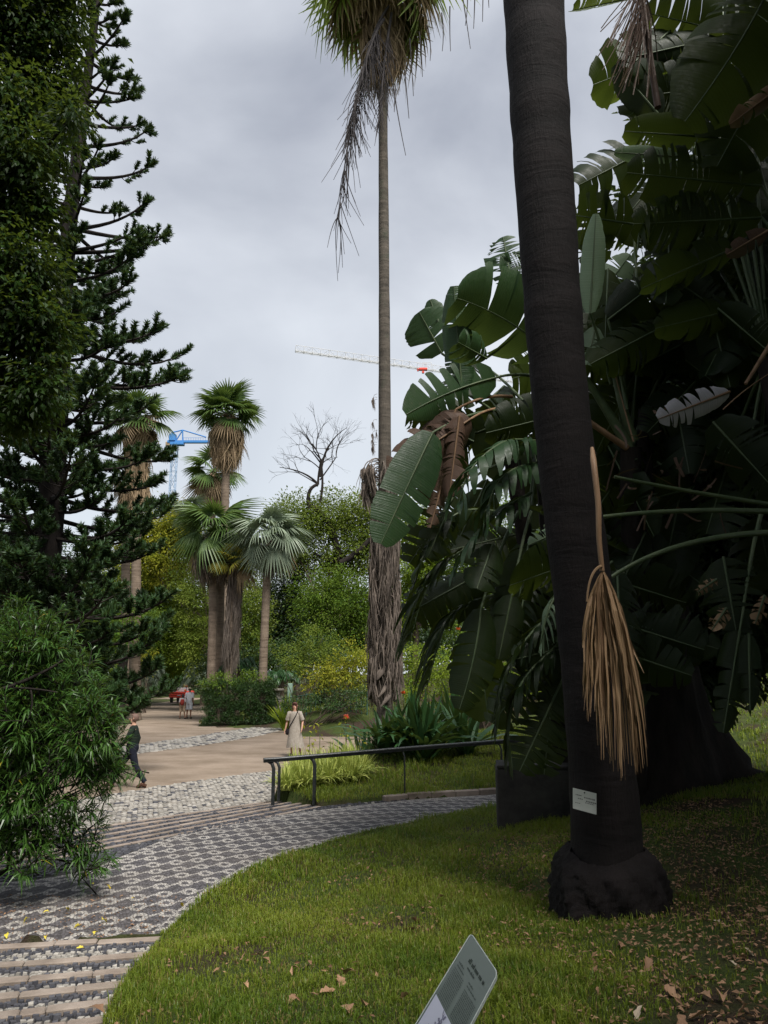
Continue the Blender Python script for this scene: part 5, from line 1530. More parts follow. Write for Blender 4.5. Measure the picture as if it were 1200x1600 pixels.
# finer litter nobody could count
m_ = MB()
p = scatter(9000, .4, 4.4, 3.8, 11, keep=lambda p: vis(p))
prob = np.clip((p[:, 0] - .3) / 2, .10, 1)
p = p[rng.uniform(0, 1, len(p)) < prob]
n = len(p)
pz = H(p)
leaf_cards(m_, np.column_stack([p, pz + .018]), np.column_stack([rng.normal(0, 1, n), rng.normal(0, 1, n), rng.normal(0, .2, n)]), np.column_stack([rng.normal(0, .25, n), rng.normal(0, .25, n), np.ones(n)]), rng.uniform(.02, .06, n), rng.uniform(.01, .03, n), 0, rng.uniform(0, .95, n))
p = scatter(1500, -5.5, -2.5, 7.0, 11); p2 = np.column_stack([rng.uniform(-4.6, -2.2, 700), rng.uniform(6.9, 9.2, 700)]); p2 = p2[pip(p2, land_poly)]
for pp, zz in ((p, H(p) + .015), (p2, np.full(len(p2), LAND + .012))):
    n = len(pp)
    leaf_cards(m_, np.column_stack([pp, zz]), np.column_stack([rng.normal(0, 1, n), rng.normal(0, 1, n), rng.normal(0, .15, n)]), np.column_stack([rng.normal(0, .2, n), rng.normal(0, .2, n), np.ones(n)]), rng.uniform(.015, .05, n), rng.uniform(.006, .02, n), 0, rng.uniform(0, .95, n))
p = scatter(2600, -2.4, 3.4, 3.9, 11.5, keep=lambda p: vis(p))
v = .5 + .5 * np.sin(p[:, 0] * 2.3 + 1.7 * np.sin(p[:, 1] * 1.1)) * np.sin(p[:, 1] * 1.9 + 1.3 * np.sin(p[:, 0] * 1.6))
p = p[rng.uniform(0, 1, len(p)) < np.where(v > .66, .9, .05)]; n = len(p)
leaf_cards(m_, np.column_stack([p, H(p) + rng.uniform(.01, .05, n)]), np.column_stack([rng.normal(0, 1, n), rng.normal(0, 1, n), rng.normal(0, .4, n)]), np.column_stack([rng.normal(0, .6, n), rng.normal(0, .6, n), np.ones(n)]), rng.uniform(.02, .07, n), rng.uniform(.008, .03, n), 0, rng.uniform(0, .95, n))
tag(m_.build('leaf_litter', M['litter'], smooth=False), kind='stuff')
# ================================================================== RIGHT: thick dark palm trunk in front
def column(px_rows, Y, n=60):
    c = np.array([P(x, y, Y) for x, y, w in px_rows]); r = np.array([w * scale_at(p) / 2 for (x, y, w), p in zip(px_rows, c)])
    s = np.linspace(0, 1, len(c)); u = np.linspace(0, 1, n)
    sm = resample(c, n)
    d0 = np.concatenate([[0], np.cumsum(np.linalg.norm(np.diff(c, axis=0), axis=1))]); d0 /= d0[-1]
    return sm, np.interp(u, d0, r)
def dark_palm():
    Y = 7.0
    gz_ = ground_z(P(950, 1425, Y)[0], Y)
    b = P(948, 1425, Y); b[2] = gz_
    root = thing('palm_trunk', 'thick dark palm trunk standing close on the right with a small label plate', 'palm tree', b)
    rows = [(950, 1440, 122), (948, 1330, 112), (944, 1250, 105), (930, 1100, 96), (914, 950, 92), (895, 800, 90), (873, 600, 87), (858, 400, 89), (845, 200, 91), (834, 0, 93), (824, -220, 95), (812, -500, 97)]
    pts, rr = column(rows, Y, 110)
    k = np.arange(110)
    rr = rr * (1 + .012 * np.sin(k * 1.05) + rng.normal(0, .006, 110))
    m_ = MB(); m_.tube(pts, rr, 26, 0, rough=.006)
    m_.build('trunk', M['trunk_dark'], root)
    # knotted root foot
    m_ = MB()
    seg, rows_ = 110, 26
    z0, z1 = gz_ - .12, gz_ + .46
    V = []
    lob = rng.uniform(.8, 1.2, 9)
    for i in range(rows_):
        f = i / (rows_ - 1)
        for j in range(seg):
            a = 2 * math.pi * j / seg
            prof = np.interp(f, [0, .25, .5, .7, .85, 1], [.46, .455, .44, .42, .385, .295])
            w = (abs(math.cos(a)) ** 4 + abs(math.sin(a)) ** 4) ** -.18 * (1 + .05 * math.sin(a * 5 + 1 + f * 2) + .035 * math.sin(a * 11 + f * 9) + .03 * math.sin(a * 27 + 3 * math.sin(f * 6)) * (1.1 - f) + .02 * math.sin(a * 47 + f * 14) + rng.normal(0, .014))
            sx = 1.08 if math.cos(a) > 0 else .93
            V.append((b[0] + math.cos(a) * prof * w * sx, b[1] + math.sin(a) * prof * w, z0 + (z1 - z0) * f + .05 * math.sin(a * 2 + 2.4) * f))
    F = [(i * seg + j, i * seg + (j + 1) % seg, (i + 1) * seg + (j + 1) % seg, (i + 1) * seg + j) for i in range(rows_ - 1) for j in range(seg)]
    m_.add(V, F)
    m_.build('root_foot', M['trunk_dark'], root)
    return pts, root
dp_pts, dp_root = dark_palm()

def label_plate():
    Y = 6.60
    c = [P(895, 1231, Y - .0), P(932, 1240, Y - .06), P(932, 1273, Y - .06), P(895, 1263, Y)]
    c = np.array(c)
    n = unit(np.cross(c[1] - c[0], c[3] - c[0])); n = -n if n[1] > 0 else n
    root = thing('label_plate', 'small white plant label nailed to the thick dark palm trunk', 'sign', c.mean(0))
    m_ = MB(); V = np.vstack([c, c - n * .006]); m_.add(V, [(0, 1, 2, 3), (7, 6, 5, 4), (0, 4, 5, 1), (1, 5, 6, 2), (2, 6, 7, 3), (3, 7, 4, 0)])
    m_.build('plate', surf('plate_white', (.42, .44, .40), (.52, .53, .50), .5, .4, 8), root, smooth=False)
    at = lambda u, v, o=.0015: c[0] + (c[1] - c[0]) * u + (c[3] - c[0]) * v + n * o
    m_ = MB()
    r_ = random.Random(3)
    for v, u0, u1, h in [(.26, .12, .38, .05), (.30, .48, .92, .07), (.42, .22, .44, .05), (.46, .56, .95, .07), (.56, .52, .9, .04), (.66, .1, .3, .03)]:
        u = u0
        while u < u1:
            w = r_.uniform(.03, .07)
            m_.add([at(u, v), at(u + w, v), at(u + w, v + h), at(u, v + h)], [(0, 1, 2, 3)])
            u += w + .02
    m_.build('print', surf('print_grey', (.12, .12, .12), None, .7, .2), root, smooth=False, kind='stuff')
    m_ = MB(); p = at(.5, .09, .004); m_.tube([p - n * .01, p + n * .006], [.006, .007], 8)
    m_.build('nail', M['black_metal'], root)
label_plate()

# ------------------------------------------------------------------ hanging dead fan leaf
def hanging_frond():
    Y = 6.15
    a = P(927, 705, Y)
    root = thing('dead_palm_leaf', 'dry tan palm leaf hanging by its stalk in front of the thick dark trunk', 'palm leaf', a)
    m_ = MB()
    st = resample([P(925, 700, Y + .12), P(929, 735, Y), P(935, 790, Y - .03), P(936, 840, Y - .02), P(941, 892, Y)], 16)
    m_.tube(st, np.interp(np.linspace(0, 1, 16), [0, .12, .5, 1], [.016, .026, .024, .020]), 7)
    m_.build('stalk', M['stem_brown'], root)
    m_ = MB()
    hub = P(942, 890, Y)
    for k in range(120):
        f = (k + rng.uniform(0, 1)) / 120; f = np.clip(f + .035 * math.sin(f * 26), 0, 1)
        ex = 906 + 104 * f + rng.normal(0, 3)
        ey = np.interp(f, [0, .12, .3, .5, .75, 1], [1095, 1135, 1180, 1215, 1225, 1195]) - abs(rng.normal(0, 34)) - (rng.uniform(40, 150) if rng.uniform() < .14 else 0)
        e = P(ex, ey, Y + rng.normal(0, .10))
        sh = P(918 + 46 * f, 925, Y + rng.normal(0, .07))
        c = bez(hub, sh, P(910 + 84 * f + rng.normal(0, 4), 1010, Y + rng.normal(0, .08)), 9, e); c[2:-1] += rng.normal(0, .006, (6, 3))
        s = unit(np.array([1, rng.normal(0, .9), 0]))
        w = np.interp(np.linspace(0, 1, 9), [0, .3, .75, 1], [.004, .012, .0085, .0012]) * rng.uniform(.7, 1.3)
        nn = np.array([-s[1], s[0], 0])
        V = np.concatenate([c - np.outer(w, s), c + np.outer(w * .6, nn), c + np.outer(w, s)])
        m_.add(V, [(i, i + 1, 10 + i, 9 + i) for i in range(8)] + [(9 + i, 10 + i, 19 + i, 18 + i) for i in range(8)], 0, float(np.clip(rng.normal(.45, .3), 0, .92)))
    m_.tube(bez(P(940, 884, Y - .02), P(920, 890, Y - .04), P(917, 940, Y - .03), 8), np.linspace(.012, .008, 8), 5, 0, tint=.6)
    m_.build('blade', M['frond_tan'], root, smooth=False)
hanging_frond()

# ------------------------------------------------------------------ buttressed tree, its crown and unseen clumps added to block light
def buttress_tree():
    Y = 12.3
    b = P(1035, 1235, Y); b[2] = ground_z(b[0], b[1]) - .15
    root = thing('buttressed_tree', 'massive dark tree trunk flaring into buttress roots at the right', 'tree', b)
    m_ = MB()
    seg = 44; zs = [0, .12, .3, .42, .55, .75, 1.0, 1.15, 1.35, 1.7, 2.2, 3, 4, 5.5, 7]
    V = []
    for z in zs:
        core = np.interp(z, [0, .3, .8, 1.4, 2.2, 4, 7], [.95, .85, .72, .62, .56, .52, .46])
        fl = np.interp(z, [0, .2, .45, .9, 1.5, 2.4], [1.05, .85, .5, .28, .1, 0])
        for j in range(seg):
            a = 2 * math.pi * j / seg
            lobe = max(0, math.cos(3 * (a + .12))) ** 2.2 * (.6 + .4 * math.cos(a))
            if .40 < z < .5: fl2 = fl * .82
            else: fl2 = fl
            r = core + fl2 * lobe * 1.2 + rng.normal(0, .012) + .03 * math.sin(a * 7 + z)
            V.append((b[0] + math.cos(a) * r, b[1] + math.sin(a) * r, b[2] + z + .14 * math.cos(a)))
    F = [(i * seg + j, i * seg + (j + 1) % seg, (i + 1) * seg + (j + 1) % seg, (i + 1) * seg + j) for i in range(len(zs) - 1) for j in range(seg)]
    m_.add(V, F)
    top = np.array([b[0], b[1], b[2] + 6.9])
    mf = MB()
    blobs = [((9.6, 6, 3.2), (2.4, 2.4, 2.2)), ((9.8, 9.5, 3.8), (2.4, 2.4, 2.4)), ((8.6, 3, 3.4), (2.6, 2, 2.2)), ((6.6, 5.6, 10.4), (2.2, 2.0, 1.2)), ((8.4, 8.6, 10.6), (2.4, 2.2, 1.6)), ((7.0, 13.5, 7.0), (2.6, 1.6, 1.8)), ((7.2, 11.6, 8.4), (2.6, 2.6, 1.9)), ((7.8, 14.0, 9.6), (2.4, 2, 1.8)), ((6.6, 14.8, 6.4), (2.0, 1.2, 1.6)), ((6.9, 15, 8.6), (2.0, 1.2, 1.5)), ((8.2, 9.5, 7.6), (2.6, 2.6, 1.8)), ((6.8, 14.5, 5.2), (2.4, 1.5, 1.5)), ((7.4, 14.6, 3.6), (2.2, 1.4, 1.3)), ((8.6, 7.0, 8.0), (2.8, 2.8, 1.7)),
             ((4.9, 14.6, 4.8), (1.6, 1.2, 1.6)), ((8.2, 4.0, 7.6), (3.2, 3.0, 1.6)), ((9.5, 11, 5.5), (2.5, 2.5, 2.0)), ((7.0, 12.5, 11.2), (3.0, 2.5, 1.6)), ((7.2, 14.2, 11.4), (1.9, 1.6, 1.4)), ((8.5, 6, 11), (3.5, 3.5, 1.6)), ((8, 1, 9), (3.5, 3, 1.5)), ((5.6, 14.8, 2.9), (1.5, 1.2, 1.2))]  # clumps right of and above the frame are added to block sky light
    for c, r in blobs:
        blob_leaves(mf, c, r, 5600 if c[1] > 10 else 3400, .20, 0, .42, 20, .35, .3, tint_mid=.3)
        if c[1] > 11: limb(m_, top + rng.normal(0, .1, 3), c, .16, .04, .14, 7)
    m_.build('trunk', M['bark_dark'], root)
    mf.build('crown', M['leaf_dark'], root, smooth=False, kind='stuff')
buttress_tree()
# unseen trees added outside the frame, crowns shaped to shade the right foreground
def unseen_tree(name, label, b, blobs, n=3000):
    b = np.array([b[0], b[1], ground_z(*b) - .1]); root = thing(name, label, 'tree', b)
    mt, mf = MB(), MB()
    top = np.mean([c for c, r in blobs], 0); fork = b * .45 + top * .55
    limb(mt, b, fork, .3, .22, .04, 10)
    for c, r in blobs:
        blob_leaves(mf, c, r, n, .30, 0, .55, 20, .3, .3, tint_mid=.4); limb(mt, fork, c, .14, .03, .12, 6)
    mt.build('trunk', M['bark_dark'], root); mf.build('crown', M['leaf_dark'], root, smooth=False, kind='stuff')

for nm, lb, b_, bl in [
    ('added_shade_tree', 'unseen tree added to shade the lawn, behind the viewer, right', (7, -3), [((6, -1.5, 8), (4.2, 3.2, 2.2)), ((9.5, 2.5, 7), (3.4, 3.2, 2.4)), ((3.5, -4, 9), (3.6, 3.4, 2.2)), ((9, -4, 6), (4, 3.5, 2.8)), ((11, -1, 4), (3, 3.5, 2.5)), ((5.6, 5.2, 12), (2.2, 2.0, 1.4)), ((7.4, 4.2, 11.4), (2.6, 2.6, 1.6)), ((6.0, 1.8, 11.4), (2.4, 2.2, 1.5)), ((8.4, 7.6, 11.6), (2.8, 2.6, 1.8)), ((6.6, 7.4, 12.6), (2.4, 1.5, 1.2))]),
    ('added_shade_tree', 'unseen tree added for shade directly behind the viewer', (0, -9), [((0, -6.5, 8.5), (4.5, 3.4, 2.4)), ((-3.5, -8, 7), (3.6, 3.4, 2.6)), ((3, -10, 6), (4, 3, 3)), ((-1, -11, 4.5), (4.5, 2.5, 2.8)), ((1.0, -4.0, 9.6), (3.4, 2.6, 1.6)), ((-3, -1.5, 9.4), (3.2, 2.6, 1.5))]),
    ('added_shade_tree', 'unseen tree added for shade behind the viewer, left', (-9, -5), [((-7.5, -4, 8), (3.8, 3.4, 2.4)), ((-11, -2, 7), (3.4, 3.6, 2.8)), ((-9, -8, 5), (4, 3, 3)), ((-12.5, 2.5, 7), (2.8, 3.2, 3.0))])]:
    unseen_tree(nm, lb, b_, bl, 4000)

# ------------------------------------------------------------------ square stone block
def block():
    Y = 11.75
    c = (P(787, 1290, Y) + P(915, 1300, Y)) / 2
    z0 = ground_z(c[0], c[1] + .3)
    w = 1.25
    root = thing('stone_block', 'squat dark stone block at the edge of the lawn beside the thick trunk', 'stone block', (c[0], c[1] + .35, z0))
    m_ = MB(); m_.box((c[0], c[1] + .35, z0 + .33), (w, .75, .86), 0, -.12, .02)
    m_.build('base', M['stone_dark'], root, smooth=False)
    m_ = MB(); m_.box((c[0] + .02, c[1] + .35, z0 + .785), (w + .02, .78, .045), 0, -.12, .012)
    m_.build('slab', M['stone_dark'], root, smooth=False)
block()

# ------------------------------------------------------------------ giant bird-of-paradise plants with paddle leaves
def strelitzia(name, label, base, stems):
    b = np.array(base); b[2] = ground_z(b[0], b[1]) - .05
    root = thing(name, label, 'plant', b, 'giant paddle-leaved plants')
    m_ = MB()
    for (px, py, Yk, r) in stems:
        t = P(px, py, Yk)
        m_.tube(bez(b + rng.normal(0, .15, 3) * (1, 1, 0), (b + t) / 2 + rng.normal(0, .1, 3), t, 14), np.linspace(r * 1.2, r, 14) * (1 + rng.normal(0, .04, 14)), 10, 0, rough=.03)
    m_.build('stem', M['bark_dark'], root)
    return root
S1 = strelitzia('paddle_leaf_plant', 'giant paddle-leaved plant left of the thick trunk, leaves against the sky and torn fronds hanging', P(880, 1230, 12.6), [(845, 640, 11.2, .16), (800, 720, 11.0, .12), (870, 900, 11.8, .14)])
S2 = strelitzia('paddle_leaf_plant', 'giant paddle-leaved plant just right of the thick trunk with a pale upright leaf', P(985, 1225, 11.4), [(985, 700, 10.6, .14), (1010, 640, 11, .12)])
S3 = strelitzia('paddle_leaf_plant', 'giant paddle-leaved plant at the far right edge with dark overhanging leaves', P(1360, 1190, 10.2), [(1200, 560, 9.4, .15), (1235, 760, 9.6, .13), (1240, 300, 9.2, .14)])
def leaf(plant, b, t, Yb, Yt, w_px, mat='paddle', stalk=None, rib='stem_green', name='leaf', stalk_r=.028, lab=None, **kw):
    B, T = P(b[0], b[1], Yb), P(t[0], t[1], Yt)
    s = scale_at((B + T) / 2)
    m_ = MB()
    kw['tears'] = int(kw.get('tears', 5) * 1.5 + (.5 if kw.get('tears', 5) else 0)); kw.setdefault('ragged', .12)
    paddle(m_, B, T, w_px * s, mat=0, ribmat=1, **kw)
    if stalk is not None:
        S = P(*stalk)
        m_.tube(bez(S, (S + B) / 2 + np.array([0, 0, .12 * np.linalg.norm(S - B)]), B, 10), np.linspace(stalk_r, .018, 10), 6, 1)
    o = m_.build(name, [M[mat], M[rib]], plant)
    if lab: o['label'] = lab
    return o
N0 = (835, 610, 11.2)
# --- against the sky, left of the trunk
leaf(S1, (860, 550), (714, 466), 10.6, 9.9, 165, 'paddle', (870, 640, 11.0), sag=(0, 0, .10), fold=.35, tears=4, gapw=.035, droop=.05, tint=.55, roll=-.15, halves=(1.05, 1))
leaf(S1, (722, 612), (709, 447), 10.4, 10.2, 62, 'paddle', (820, 690, 11), fold=.5, tears=3, gapw=.03, droop=.06, tint=.75, seed=3)
leaf(S1, (690, 552), (655, 487), 10.7, 10.6, 88, 'paddle', (800, 660, 11), fold=.2, tears=2, gapw=.05, droop=.04, tint=.75, seed=8)
leaf(S1, (688, 510), (672, 468), 10.9, 10.9, 40, 'paddle', None, fold=.2, tears=0, tint=.6)
leaf(S1, (760, 560), (716, 535), 10.1, 9.6, 70, 'paddle', None, fold=.5, tears=3, gapw=.05, droop=.1, tint=.6)
leaf(S1, (775, 590), (634, 648), 10.6, 10.0, 88, 'paddle', (840, 590, 11), sag=(0, 0, .06), fold=.15, tears=3, gapw=.10, droop=.1, tint=.6, roll=.1, seed=21, halves=(.8, 1.1))
leaf(S1, (690, 640), (640, 655), 10.6, 10.2, 50, 'paddle_shaded', None, fold=.3, tears=3, tint=.5)
leaf(S1, (740, 690), (640, 640), 10.8, 10.7, 90, 'paddle_shaded', None, fold=.3, tears=5, tint=.3)
leaf(S1, (676, 676), (595, 850), 10.0, 9.6, 92, 'paddle', (800, 640, 10.8), sag=(0, -.05, .0), fold=.16, tears=3, gapw=.02, droop=.03, tint=.5, roll=-.18, seed=5)
leaf(S1, (735, 655), (612, 735), 10.15, 9.9, 95, 'paddle_brown', (800, 640, 11), fold=.5, tears=6, gapw=.06, droop=.3, tint=.4, rib='stem_brown', lab='withered brown leaf hanging behind the big green one')
leaf(S1, (712, 640), (668, 790), 10.2, 10.1, 105, 'paddle_brown', (800, 620, 11), fold=.3, tears=4, gapw=.05, droop=.2, tint=.5, rib='stem_brown', halves=(.5, 1.1), lab='large withered brown leaf with a pale midrib')
leaf(S1, (718, 650), (702, 775), 10.0, 9.9, 60, 'paddle_brown', None, fold=.8, tears=5, droop=.3, tint=.6, rib='stem_brown', lab='narrow withered brown leaf')
leaf(S1, (690, 760), (672, 825), 10.1, 10.0, 30, 'paddle_brown', None, fold=.9, tears=4, droop=.4, tint=.8, rib='stem_brown', name='torn_strip')
leaf(S1, (800, 445), (786, 370), 11.2, 11.2, 75, 'paddle', (850, 560, 11.2), fold=.25, tears=9, gapw=.12, droop=.08, tint=.5)
leaf(S1, (835, 410), (783, 425), 11.3, 11.2, 60, 'paddle', None, fold=.25, tears=8, gapw=.12, droop=.08, tint=.4)
# --- arching torn leaves with glossy hanging strips
def strips(plant, pts, n, ln_px, mat, w_px=14, lean=(.0, 0), name='leaf', rib='stem_green', tint=.5, jit=.15, both=True):
    c = np.array([P(*q) for q in pts]); c = resample(c, 40); s = scale_at(c[20])
    m_ = MB(); m_.tube(c, np.linspace(.024, .008, 40), 6, 1)
    for k in range(n):
        i = int(39 * (.08 + .92 * (k + rng.uniform(0, .6)) / n)); i = min(i, 39)
        T = unit(c[min(39, i + 1)] - c[max(0, i - 1)])
        l = ln_px * s * rng.uniform(.6, 1.1) * math.sin(math.pi * (.15 + .8 * i / 39)) ** .5
        for sg in ((-1, 1) if both else (1,)):
            side = unit(np.cross(T, (0, 0, 1.0))) * sg
            d1 = unit(side * .7 + T * .55 + np.array([lean[0], lean[1], .15]))
            e = c[i] + d1 * l * .55 + np.array([lean[0] * .4, lean[1] * .4, -1]) * l * rng.uniform(.5, .9)
            q = bez(c[i], c[i] + d1 * l * .5, e, 8)
            ww = w_px * s * .5 * np.interp(np.linspace(0, 1, 8), [0, .2, .7, 1], [.7, 1, .9, .25]) * rng.uniform(.6, 1.25)
            n_ = unit(T + rng.normal(0, jit * 2, 3))
            V = np.concatenate([q - np.outer(ww, n_), q + np.outer(ww, n_)])
            m_.add(V, [(a, a + 1, 9 + a, 8 + a) for a in range(7)], 0, float(np.clip(rng.normal(tint, .2), 0, .9)))
    return m_.build(name, [M[mat], M[rib]], plant)
strips(S1, [(850, 690, 10.6), (790, 690, 9.8), (735, 735, 9.4), (714, 800, 9.3)], 15, 80, 'paddle', 20, (-.1, -.3), tint=.75)
strips(S1, [(850, 720, 10.6), (800, 735, 10), (770, 770, 9.8), (752, 840, 9.8)], 12, 70, 'paddle', 20, (-.1, -.2), tint=.6)
strips(S1, [(830, 770, 10.6), (780, 800, 10), (740, 840, 9.9), (705, 900, 9.9)], 14, 64, 'paddle', 16, (-.2, -.1), tint=.6)
strips(S1, [(790, 800, 10.8), (720, 800, 10.5), (672, 850, 10.3), (645, 920, 10.3)], 14, 56, 'paddle_shaded', 18, (-.3, 0), tint=.5)
leaf(S1, (720, 760), (640, 880), 10.7, 10.5, 90, 'paddle_shaded', (800, 720, 11), fold=.3, tears=7, gapw=.08, droop=.12, tint=.4)
leaf(S1, (700, 800), (668, 870), 10.3, 10.2, 70, 'paddle_shaded', None, fold=.3, tears=6, gapw=.08, droop=.12, tint=.4)
strips(S1, [(735, 850, 10.5), (690, 885, 10.4), (660, 935, 10.3), (640, 1005, 10.3)], 20, 82, 'paddle_shaded', 11, (-.55, 0), tint=.4)
strips(S1, [(770, 930, 10.5), (720, 950, 10.3), (690, 990, 10.2), (668, 1070, 10.2)], 20, 76, 'paddle_shaded', 11, (-.55, 0), tint=.35)
leaf(S1, (752, 950), (718, 1108), 10.0, 9.9, 78, 'paddle_shaded', (810, 800, 10.8), fold=.3, tears=5, gapw=.03, droop=.08, tint=.75, sag=(.04, 0, 0), lab='pendent green leaf reaching down over the strap-leaved bush')
leaf(S1, (800, 930), (779, 1030), 10.3, 10.2, 66, 'paddle_shaded', (830, 800, 10.8), fold=.35, tears=1, gapw=.02, droop=.05, tint=.6)
leaf(S1, (770, 850), (745, 920), 10.1, 9.7, 70, 'paddle_shaded', None, fold=.3, tears=2, droop=.08, tint=.7)
strips(S1, [(850, 880, 10.8), (820, 930, 10.4), (812, 990, 10.3)], 10, 66, 'paddle_shaded', 10, (.3, 0), tint=.5)
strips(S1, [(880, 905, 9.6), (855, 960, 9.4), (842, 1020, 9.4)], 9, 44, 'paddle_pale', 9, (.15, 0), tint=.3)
strips(S1, [(890, 940, 9.8), (830, 990, 9.6), (790, 1060, 9.6), (775, 1150, 9.6)], 22, 62, 'paddle_shaded', 16, (-.2, 0), tint=.4)
strips(S1, [(880, 1000, 9.8), (820, 1060, 9.6), (795, 1130, 9.6), (800, 1200, 9.6)], 22, 60, 'paddle_shaded', 16, (-.1, 0), tint=.3)
leaf(S1, (870, 1000), (770, 1130), 10, 9.9, 95, 'paddle_shaded', None, fold=.3, tears=10, gapw=.05, droop=.15, tint=.3)
leaf(S1, (880, 1060), (812, 1205), 10, 9.9, 95, 'paddle_shaded', None, fold=.3, tears=10, gapw=.05, droop=.15, tint=.3)
leaf(S1, (870, 1020), (850, 1210), 10.2, 10.1, 90, 'paddle_shaded', None, fold=.3, tears=9, gapw=.04, droop=.12, tint=.2)
# --- right of the trunk
leaf(S2, (922, 490), (931, 334), 10.0, 9.9, 46, 'paddle_pale', (955, 600, 10.5), fold=.35, tears=0, droop=.03, tint=.45, seed=2, lab='pale sage-green upright leaf')
leaf(S2, (990, 350), (890, 335), 11.0, 10.9, 110, 'paddle_backlit', (1000, 520, 10.8), fold=.3, tears=5, gapw=.06, droop=.1, tint=.4)
leaf(S2, (930, 420), (925, 300), 11.2, 11.1, 70, 'paddle_backlit', None, fold=.3, tears=4, gapw=.05, droop=.1, tint=.3)
leaf(S2, (930, 470), (985, 398), 10.8, 10.7, 60, 'paddle_pale', None, fold=.3, tears=1, droop=.05, tint=.7)
leaf(S2, (950, 420), (945, 540), 10.5, 10.4, 60, 'paddle_backlit', None, fold=.3, tears=2, droop=.05, tint=.6)
leaf(S2, (950, 500), (1060, 415), 10.4, 10.3, 90, 'paddle_shaded', (980, 640, 10.5), fold=.35, tears=3, droop=.08, tint=.6)
leaf(S2, (930, 510), (918, 570), 10.4, 10.3, 44, 'paddle_pale', None, fold=.3, tears=3, gapw=.06, droop=.1, tint=.8)
leaf(S2, (945, 515), (960, 555), 10.6, 10.6, 30, 'paddle_pale', None, fold=.4, tears=0, droop=.1, tint=.6)
m_ = MB()
m_.tube(bez(P(985, 705, 10.6), P(950, 640, 10.5), P(912, 588, 10.4), 10), np.linspace(.085, .04, 10), 8)
m_.tube(bez(P(990, 690, 10.7), P(962, 610, 10.6), P(948, 510, 10.5), 10), np.linspace(.08, .035, 10), 8)
m_.build('leaf_stalk', M['stem_green'], S2)
m_ = MB()
m_.tube(bez(P(980, 700, 10.5), P(950, 680, 10.4), P(915, 655, 10.4), 8), np.linspace(.05, .04, 8), 7)
m_.tube(bez(P(990, 690, 10.3), P(970, 620, 10.3), P(955, 560, 10.3), 8), np.linspace(.014, .008, 8), 5)
m_.build('dry_stalk', M['stem_brown'], S2)
# --- overhanging leaves at the upper right
leaf(S3, (1210, -40), (1070, 190), 9.0, 8.7, 170, 'paddle_backlit', (1260, 200, 9), fold=.35, tears=6, gapw=.05, droop=.1, tint=.6, sag=(.15, 0, .1))
leaf(S3, (1230, 60), (1120, 260), 9.3, 9.1, 150, 'paddle_backlit', None, fold=.35, tears=6, gapw=.05, droop=.1, tint=.4)
leaf(S3, (1030, 180), (962, 100), 9.8, 9.7, 62, 'paddle_shaded', (1150, 280, 9.8), fold=.3, tears=1, gapw=.02, droop=.05, tint=.5)
leaf(S3, (1120, 215), (975, 205), 9.6, 9.4, 74, 'paddle_backlit', (1180, 300, 9.6), fold=.3, tears=3, gapw=.04, droop=.08, tint=.7)
leaf(S3, (1060, 245), (960, 238), 9.5, 9.3, 34, 'paddle_pale', (1180, 300, 9.6), fold=.5, tears=1, droop=.08, tint=.5)
leaf(S3, (1190, 290), (980, 270), 9.4, 9.2, 120, 'paddle_shaded', (1230, 380, 9.6), fold=.4, tears=7, gapw=.08, droop=.12, tint=.3)
leaf(S3, (1190, 340), (990, 350), 9.6, 9.4, 110, 'paddle_shaded', (1230, 400, 9.6), fold=.4, tears=9, gapw=.10, droop=.14, tint=.4)
strips(S3, [(1110, 300, 9.6), (1050, 310, 9.5), (1005, 345, 9.5), (995, 395, 9.5)], 14, 60, 'paddle_backlit', 12, (.1, 0), tint=.5)
leaf(S3, (1180, 60), (1010, 20), 9.9, 9.7, 130, 'paddle_shaded', None, fold=.3, tears=5, droop=.1, tint=.4)
leaf(S3, (1150, 130), (1010, 150), 10, 9.8, 110, 'paddle_shaded', None, fold=.3, tears=5, droop=.1, tint=.4)
leaf(S3, (1140, 612), (1028, 655), 8.8, 8.7, 54, 'paddle_grey', None, fold=.3, tears=3, gapw=.10, droop=.15, tint=.4, rib='stem_brown', ragged=.3, lab='dry silver-grey torn leaf in the shade')
leaf(S3, (1200, 360), (1135, 398), 9.2, 9.1, 34, 'paddle_brown', None, fold=.3, tears=1, droop=.1, tint=.6, rib='stem_brown', lab='grey-brown dead leaf at the right edge')
leaf(S3, (1240, 120), (1140, 195), 8.7, 8.6, 42, 'frond_tan', None, fold=.7, tears=4, droop=.3, tint=.2, rib='stem_brown', lab='dry brown leaf at the upper right edge')
m_ = MB()
m_.tube(bez(P(1215, 520, 9.2), P(1190, 560, 9.0), P(1165, 600, 8.9), 8), np.linspace(.035, .02, 8), 6)
m_.tube(bez(P(1130, 640, 9.2), P(1160, 610, 9.1), P(1200, 585, 9.1), 8), np.linspace(.01, .006, 8), 5)
m_.build('dry_stalk', M['stem_brown'], S3)
# long arched leaf stalks crossing behind the hanging leaf
m_ = MB()
m_.tube(bez(P(1215, 800, 8.6), P(1010, 790, 8.2), P(850, 822, 7.9), 16), np.linspace(.035, .016, 16), 7)
m_.tube(bez(P(1215, 832, 8.4), P(1050, 835, 8.0), P(950, 905, 7.8), 16), np.linspace(.036, .02, 16), 7)
m_.tube(bez(P(1215, 790, 9), P(1080, 770, 8.8), P(960, 745, 8.8), 12), np.linspace(.03, .02, 12), 6)
m_.build('leaf_stalk', M['stem_green'], S3)
leaf(S3, (902, 818), (826, 852), 7.95, 7.9, 40, 'paddle_pale', None, fold=.5, tears=4, gapw=.05, droop=.2, tint=.35, ragged=.3, halves=(.2, 1.3), lab='pale torn leaf end hanging in front of the thick trunk')
leaf(S3, (896, 815), (890, 862), 7.93, 7.9, 16, 'frond_tan', None, fold=.4, tears=1, droop=.2, tint=.8, name='torn_strip')
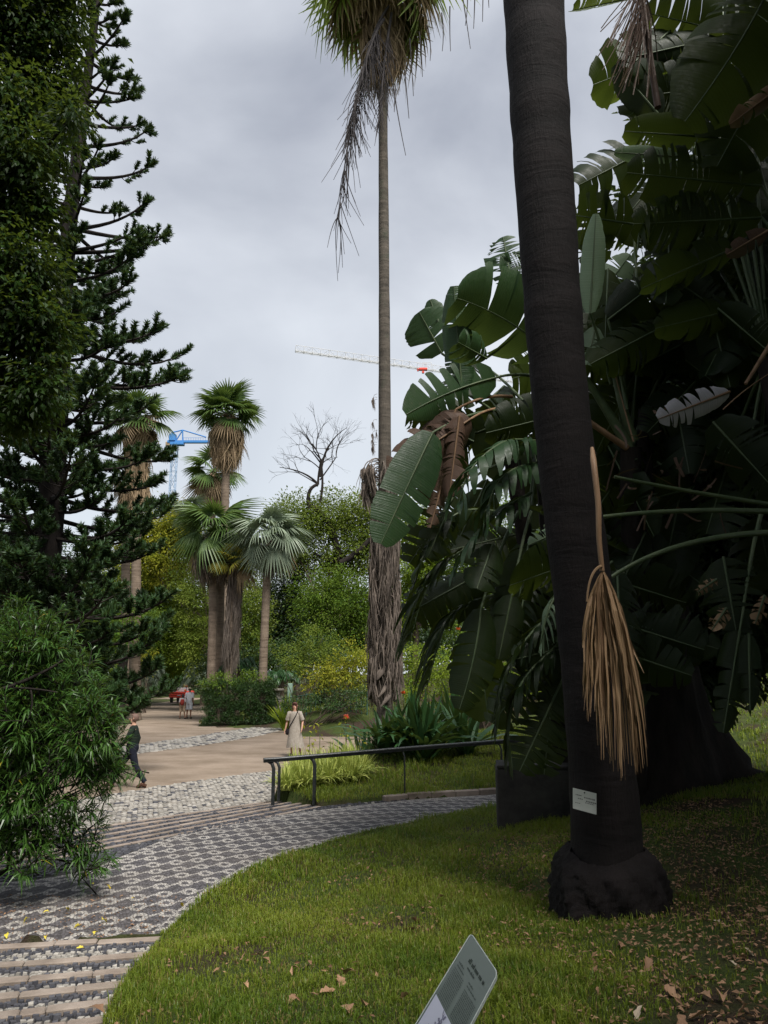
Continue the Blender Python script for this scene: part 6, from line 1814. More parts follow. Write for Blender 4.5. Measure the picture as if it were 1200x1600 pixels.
# dark ragged leaves hanging at the lower right
leaf(S3, (1160, 960), (1130, 1145), 9.2, 9.1, 66, 'paddle_shaded', (1190, 800, 9.3), fold=.4, tears=4, gapw=.12, droop=.15, tint=.2, ragged=.25)
leaf(S3, (1170, 990), (1172, 1110), 9.1, 9.0, 40, 'paddle_shaded', None, fold=.4, tears=2, gapw=.10, droop=.15, tint=.2, ragged=.2)
leaf(S3, (1130, 870), (1150, 985), 9.3, 9.2, 110, 'paddle_shaded', None, fold=.4, tears=5, gapw=.08, droop=.15, tint=.2)
leaf(S3, (1120, 905), (1090, 925), 9.0, 9.0, 22, 'frond_tan', None, fold=.4, tears=3, droop=.3, tint=.4, name='torn_strip')
leaf(S3, (1135, 950), (1112, 985), 9.0, 9.0, 30, 'frond_tan', None, fold=.4, tears=4, droop=.4, tint=.5, name='torn_strip')
leaf(S3, (1195, 930), (1180, 975), 9.0, 9.0, 26, 'frond_tan', None, fold=.4, tears=3, droop=.4, tint=.3, name='torn_strip')
leaf(S3, (1200, 950), (1182, 1052), 14, 14, 44, 'paddle', None, fold=.3, tears=2, droop=.1, tint=.7)
leaf(S3, (1100, 1000), (1088, 905), 16, 16, 60, 'paddle', None, fold=.2, tears=3, droop=.1, tint=.7)
leaf(S3, (1070, 1010), (1062, 930), 16, 16, 40, 'paddle', None, fold=.2, tears=2, droop=.1, tint=.7)
m_ = MB()
for k in range(70):
    a = P(1094 + rng.normal(0, 5), 1000, 15.5 + rng.normal(0, .1)); e = P(1098 + rng.normal(6, 12), 1060 + rng.normal(0, 8), 15.3 + rng.normal(0, .15))
    q = bez(a, (a + e) / 2 + rng.normal(0, .05, 3), e, 4); s_ = unit(np.array([1, rng.normal(0, 1), 0])) * .012
    m_.add(np.concatenate([q - s_, q + s_]), [(i, i + 1, 5 + i, 4 + i) for i in range(3)], 0, rng.uniform(.3, .9))
m_.build('dry_skirt', M['frond_grey'], S3)
# dead flower stalk at the top
m_ = MB()
for k in range(90):
    f = rng.uniform(0, 1)
    a = P(1000 + 18 * f, -30 + 60 * f, 8.6)
    e = P(1005 + rng.normal(-28, 22) * (1 - .4 * f), 60 + 90 * f + rng.normal(0, 22), 8.5 + rng.normal(0, .15))
    q = bez(a, (a + e) / 2 + rng.normal(0, .05, 3), e, 5); s_ = unit(np.array([1, rng.normal(0, 1), 0])) * .008
    m_.add(np.concatenate([q - s_, q + s_]), [(i, i + 1, 6 + i, 5 + i) for i in range(4)], 0, rng.uniform(0, .35))
m_.tube(bez(P(1000, -40, 8.6), P(1010, 60, 8.6), P(1028, 168, 8.6), 10), np.linspace(.03, .045, 10), 7, 0, tint=.1)
m_.build('withered_flower_spray', M['paddle_brown'], S3).__setitem__('label', 'withered brown spray hanging at the top')
# inner mass of dark leaves
rl = np.random.default_rng(5)
def filler(plant, n, x0, x1, y0, y1, Y0, Y1, w=(70, 130), hub=None):
    for k in range(n):
        bx, by = rl.uniform(x0, x1), rl.uniform(y0, y1)
        a = rl.uniform(0, 6.28); l = rl.uniform(90, 170)
        Yk = rl.uniform(Y0, Y1)
        leaf(plant, (bx, by), (bx + math.cos(a) * l, by + abs(math.sin(a)) * l * .8 + 20), Yk, Yk - .4, rl.uniform(*w), 'paddle_shaded' if rl.uniform() < .8 else 'paddle_backlit', hub if hub and rl.uniform() < .4 else None,
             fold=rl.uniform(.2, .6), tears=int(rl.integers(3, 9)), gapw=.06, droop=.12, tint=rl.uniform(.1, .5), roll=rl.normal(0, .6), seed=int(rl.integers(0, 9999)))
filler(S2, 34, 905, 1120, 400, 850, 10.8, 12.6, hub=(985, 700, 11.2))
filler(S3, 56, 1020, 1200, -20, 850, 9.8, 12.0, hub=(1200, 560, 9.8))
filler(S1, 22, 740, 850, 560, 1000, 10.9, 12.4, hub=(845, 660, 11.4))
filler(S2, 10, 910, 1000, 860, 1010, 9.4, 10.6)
# dry rubbish caught among the stems
m_ = MB()
for k in range(34):
    c = P(rng.uniform(920, 1130), rng.uniform(640, 800), 9.6 + rng.normal(0, .4))
    d = rand_dirs(1)[0] * rng.uniform(.15, .5); d[2] -= .15
    q = bez(c, c + d * .5 + rng.normal(0, .05, 3), c + d, 5); s_ = unit(np.cross(d, rand_dirs(1)[0])) * rng.uniform(.006, .022)
    m_.add(np.concatenate([q - s_, q + s_]), [(i, i + 1, 6 + i, 5 + i) for i in range(4)], 0, rng.uniform(0, .9))
m_.build('dry_leaf_tatters', M['paddle_brown'], S2, kind='stuff')
# ================================================================== HANDRAIL
def handrail():
    root = thing('handrail', 'black metal handrail on bent posts along the lime grass and bank', 'handrail', G(428, 1250, .3))
    line = [P(412, 1187, 15.0), P(430, 1186, 15.1), P(492, 1181, 15.3), P(632, 1169.5, 15.9), P(783, 1158, 16.8), P(960, 1144, 18.4), P(1120, 1131, 20.4), P(1230, 1121, 21.8)]
    r = resample(line, 60)
    m_ = MB(); m_.tube(r, .034, 8)
    m_.tube(r - np.array([0, 0, .035]), .022, 6)
    m_.build('rail', M['black_metal'], root)
    for (px, py, Yk, w) in [(428, 1187, 15.1, .036), (437, 1186, 15.5, .03), (492, 1181, 15.3, .036), (632, 1169, 15.9, .016), (783, 1158, 16.8, .02), (960, 1144, 18.4, .02), (1120, 1131, 20.4, .02)]:
        t = P(px, py, Yk); b = np.array([t[0], t[1], ground_z(t[0], t[1]) - .08])
        m_ = MB(); o = np.array([-.10, .02, 0])
        m_.tube([t + o - (0, 0, .03), t + o * .35 - (0, 0, .07), t - (0, 0, .16), (t + b) / 2, b], w, 8)
        m_.build('post', M['black_metal'], root)
handrail()

# ================================================================== STONE PEDESTAL, IRON FENCE
def pedestal():
    Y = 41.6
    b = P(431, 1132, Y); b[2] = ground_z(b[0], b[1])
    s = scale_at(P(431, 1110, Y))
    root = thing('stone_pedestal', 'weathered stone baluster pedestal at the end of the hedge', 'pedestal', b)
    m_ = MB(); m_.box(b + (0, 0, .16), (.86, .86, .42), 0, .1, .02); m_.build('plinth', M['stone'], root, smooth=False)
    m_ = MB(); m_.lathe(b, [(.36, .36), (.36, .44), (.28, .48), (.22, .54), (.30, .62), (.335, .72), (.31, .84), (.21, .98), (.18, 1.1), (.19, 1.18), (.25, 1.22), (.27, 1.27)], 20)
    for k in range(5):
        a = k * 1.25; o = np.array([math.cos(a), math.sin(a), 0]); m_.tube([b + o * .28 + (0, 0, .80), b + o * .36 + (0, 0, .72), b + o * .33 + (0, 0, .62)], [.05, .07, .04], 7)
    m_.build('baluster', M['stone'], root)
    m_ = MB(); m_.box(b + (0, 0, 1.33), (.74, .74, .12), 0, .1, .03); m_.build('cap', M['stone'], root, smooth=False)
pedestal()
def iron_fence():
    secs = [((434, 1128, 1093, 41.0), (523, 1111, 1079, 37.6)), ((523, 1111, 1079, 37.6), (582, 1106, 1084, 36.0))]
    b0 = P(434, 1128, 41.0)
    root = thing('iron_fence', 'green iron picket fence climbing beside the planted bank', 'fence', b0)
    pts = []
    for (xa, ba, ta, Ya), (xb, bb, tb, Yb) in secs:
        n = 12 if xb - xa > 70 else 7
        for k in range(n):
            f = k / n; pts.append((xa + (xb - xa) * f, ba + (bb - ba) * f, ta + (tb - ta) * f, Ya + (Yb - Ya) * f))
    tops = np.array([P(x, t, y) for x, b, t, y in pts]); bots = np.array([P(x, b, y) for x, b, t, y in pts])
    for i, (t, b) in enumerate(zip(tops, bots)):
        m_ = MB(); big = i % 6 == 0
        m_.tube([b - (0, 0, .3), t + (0, 0, .03 if not big else .07)], .034 if big else .02, 6)
        m_.build('post' if big else 'picket', M['green_metal'], root)
    m_ = MB(); m_.tube(tops, .026, 6); m_.build('top_rail', M['green_metal'], root)
    m_ = MB(); m_.tube(bots * .88 + tops * .12, .022, 6); m_.build('bottom_rail', M['green_metal'], root)
iron_fence()
def green_post():
    b = P(452, 1122, 42.2); b[2] = ground_z(b[0], b[1])
    root = thing('green_post', 'pale green square post with a rail behind the iron fence', 'post', b)
    m_ = MB(); m_.box(b + (0, 0, .75), (.26, .1, 1.7), 0, 0, .02); m_.build('panel', surf('pale_green', (.22, .34, .27), (.3, .42, .34), .5, .3), root, smooth=False)
    m_ = MB(); m_.tube([P(437, 1113, 42), P(452, 1104, 42)], .03, 6); m_.build('brace', M['green_metal'], root)
green_post()

# ================================================================== PEOPLE
SKINM = surf('skin', (.40, .22, .15), (.48, .28, .19), .55, .35, 12)
SKIN2 = surf('skin_tan', (.20, .10, .06), (.28, .14, .09), .55, .35, 12)
def skin_body(joints, edges, rad, mat, name, parent, root_i=0):
    me = bpy.data.meshes.new('body_graph')
    me.from_pydata([tuple(j) for j in joints], edges, [])
    o = bpy.data.objects.new('body_graph', me); COL.objects.link(o)
    md = o.modifiers.new('skin', 'SKIN'); md.use_smooth_shade = True
    for i, r in enumerate(rad):
        me.skin_vertices[0].data[i].radius = (r, r) if np.isscalar(r) else r
    me.skin_vertices[0].data[root_i].use_root = True
    o.modifiers.new('sub', 'SUBSURF').levels = 1
    o.modifiers['sub'].render_levels = 1
    dg = bpy.context.evaluated_depsgraph_get()
    nm = bpy.data.meshes.new_from_object(o.evaluated_get(dg))
    bpy.data.objects.remove(o)
    nm.materials.clear(); nm.materials.append(mat)
    b = bpy.data.objects.new(name, nm); COL.objects.link(b); adopt(b, parent)
    for p in nm.polygons: p.use_smooth = True
    return b
def loft(mb_, rings, seg=16, mat=0, tint=.5, pleat=0.0, yaw=0.0):
    """rings: (centre, rx, ry)"""
    V = []
    for q, (c, rx, ry) in enumerate(rings):
        for j in range(seg):
            a = 2 * math.pi * j / seg
            k = 1 + pleat * math.sin(a * 5 + q * .3) * (1 - q / len(rings))
            x, y = math.cos(a) * rx * k, math.sin(a) * ry * k
            V.append((c[0] + x * math.cos(yaw) - y * math.sin(yaw), c[1] + x * math.sin(yaw) + y * math.cos(yaw), c[2]))
    n = len(rings)
    F = [(i * seg + j, i * seg + (j + 1) % seg, (i + 1) * seg + (j + 1) % seg, (i + 1) * seg + j) for i in range(n - 1) for j in range(seg)]
    mb_.add(V, F, mat, tint)
def person(label, pos, yaw, hgt, pose, skin, wear):
    """pose: joint name -> local offset for a 1.75 m figure that faces -Y; wear: list of (part name, maker)"""
    pos = np.asarray(pos, float); k = hgt / 1.75
    root = thing('person', label, 'person', pos)
    J = dict(pelvis=(0, 0, .95), spine=(0, .01, 1.12), chest=(0, .01, 1.33), neck=(0, .0, 1.49), jaw=(0, -.02, 1.565), head=(0, -.01, 1.655),
             shl=(-.17, 0, 1.42), ell=(-.21, .02, 1.14), wrl=(-.22, -.03, .90), shr=(.17, 0, 1.42), elr=(.21, .02, 1.14), wrr=(.22, -.03, .90),
             hpl=(-.09, 0, .91), knl=(-.10, -.02, .50), anl=(-.10, .03, .09), tol=(-.11, -.15, .035), hpr=(.09, 0, .91), knr=(.10, -.02, .50), anr=(.10, .03, .09), tor=(.11, -.15, .035))
    J.update(pose)
    R = np.array([[math.cos(yaw), -math.sin(yaw), 0], [math.sin(yaw), math.cos(yaw), 0], [0, 0, 1]])
    W = lambda p: pos + R @ (np.asarray(p, float) * k)
    names = list(J); idx = {n: i for i, n in enumerate(names)}
    rad = dict(pelvis=(.145, .11), spine=(.125, .095), chest=(.15, .105), neck=.055, jaw=(.062, .07), head=(.078, .092), shl=.062, ell=.042, wrl=.028, shr=.062, elr=.042, wrr=.028,
               hpl=.085, knl=.056, anl=.037, tol=.036, hpr=.085, knr=.056, anr=.037, tor=.036)
    pts = [W(J[n]) for n in names]; rr = [tuple(np.array(rad[n] if not np.isscalar(rad[n]) else (rad[n],) * 2) * k) for n in names]
    E = [(idx[a], idx[b]) for a, b in [('pelvis', 'spine'), ('spine', 'chest'), ('chest', 'neck'), ('neck', 'jaw'), ('jaw', 'head'), ('chest', 'shl'), ('shl', 'ell'), ('ell', 'wrl'), ('chest', 'shr'), ('shr', 'elr'), ('elr', 'wrr'),
                                       ('pelvis', 'hpl'), ('hpl', 'knl'), ('knl', 'anl'), ('anl', 'tol'), ('pelvis', 'hpr'), ('hpr', 'knr'), ('knr', 'anr'), ('anr', 'tor')]]
    for sd, sg in (('l', -1), ('r', 1)):                       # palms and five fingers
        w, e = np.array(J['wr' + sd]), np.array(J['el' + sd]); d = unit(w - e)
        pal = w + d * .075; pts.append(W(pal)); rr.append((.034 * k, .018 * k)); pi = len(pts) - 1; E.append((idx['wr' + sd], pi))
        acr = unit(np.cross(d, (1.0 * sg, .2, 0)))
        for q, (off, ln) in enumerate(((-.030, .068), (-.010, .082), (.011, .076), (.030, .058))):
            a = pal + acr * off + d * .03; m = a + d * ln * .5 - np.array([sg * .006, .012, 0]); t = a + d * ln - np.array([sg * .014, .034, 0])
            for p_, r_ in ((a, .0095), (m, .009), (t, .007)):
                pts.append(W(p_)); rr.append((r_ * k, r_ * k))
            n0 = len(pts) - 3; E += [(pi, n0), (n0, n0 + 1), (n0 + 1, n0 + 2)]
        a = w + d * .03 - acr * .032; t = a + d * .055 - acr * .022
        pts.append(W(a)); rr.append((.011 * k, .011 * k)); pts.append(W(t)); rr.append((.008 * k, .008 * k)); E += [(pi, len(pts) - 2), (len(pts) - 2, len(pts) - 1)]
    skin_body(pts, E, rr, skin, 'body', root)
    # face: nose, eyes, mouth, ears
    h = np.array(J['head']); m_ = MB()
    m_.tube([W(h + (0, -.088, .012)), W(h + (0, -.112, -.022)), W(h + (0, -.09, -.032))], [.008 * k, .014 * k, .009 * k], 6)
    for sx in (-1, 1):
        m_.tube([W(h + (sx * .078, .0, .02)), W(h + (sx * .092, .008, 0)), W(h + (sx * .078, .0, -.03))], [.01 * k, .018 * k, .01 * k], 6)
    m_.build('nose_and_ears', skin, root, kind='stuff')
    for sx in (-1, 1):
        m_ = MB(); m_.tube([W(h + (sx * .031, -.088, .012)), W(h + (sx * .031, -.096, .012))], [.012 * k, .006 * k], 7); m_.build('eye', M['black_metal'], root)
    m_ = MB(); m_.tube([W(h + (-.026, -.085, -.05)), W(h + (0, -.096, -.052)), W(h + (.026, -.085, -.05))], [.004 * k, .008 * k, .004 * k], 5); m_.build('mouth', surf('lips', (.35, .1, .08)), root)
    for nm, fn in wear:
        m_ = MB(); mat = fn(m_, J, W, k); m_.build(nm, mat, root)
    return root
def c_hair(mat, length=.0, bald=False):
    def f(m_, J, W, k):
        h = np.array(J['head'])
        rings = []
        for z, r in ((.115, .02), (.105, .055), (.08, .085), (.04, .101), (0, .104)) + (((-.06, .10), (-.12, .098), (-.15, .085)) if length else ((-.03, .098), (-.055, .088))):
            rings.append((z, r))
        seg = 18; V = []
        for z, r in rings:
            for j in range(seg):
                a = 2 * math.pi * j / seg
                x, y = math.cos(a) * r * .92, math.sin(a) * r * 1.05 + .012
                if z < .045 and math.sin(a) < -.35: y = max(y, -.02); x *= 1.0
                V.append(W(h + (x, y, z)))
        n = len(rings); F = [(i * seg + j, i * seg + (j + 1) % seg, (i + 1) * seg + (j + 1) % seg, (i + 1) * seg + j) for i in range(n - 1) for j in range(seg)]
        m_.add(V, F)
        m_.add([W(h + (0, .01, .118))] + V[:seg], [(0, 1 + j, 1 + (j + 1) % seg) for j in range(seg)])
        return mat
    return f
def c_cap(mat):
    def f(m_, J, W, k):
        h = np.array(J['head'])
        m_.tube([W(h + (0, .008, z)) for z in (.03, .06, .09, .115, .122)], [r * k for r in (.106, .104, .09, .05, .01)], 14)
        m_.tube([W(h + (0, 0, .028)), W(h + (0, 0, .04))], [.135 * k, .11 * k], 14)
        return mat
    return f
def limb_sleeve(m_, pts, rads, W, k, seg=10):
    m_.tube([W(p) for p in pts], [r * k for r in rads], seg)
def c_shirt(mat, sleeve=.5, long=False, hem=.86):
    def f(m_, J, W, k):
        t = [(hem, .165, .125), (1.0, .155, .12), (1.15, .15, .115), (1.3, .172, .125), (1.4, .175, .11), (1.455, .12, .085), (1.49, .068, .066)]
        base = np.array(J['pelvis'])[:2]; ch = np.array(J['chest'])[:2]
        seg = 16; V = []
        for z, rx, ry in t:
            f_ = np.clip((z - .9) / .45, 0, 1); c = base * (1 - f_) + ch * f_
            for j in range(seg):
                a = 2 * math.pi * j / seg; V.append(W((c[0] + math.cos(a) * rx, c[1] + math.sin(a) * ry, z)))
        n = len(t); m_.add(V, [(i * seg + j, i * seg + (j + 1) % seg, (i + 1) * seg + (j + 1) % seg, (i + 1) * seg + j) for i in range(n - 1) for j in range(seg)])
        for sd in 'lr':
            s, e, w = (np.array(J[q + sd], float) for q in ('sh', 'el', 'wr'))
            if long: limb_sleeve(m_, [s * .8 + np.array([0, 0, 1.42]) * .2, s, (s + e) / 2, e, (e + w) / 2, w], (.07, .078, .064, .056, .05, .042), W, k)
            else: limb_sleeve(m_, [s * .8 + np.array([0, 0, 1.42]) * .2, s, s * (1 - sleeve) + e * sleeve, s * (1 - sleeve * 1.6) + e * sleeve * 1.6], (.07, .08, .076, .074), W, k)
        return mat
    return f
def c_trousers(mat, end=1.0, wide=1.0):
    def f(m_, J, W, k):
        p = np.array(J['pelvis'], float)
        m_.tube([W(p + (0, 0, z)) for z in (.10, .05, -.02, -.10)], [r * k for r in (.135, .15, .155, .13)], 14)
        for sd in 'lr':
            h, kn, an = (np.array(J[q + sd], float) for q in ('hp', 'kn', 'an'))
            if end >= 1: limb_sleeve(m_, [h + (0, 0, .03), h * .6 + kn * .4, kn, (kn + an) / 2, an + (0, 0, .01)], np.array((.105, .094, .074, .066, .06)) * wide, W, k)
            else: limb_sleeve(m_, [h + (0, 0, .03), h * (1 - end * .5) + kn * end * .5, h * (1 - end) + kn * end], np.array((.105, .1, .095)) * wide, W, k)
        return mat
    return f
def c_shoes(mat):
    def f(m_, J, W, k):
        for sd in 'lr':
            a, t = np.array(J['an' + sd], float), np.array(J['to' + sd], float)
            hl = a + (a - t) * np.array([1, 1, 0]) * .25; hl[2] = t[2] + .01
            limb_sleeve(m_, [hl, a * .5 + t * .5, t, t + (t - a) * np.array([.25, .25, 0])], (.042, .05, .046, .02), W, k)
        return mat
    return f
fabric = lambda n, a, b=None: surf(n, a, b or a, .9, .1, 18, 40, .2)

# woman in a pale dress
def c_dress(mat):
    def f(m_, J, W, k):
        t = [(.30, .30, .25, .05), (.42, .285, .235, .045), (.6, .25, .20, .03), (.8, .215, .165, .015), (.95, .195, .15, 0), (1.1, .172, .13, 0), (1.25, .172, .135, 0), (1.36, .175, .125, 0), (1.43, .15, .10, 0), (1.465, .11, .08, 0)]
        seg = 28; V = []
        for q, (z, rx, ry, ox) in enumerate(t):
            for j in range(seg):
                a = 2 * math.pi * j / seg; pl = 1 + .05 * math.sin(a * 6) * max(0, (.8 - z))
                V.append(W((ox + math.cos(a) * rx * pl, math.sin(a) * ry * pl, z + (.02 * math.sin(a * 3) if q == 0 else 0))))
        n = len(t); m_.add(V, [(i * seg + j, i * seg + (j + 1) % seg, (i + 1) * seg + (j + 1) % seg, (i + 1) * seg + j) for i in range(n - 1) for j in range(seg)])
        for sd in 'lr':
            s, e = np.array(J['sh' + sd], float), np.array(J['el' + sd], float)
            limb_sleeve(m_, [s * .75 + np.array([0, 0, 1.42]) * .25, s, (s + e) / 2, s * .15 + e * .85], (.065, .082, .08, .085), W, k)
        return mat
    return f
def c_strap(mat):
    def f(m_, J, W, k):
        a = [(.12, -.06, 1.47), (.07, -.135, 1.33), (-.03, -.15, 1.15), (-.13, -.14, .98), (-.19, -.09, .86)]
        q = resample([W(p) for p in a], 14)
        s = unit(W((.7, 0, .7)) - W((0, 0, 0)))
        for i in range(13):
            pass
        m_.tube(q, .016 * k, 6)
        b = [(.12, .02, 1.49), (.08, .11, 1.38), (-.05, .13, 1.12), (-.2, .03, .88)]
        m_.tube(resample([W(p) for p in b], 12), .016 * k, 6)
        return mat
    return f
def c_bag(mat):
    def f(m_, J, W, k):
        c = W((-.225, -.05, .80)); m_.box(c, (.10 * k, .20 * k, .20 * k), 0, 0, .03 * k); return mat
    return f
hair_red = surf('hair_auburn', (.055, .018, .014), (.10, .035, .025), .6, .4, 30)
wy = 25.8
wpos = G(459, 1182, 0.0); wpos[2] = 0.0
person('woman in a long pale dress with a dark shoulder bag, walking across the sandy square', wpos, -.12, 1.68,
       dict(knl=(-.09, -.03, .5), anl=(-.07, -.02, .09), tol=(-.10, -.19, .035), knr=(.13, .02, .5), anr=(.20, .10, .11), tor=(.23, -.06, .035), ell=(-.26, .03, 1.14), wrl=(-.30, -.02, .90), elr=(.27, .05, 1.14), wrr=(.28, -.10, .93), head=(-.0, -.02, 1.655)),
       SKINM, [('dress', c_dress(fabric('dress_cloth', (.24, .21, .175), (.36, .325, .28)))), ('hair', c_hair(hair_red, .15)), ('bag_strap', c_strap(fabric('strap_black', (.015, .013, .015)))), ('shoulder_bag', c_bag(fabric('bag_black', (.015, .013, .017)))),
               ('sandals', c_shoes(fabric('sandal', (.03, .022, .02))))])
mpos = G(203, 1231, 0.0); mpos[2] = 0
navy = fabric('navy_cloth', (.010, .011, .018), (.018, .02, .03)); dkgreen = fabric('dark_shirt', (.010, .016, .013), (.018, .025, .02))
person('man in dark shirt and trousers striding left behind the narrow-leaved shrub', mpos, -math.pi / 2 + .15, 1.66,
       dict(knl=(-.09, -.27, .53), anl=(-.09, -.44, .11), tol=(-.09, -.61, .06), knr=(.09, .12, .5), anr=(.09, .36, .13), tor=(.09, .20, .035), ell=(-.23, .10, 1.16), wrl=(-.22, .04, .92), elr=(.23, -.12, 1.16), wrr=(.21, -.28, .98)),
       SKINM, [('shirt', c_shirt(dkgreen, long=True)), ('trousers', c_trousers(navy)), ('hair', c_hair(surf('hair_grey', (.10, .06, .045), (.16, .10, .08), .7, .3, 30))), ('shoes', c_shoes(fabric('shoe_brown', (.06, .03, .02))))])
cpos = G(294.5, 1123, 0.0); cpos[2] = 0
person('man in white shirt and pale shorts with a straw cap, walking away up the avenue', cpos, math.pi - .1, 1.80,
       dict(knl=(-.11, 0, .5), anl=(-.12, .02, .09), elr=(.25, -.05, 1.16), wrr=(.24, -.22, 1.02)), SKIN2,
       [('shirt', c_shirt(fabric('white_cloth', (.72, .72, .74), (.8, .8, .82)), .55, hem=.84)), ('shorts', c_trousers(fabric('pale_shorts', (.5, .52, .56), (.6, .62, .66)), .95, 1.1)), ('hair', c_hair(surf('hair_dark', (.02, .015, .012), (.04, .03, .025), .6, .4))),
        ('cap', c_cap(fabric('straw', (.55, .45, .28), (.65, .55, .38)))), ('shoes', c_shoes(fabric('shoe_dark', (.05, .04, .035))))])
kpos = G(284, 1123.5, 0.0); kpos[2] = 0
def c_pack(mat):
    def f(m_, J, W, k):
        m_.tube([W((0, .20, z)) for z in (.98, 1.02, 1.2, 1.36, 1.40)], [r * k for r in (.06, .13, .15, .13, .06)], 12)
        for sx in (-1, 1): m_.tube([W((sx * .09, .12, 1.38)), W((sx * .11, 0, 1.45)), W((sx * .11, -.12, 1.35)), W((sx * .12, -.1, 1.12))], .02 * k, 5)
        return mat
    return f
person('dark-haired youngster with a red rucksack and tan shorts beside the man in white', kpos, math.pi + .15, 1.42,
       dict(knl=(.12, -.03, .5), anl=(.14, .0, .09), tol=(.15, -.17, .035), hpl=(.09, 0, .91), hpr=(-.09, 0, .91), knr=(-.15, .02, .5), anr=(-.22, .1, .10), tor=(-.26, -.06, .04)), SKIN2,
       [('shirt', c_shirt(fabric('pale_tee', (.45, .40, .40), (.55, .5, .5)), .5)), ('shorts', c_trousers(fabric('tan_shorts', (.30, .22, .15), (.36, .27, .19)), .95, 1.1)), ('hair', c_hair(surf('hair_black', (.015, .012, .012), (.03, .025, .022), .6, .4), .1)), ('rucksack', c_pack(fabric('red_pack', (.25, .035, .03), (.32, .06, .045)))),
        ('shoes', c_shoes(fabric('shoe_dark2', (.05, .04, .035))))])

# ================================================================== RED UTILITY VEHICLE
def vehicle():
    c = G(277.5, 1098, 0.0); c[2] = 0
    root = thing('utility_vehicle', 'small red open utility truck seen from behind on the avenue', 'vehicle', c)
    red = surf('red_paint', (.62, .035, .02), (.70, .06, .03), .4, .5, 4); blk = M['black_metal']; grey = surf('seat_grey', (.28, .28, .29), (.4, .4, .41), .6, .3)
    m_ = MB(); m_.box(c + (0, .95, .52), (1.5, 1.9, .16), 0, 0, .03); m_.build('bed', red, root, smooth=False)
    m_ = MB(); m_.box(c + (0, 0, .70), (1.62, .07, .52), 0, 0, .02)
    for z in (.52, .70, .88): m_.box(c + (0, -.045, z), (1.5, .05, .07), 0, 0, .015)
    m_.build('tailgate', red, root, smooth=False)
    for sx in (-1, 1):
        m_ = MB(); m_.box(c + (sx * .785, .98, .70), (.06, 1.85, .5), 0, 0, .02); m_.build('side_panel', red, root, smooth=False)
        for y in (.35, 2.7):
            m_ = MB(); w = c + np.array([sx * .66, y, .27])
            m_.tube([w + (d, 0, 0) for d in (-.11, -.10, .10, .11)], [.2, .27, .27, .2], 18); wh = m_.build('wheel', M['black_metal'], root)
            m_ = MB(); m_.tube([w + (sx * .105, 0, 0), w + (sx * .118, 0, 0)], [.13, .10], 12); m_.build('rim', grey, wh)
        m_ = MB(); m_.tube([c + (sx * .72, .06, .95), c + (sx * .72, .06, 1.38)], .03, 6); p = m_.build('lamp_post', blk, root)
        m_ = MB(); m_.tube([c + (sx * .70, .02, z) for z in (1.36, 1.38, 1.56, 1.6)], [.06, .11, .11, .05], 12); m_.build('lamp', M['flower_red'], p)
        m_ = MB(); m_.box(c + (sx * .64, .0, 1.10), (.14, .1, .18), 0, 0, .02); m_.build('tail_light', grey if sx < 0 else surf('tail_orange', (.8, .16, .04)), root, smooth=False)
    m_ = MB(); m_.box(c + (0, 2.5, .75), (1.5, 1.25, .55), 0, 0, .08); m_.build('cab', red, root, smooth=False)
    m_ = MB(); m_.box(c + (0, 1.98, 1.12), (1.2, .12, .42), 0, 0, .05); m_.box(c + (0, 2.22, .98), (1.2, .5, .14), 0, 0, .05); m_.build('seat', grey, root, smooth=False)
    m_ = MB()
    for sx in (-1, 1): m_.tube([c + (sx * .7, 3.0, .95), c + (sx * .62, 2.75, 1.55)], .03, 6)
    m_.tube([c + (-.62, 2.75, 1.55), c + (.62, 2.75, 1.55)], .03, 6); m_.build('windscreen_frame', blk, root)
    m_ = MB(); m_.tube([c + (-.7, .05, .99), c + (.7, .05, .99)], .035, 6); m_.build('rear_rail', grey, root)
    m_ = MB(); m_.box(c + (.12, -.085, .66), (.34, .02, .10), 0, 0, .008); m_.build('number_plate', grey, root, smooth=False)
    person('driver in an olive shirt sitting in the red utility truck', c + np.array([.02, 2.2, .18]), math.pi, 1.75,
           dict(knl=(-.12, -.42, .84), anl=(-.12, -.50, .42), tol=(-.12, -.64, .37), knr=(.12, -.42, .84), anr=(.12, -.50, .42), tor=(.12, -.64, .37), ell=(-.24, -.12, 1.17), wrl=(-.16, -.36, 1.14), elr=(.24, -.12, 1.17), wrr=(.16, -.36, 1.14)), SKIN2,
           [('shirt', c_shirt(fabric('olive_cloth', (.14, .13, .05), (.19, .17, .07)), .5)), ('trousers', c_trousers(navy)), ('hair', c_hair(surf('hair_fair', (.25, .2, .1), (.32, .26, .14)))), ('shoes', c_shoes(fabric('shoe_black', (.02, .02, .02))))])
vehicle()

# ================================================================== CRANES
def lattice(m_, a, b, w, n, r, tri=False, up=(0, 0, 1.0)):
    a, b = np.asarray(a, float), np.asarray(b, float); d = unit(b - a)
    s = unit(np.cross(d, up)) if abs(np.dot(d, up)) < .95 else np.array([1.0, 0, 0]); u = np.cross(s, d)
    offs = [s * w / 2 - u * w / 2, -s * w / 2 - u * w / 2, -s * w / 2 + u * w / 2, s * w / 2 + u * w / 2] if not tri else [s * w * .45 - u * w / 2, -s * w * .45 - u * w / 2, u * w / 2]
    k = len(offs)
    for o in offs: m_.tube([a + o, b + o], r, 5)
    for i in range(n):
        p, q = a + (b - a) * i / n, a + (b - a) * (i + 1) / n
        for j in range(k):
            o1, o2 = offs[j], offs[(j + 1) % k]
            m_.tube([p + o1, p + o2], r * .6, 4)
            m_.tube([p + (o1 if i % 2 else o2), q + (o2 if i % 2 else o1)], r * .6, 4)
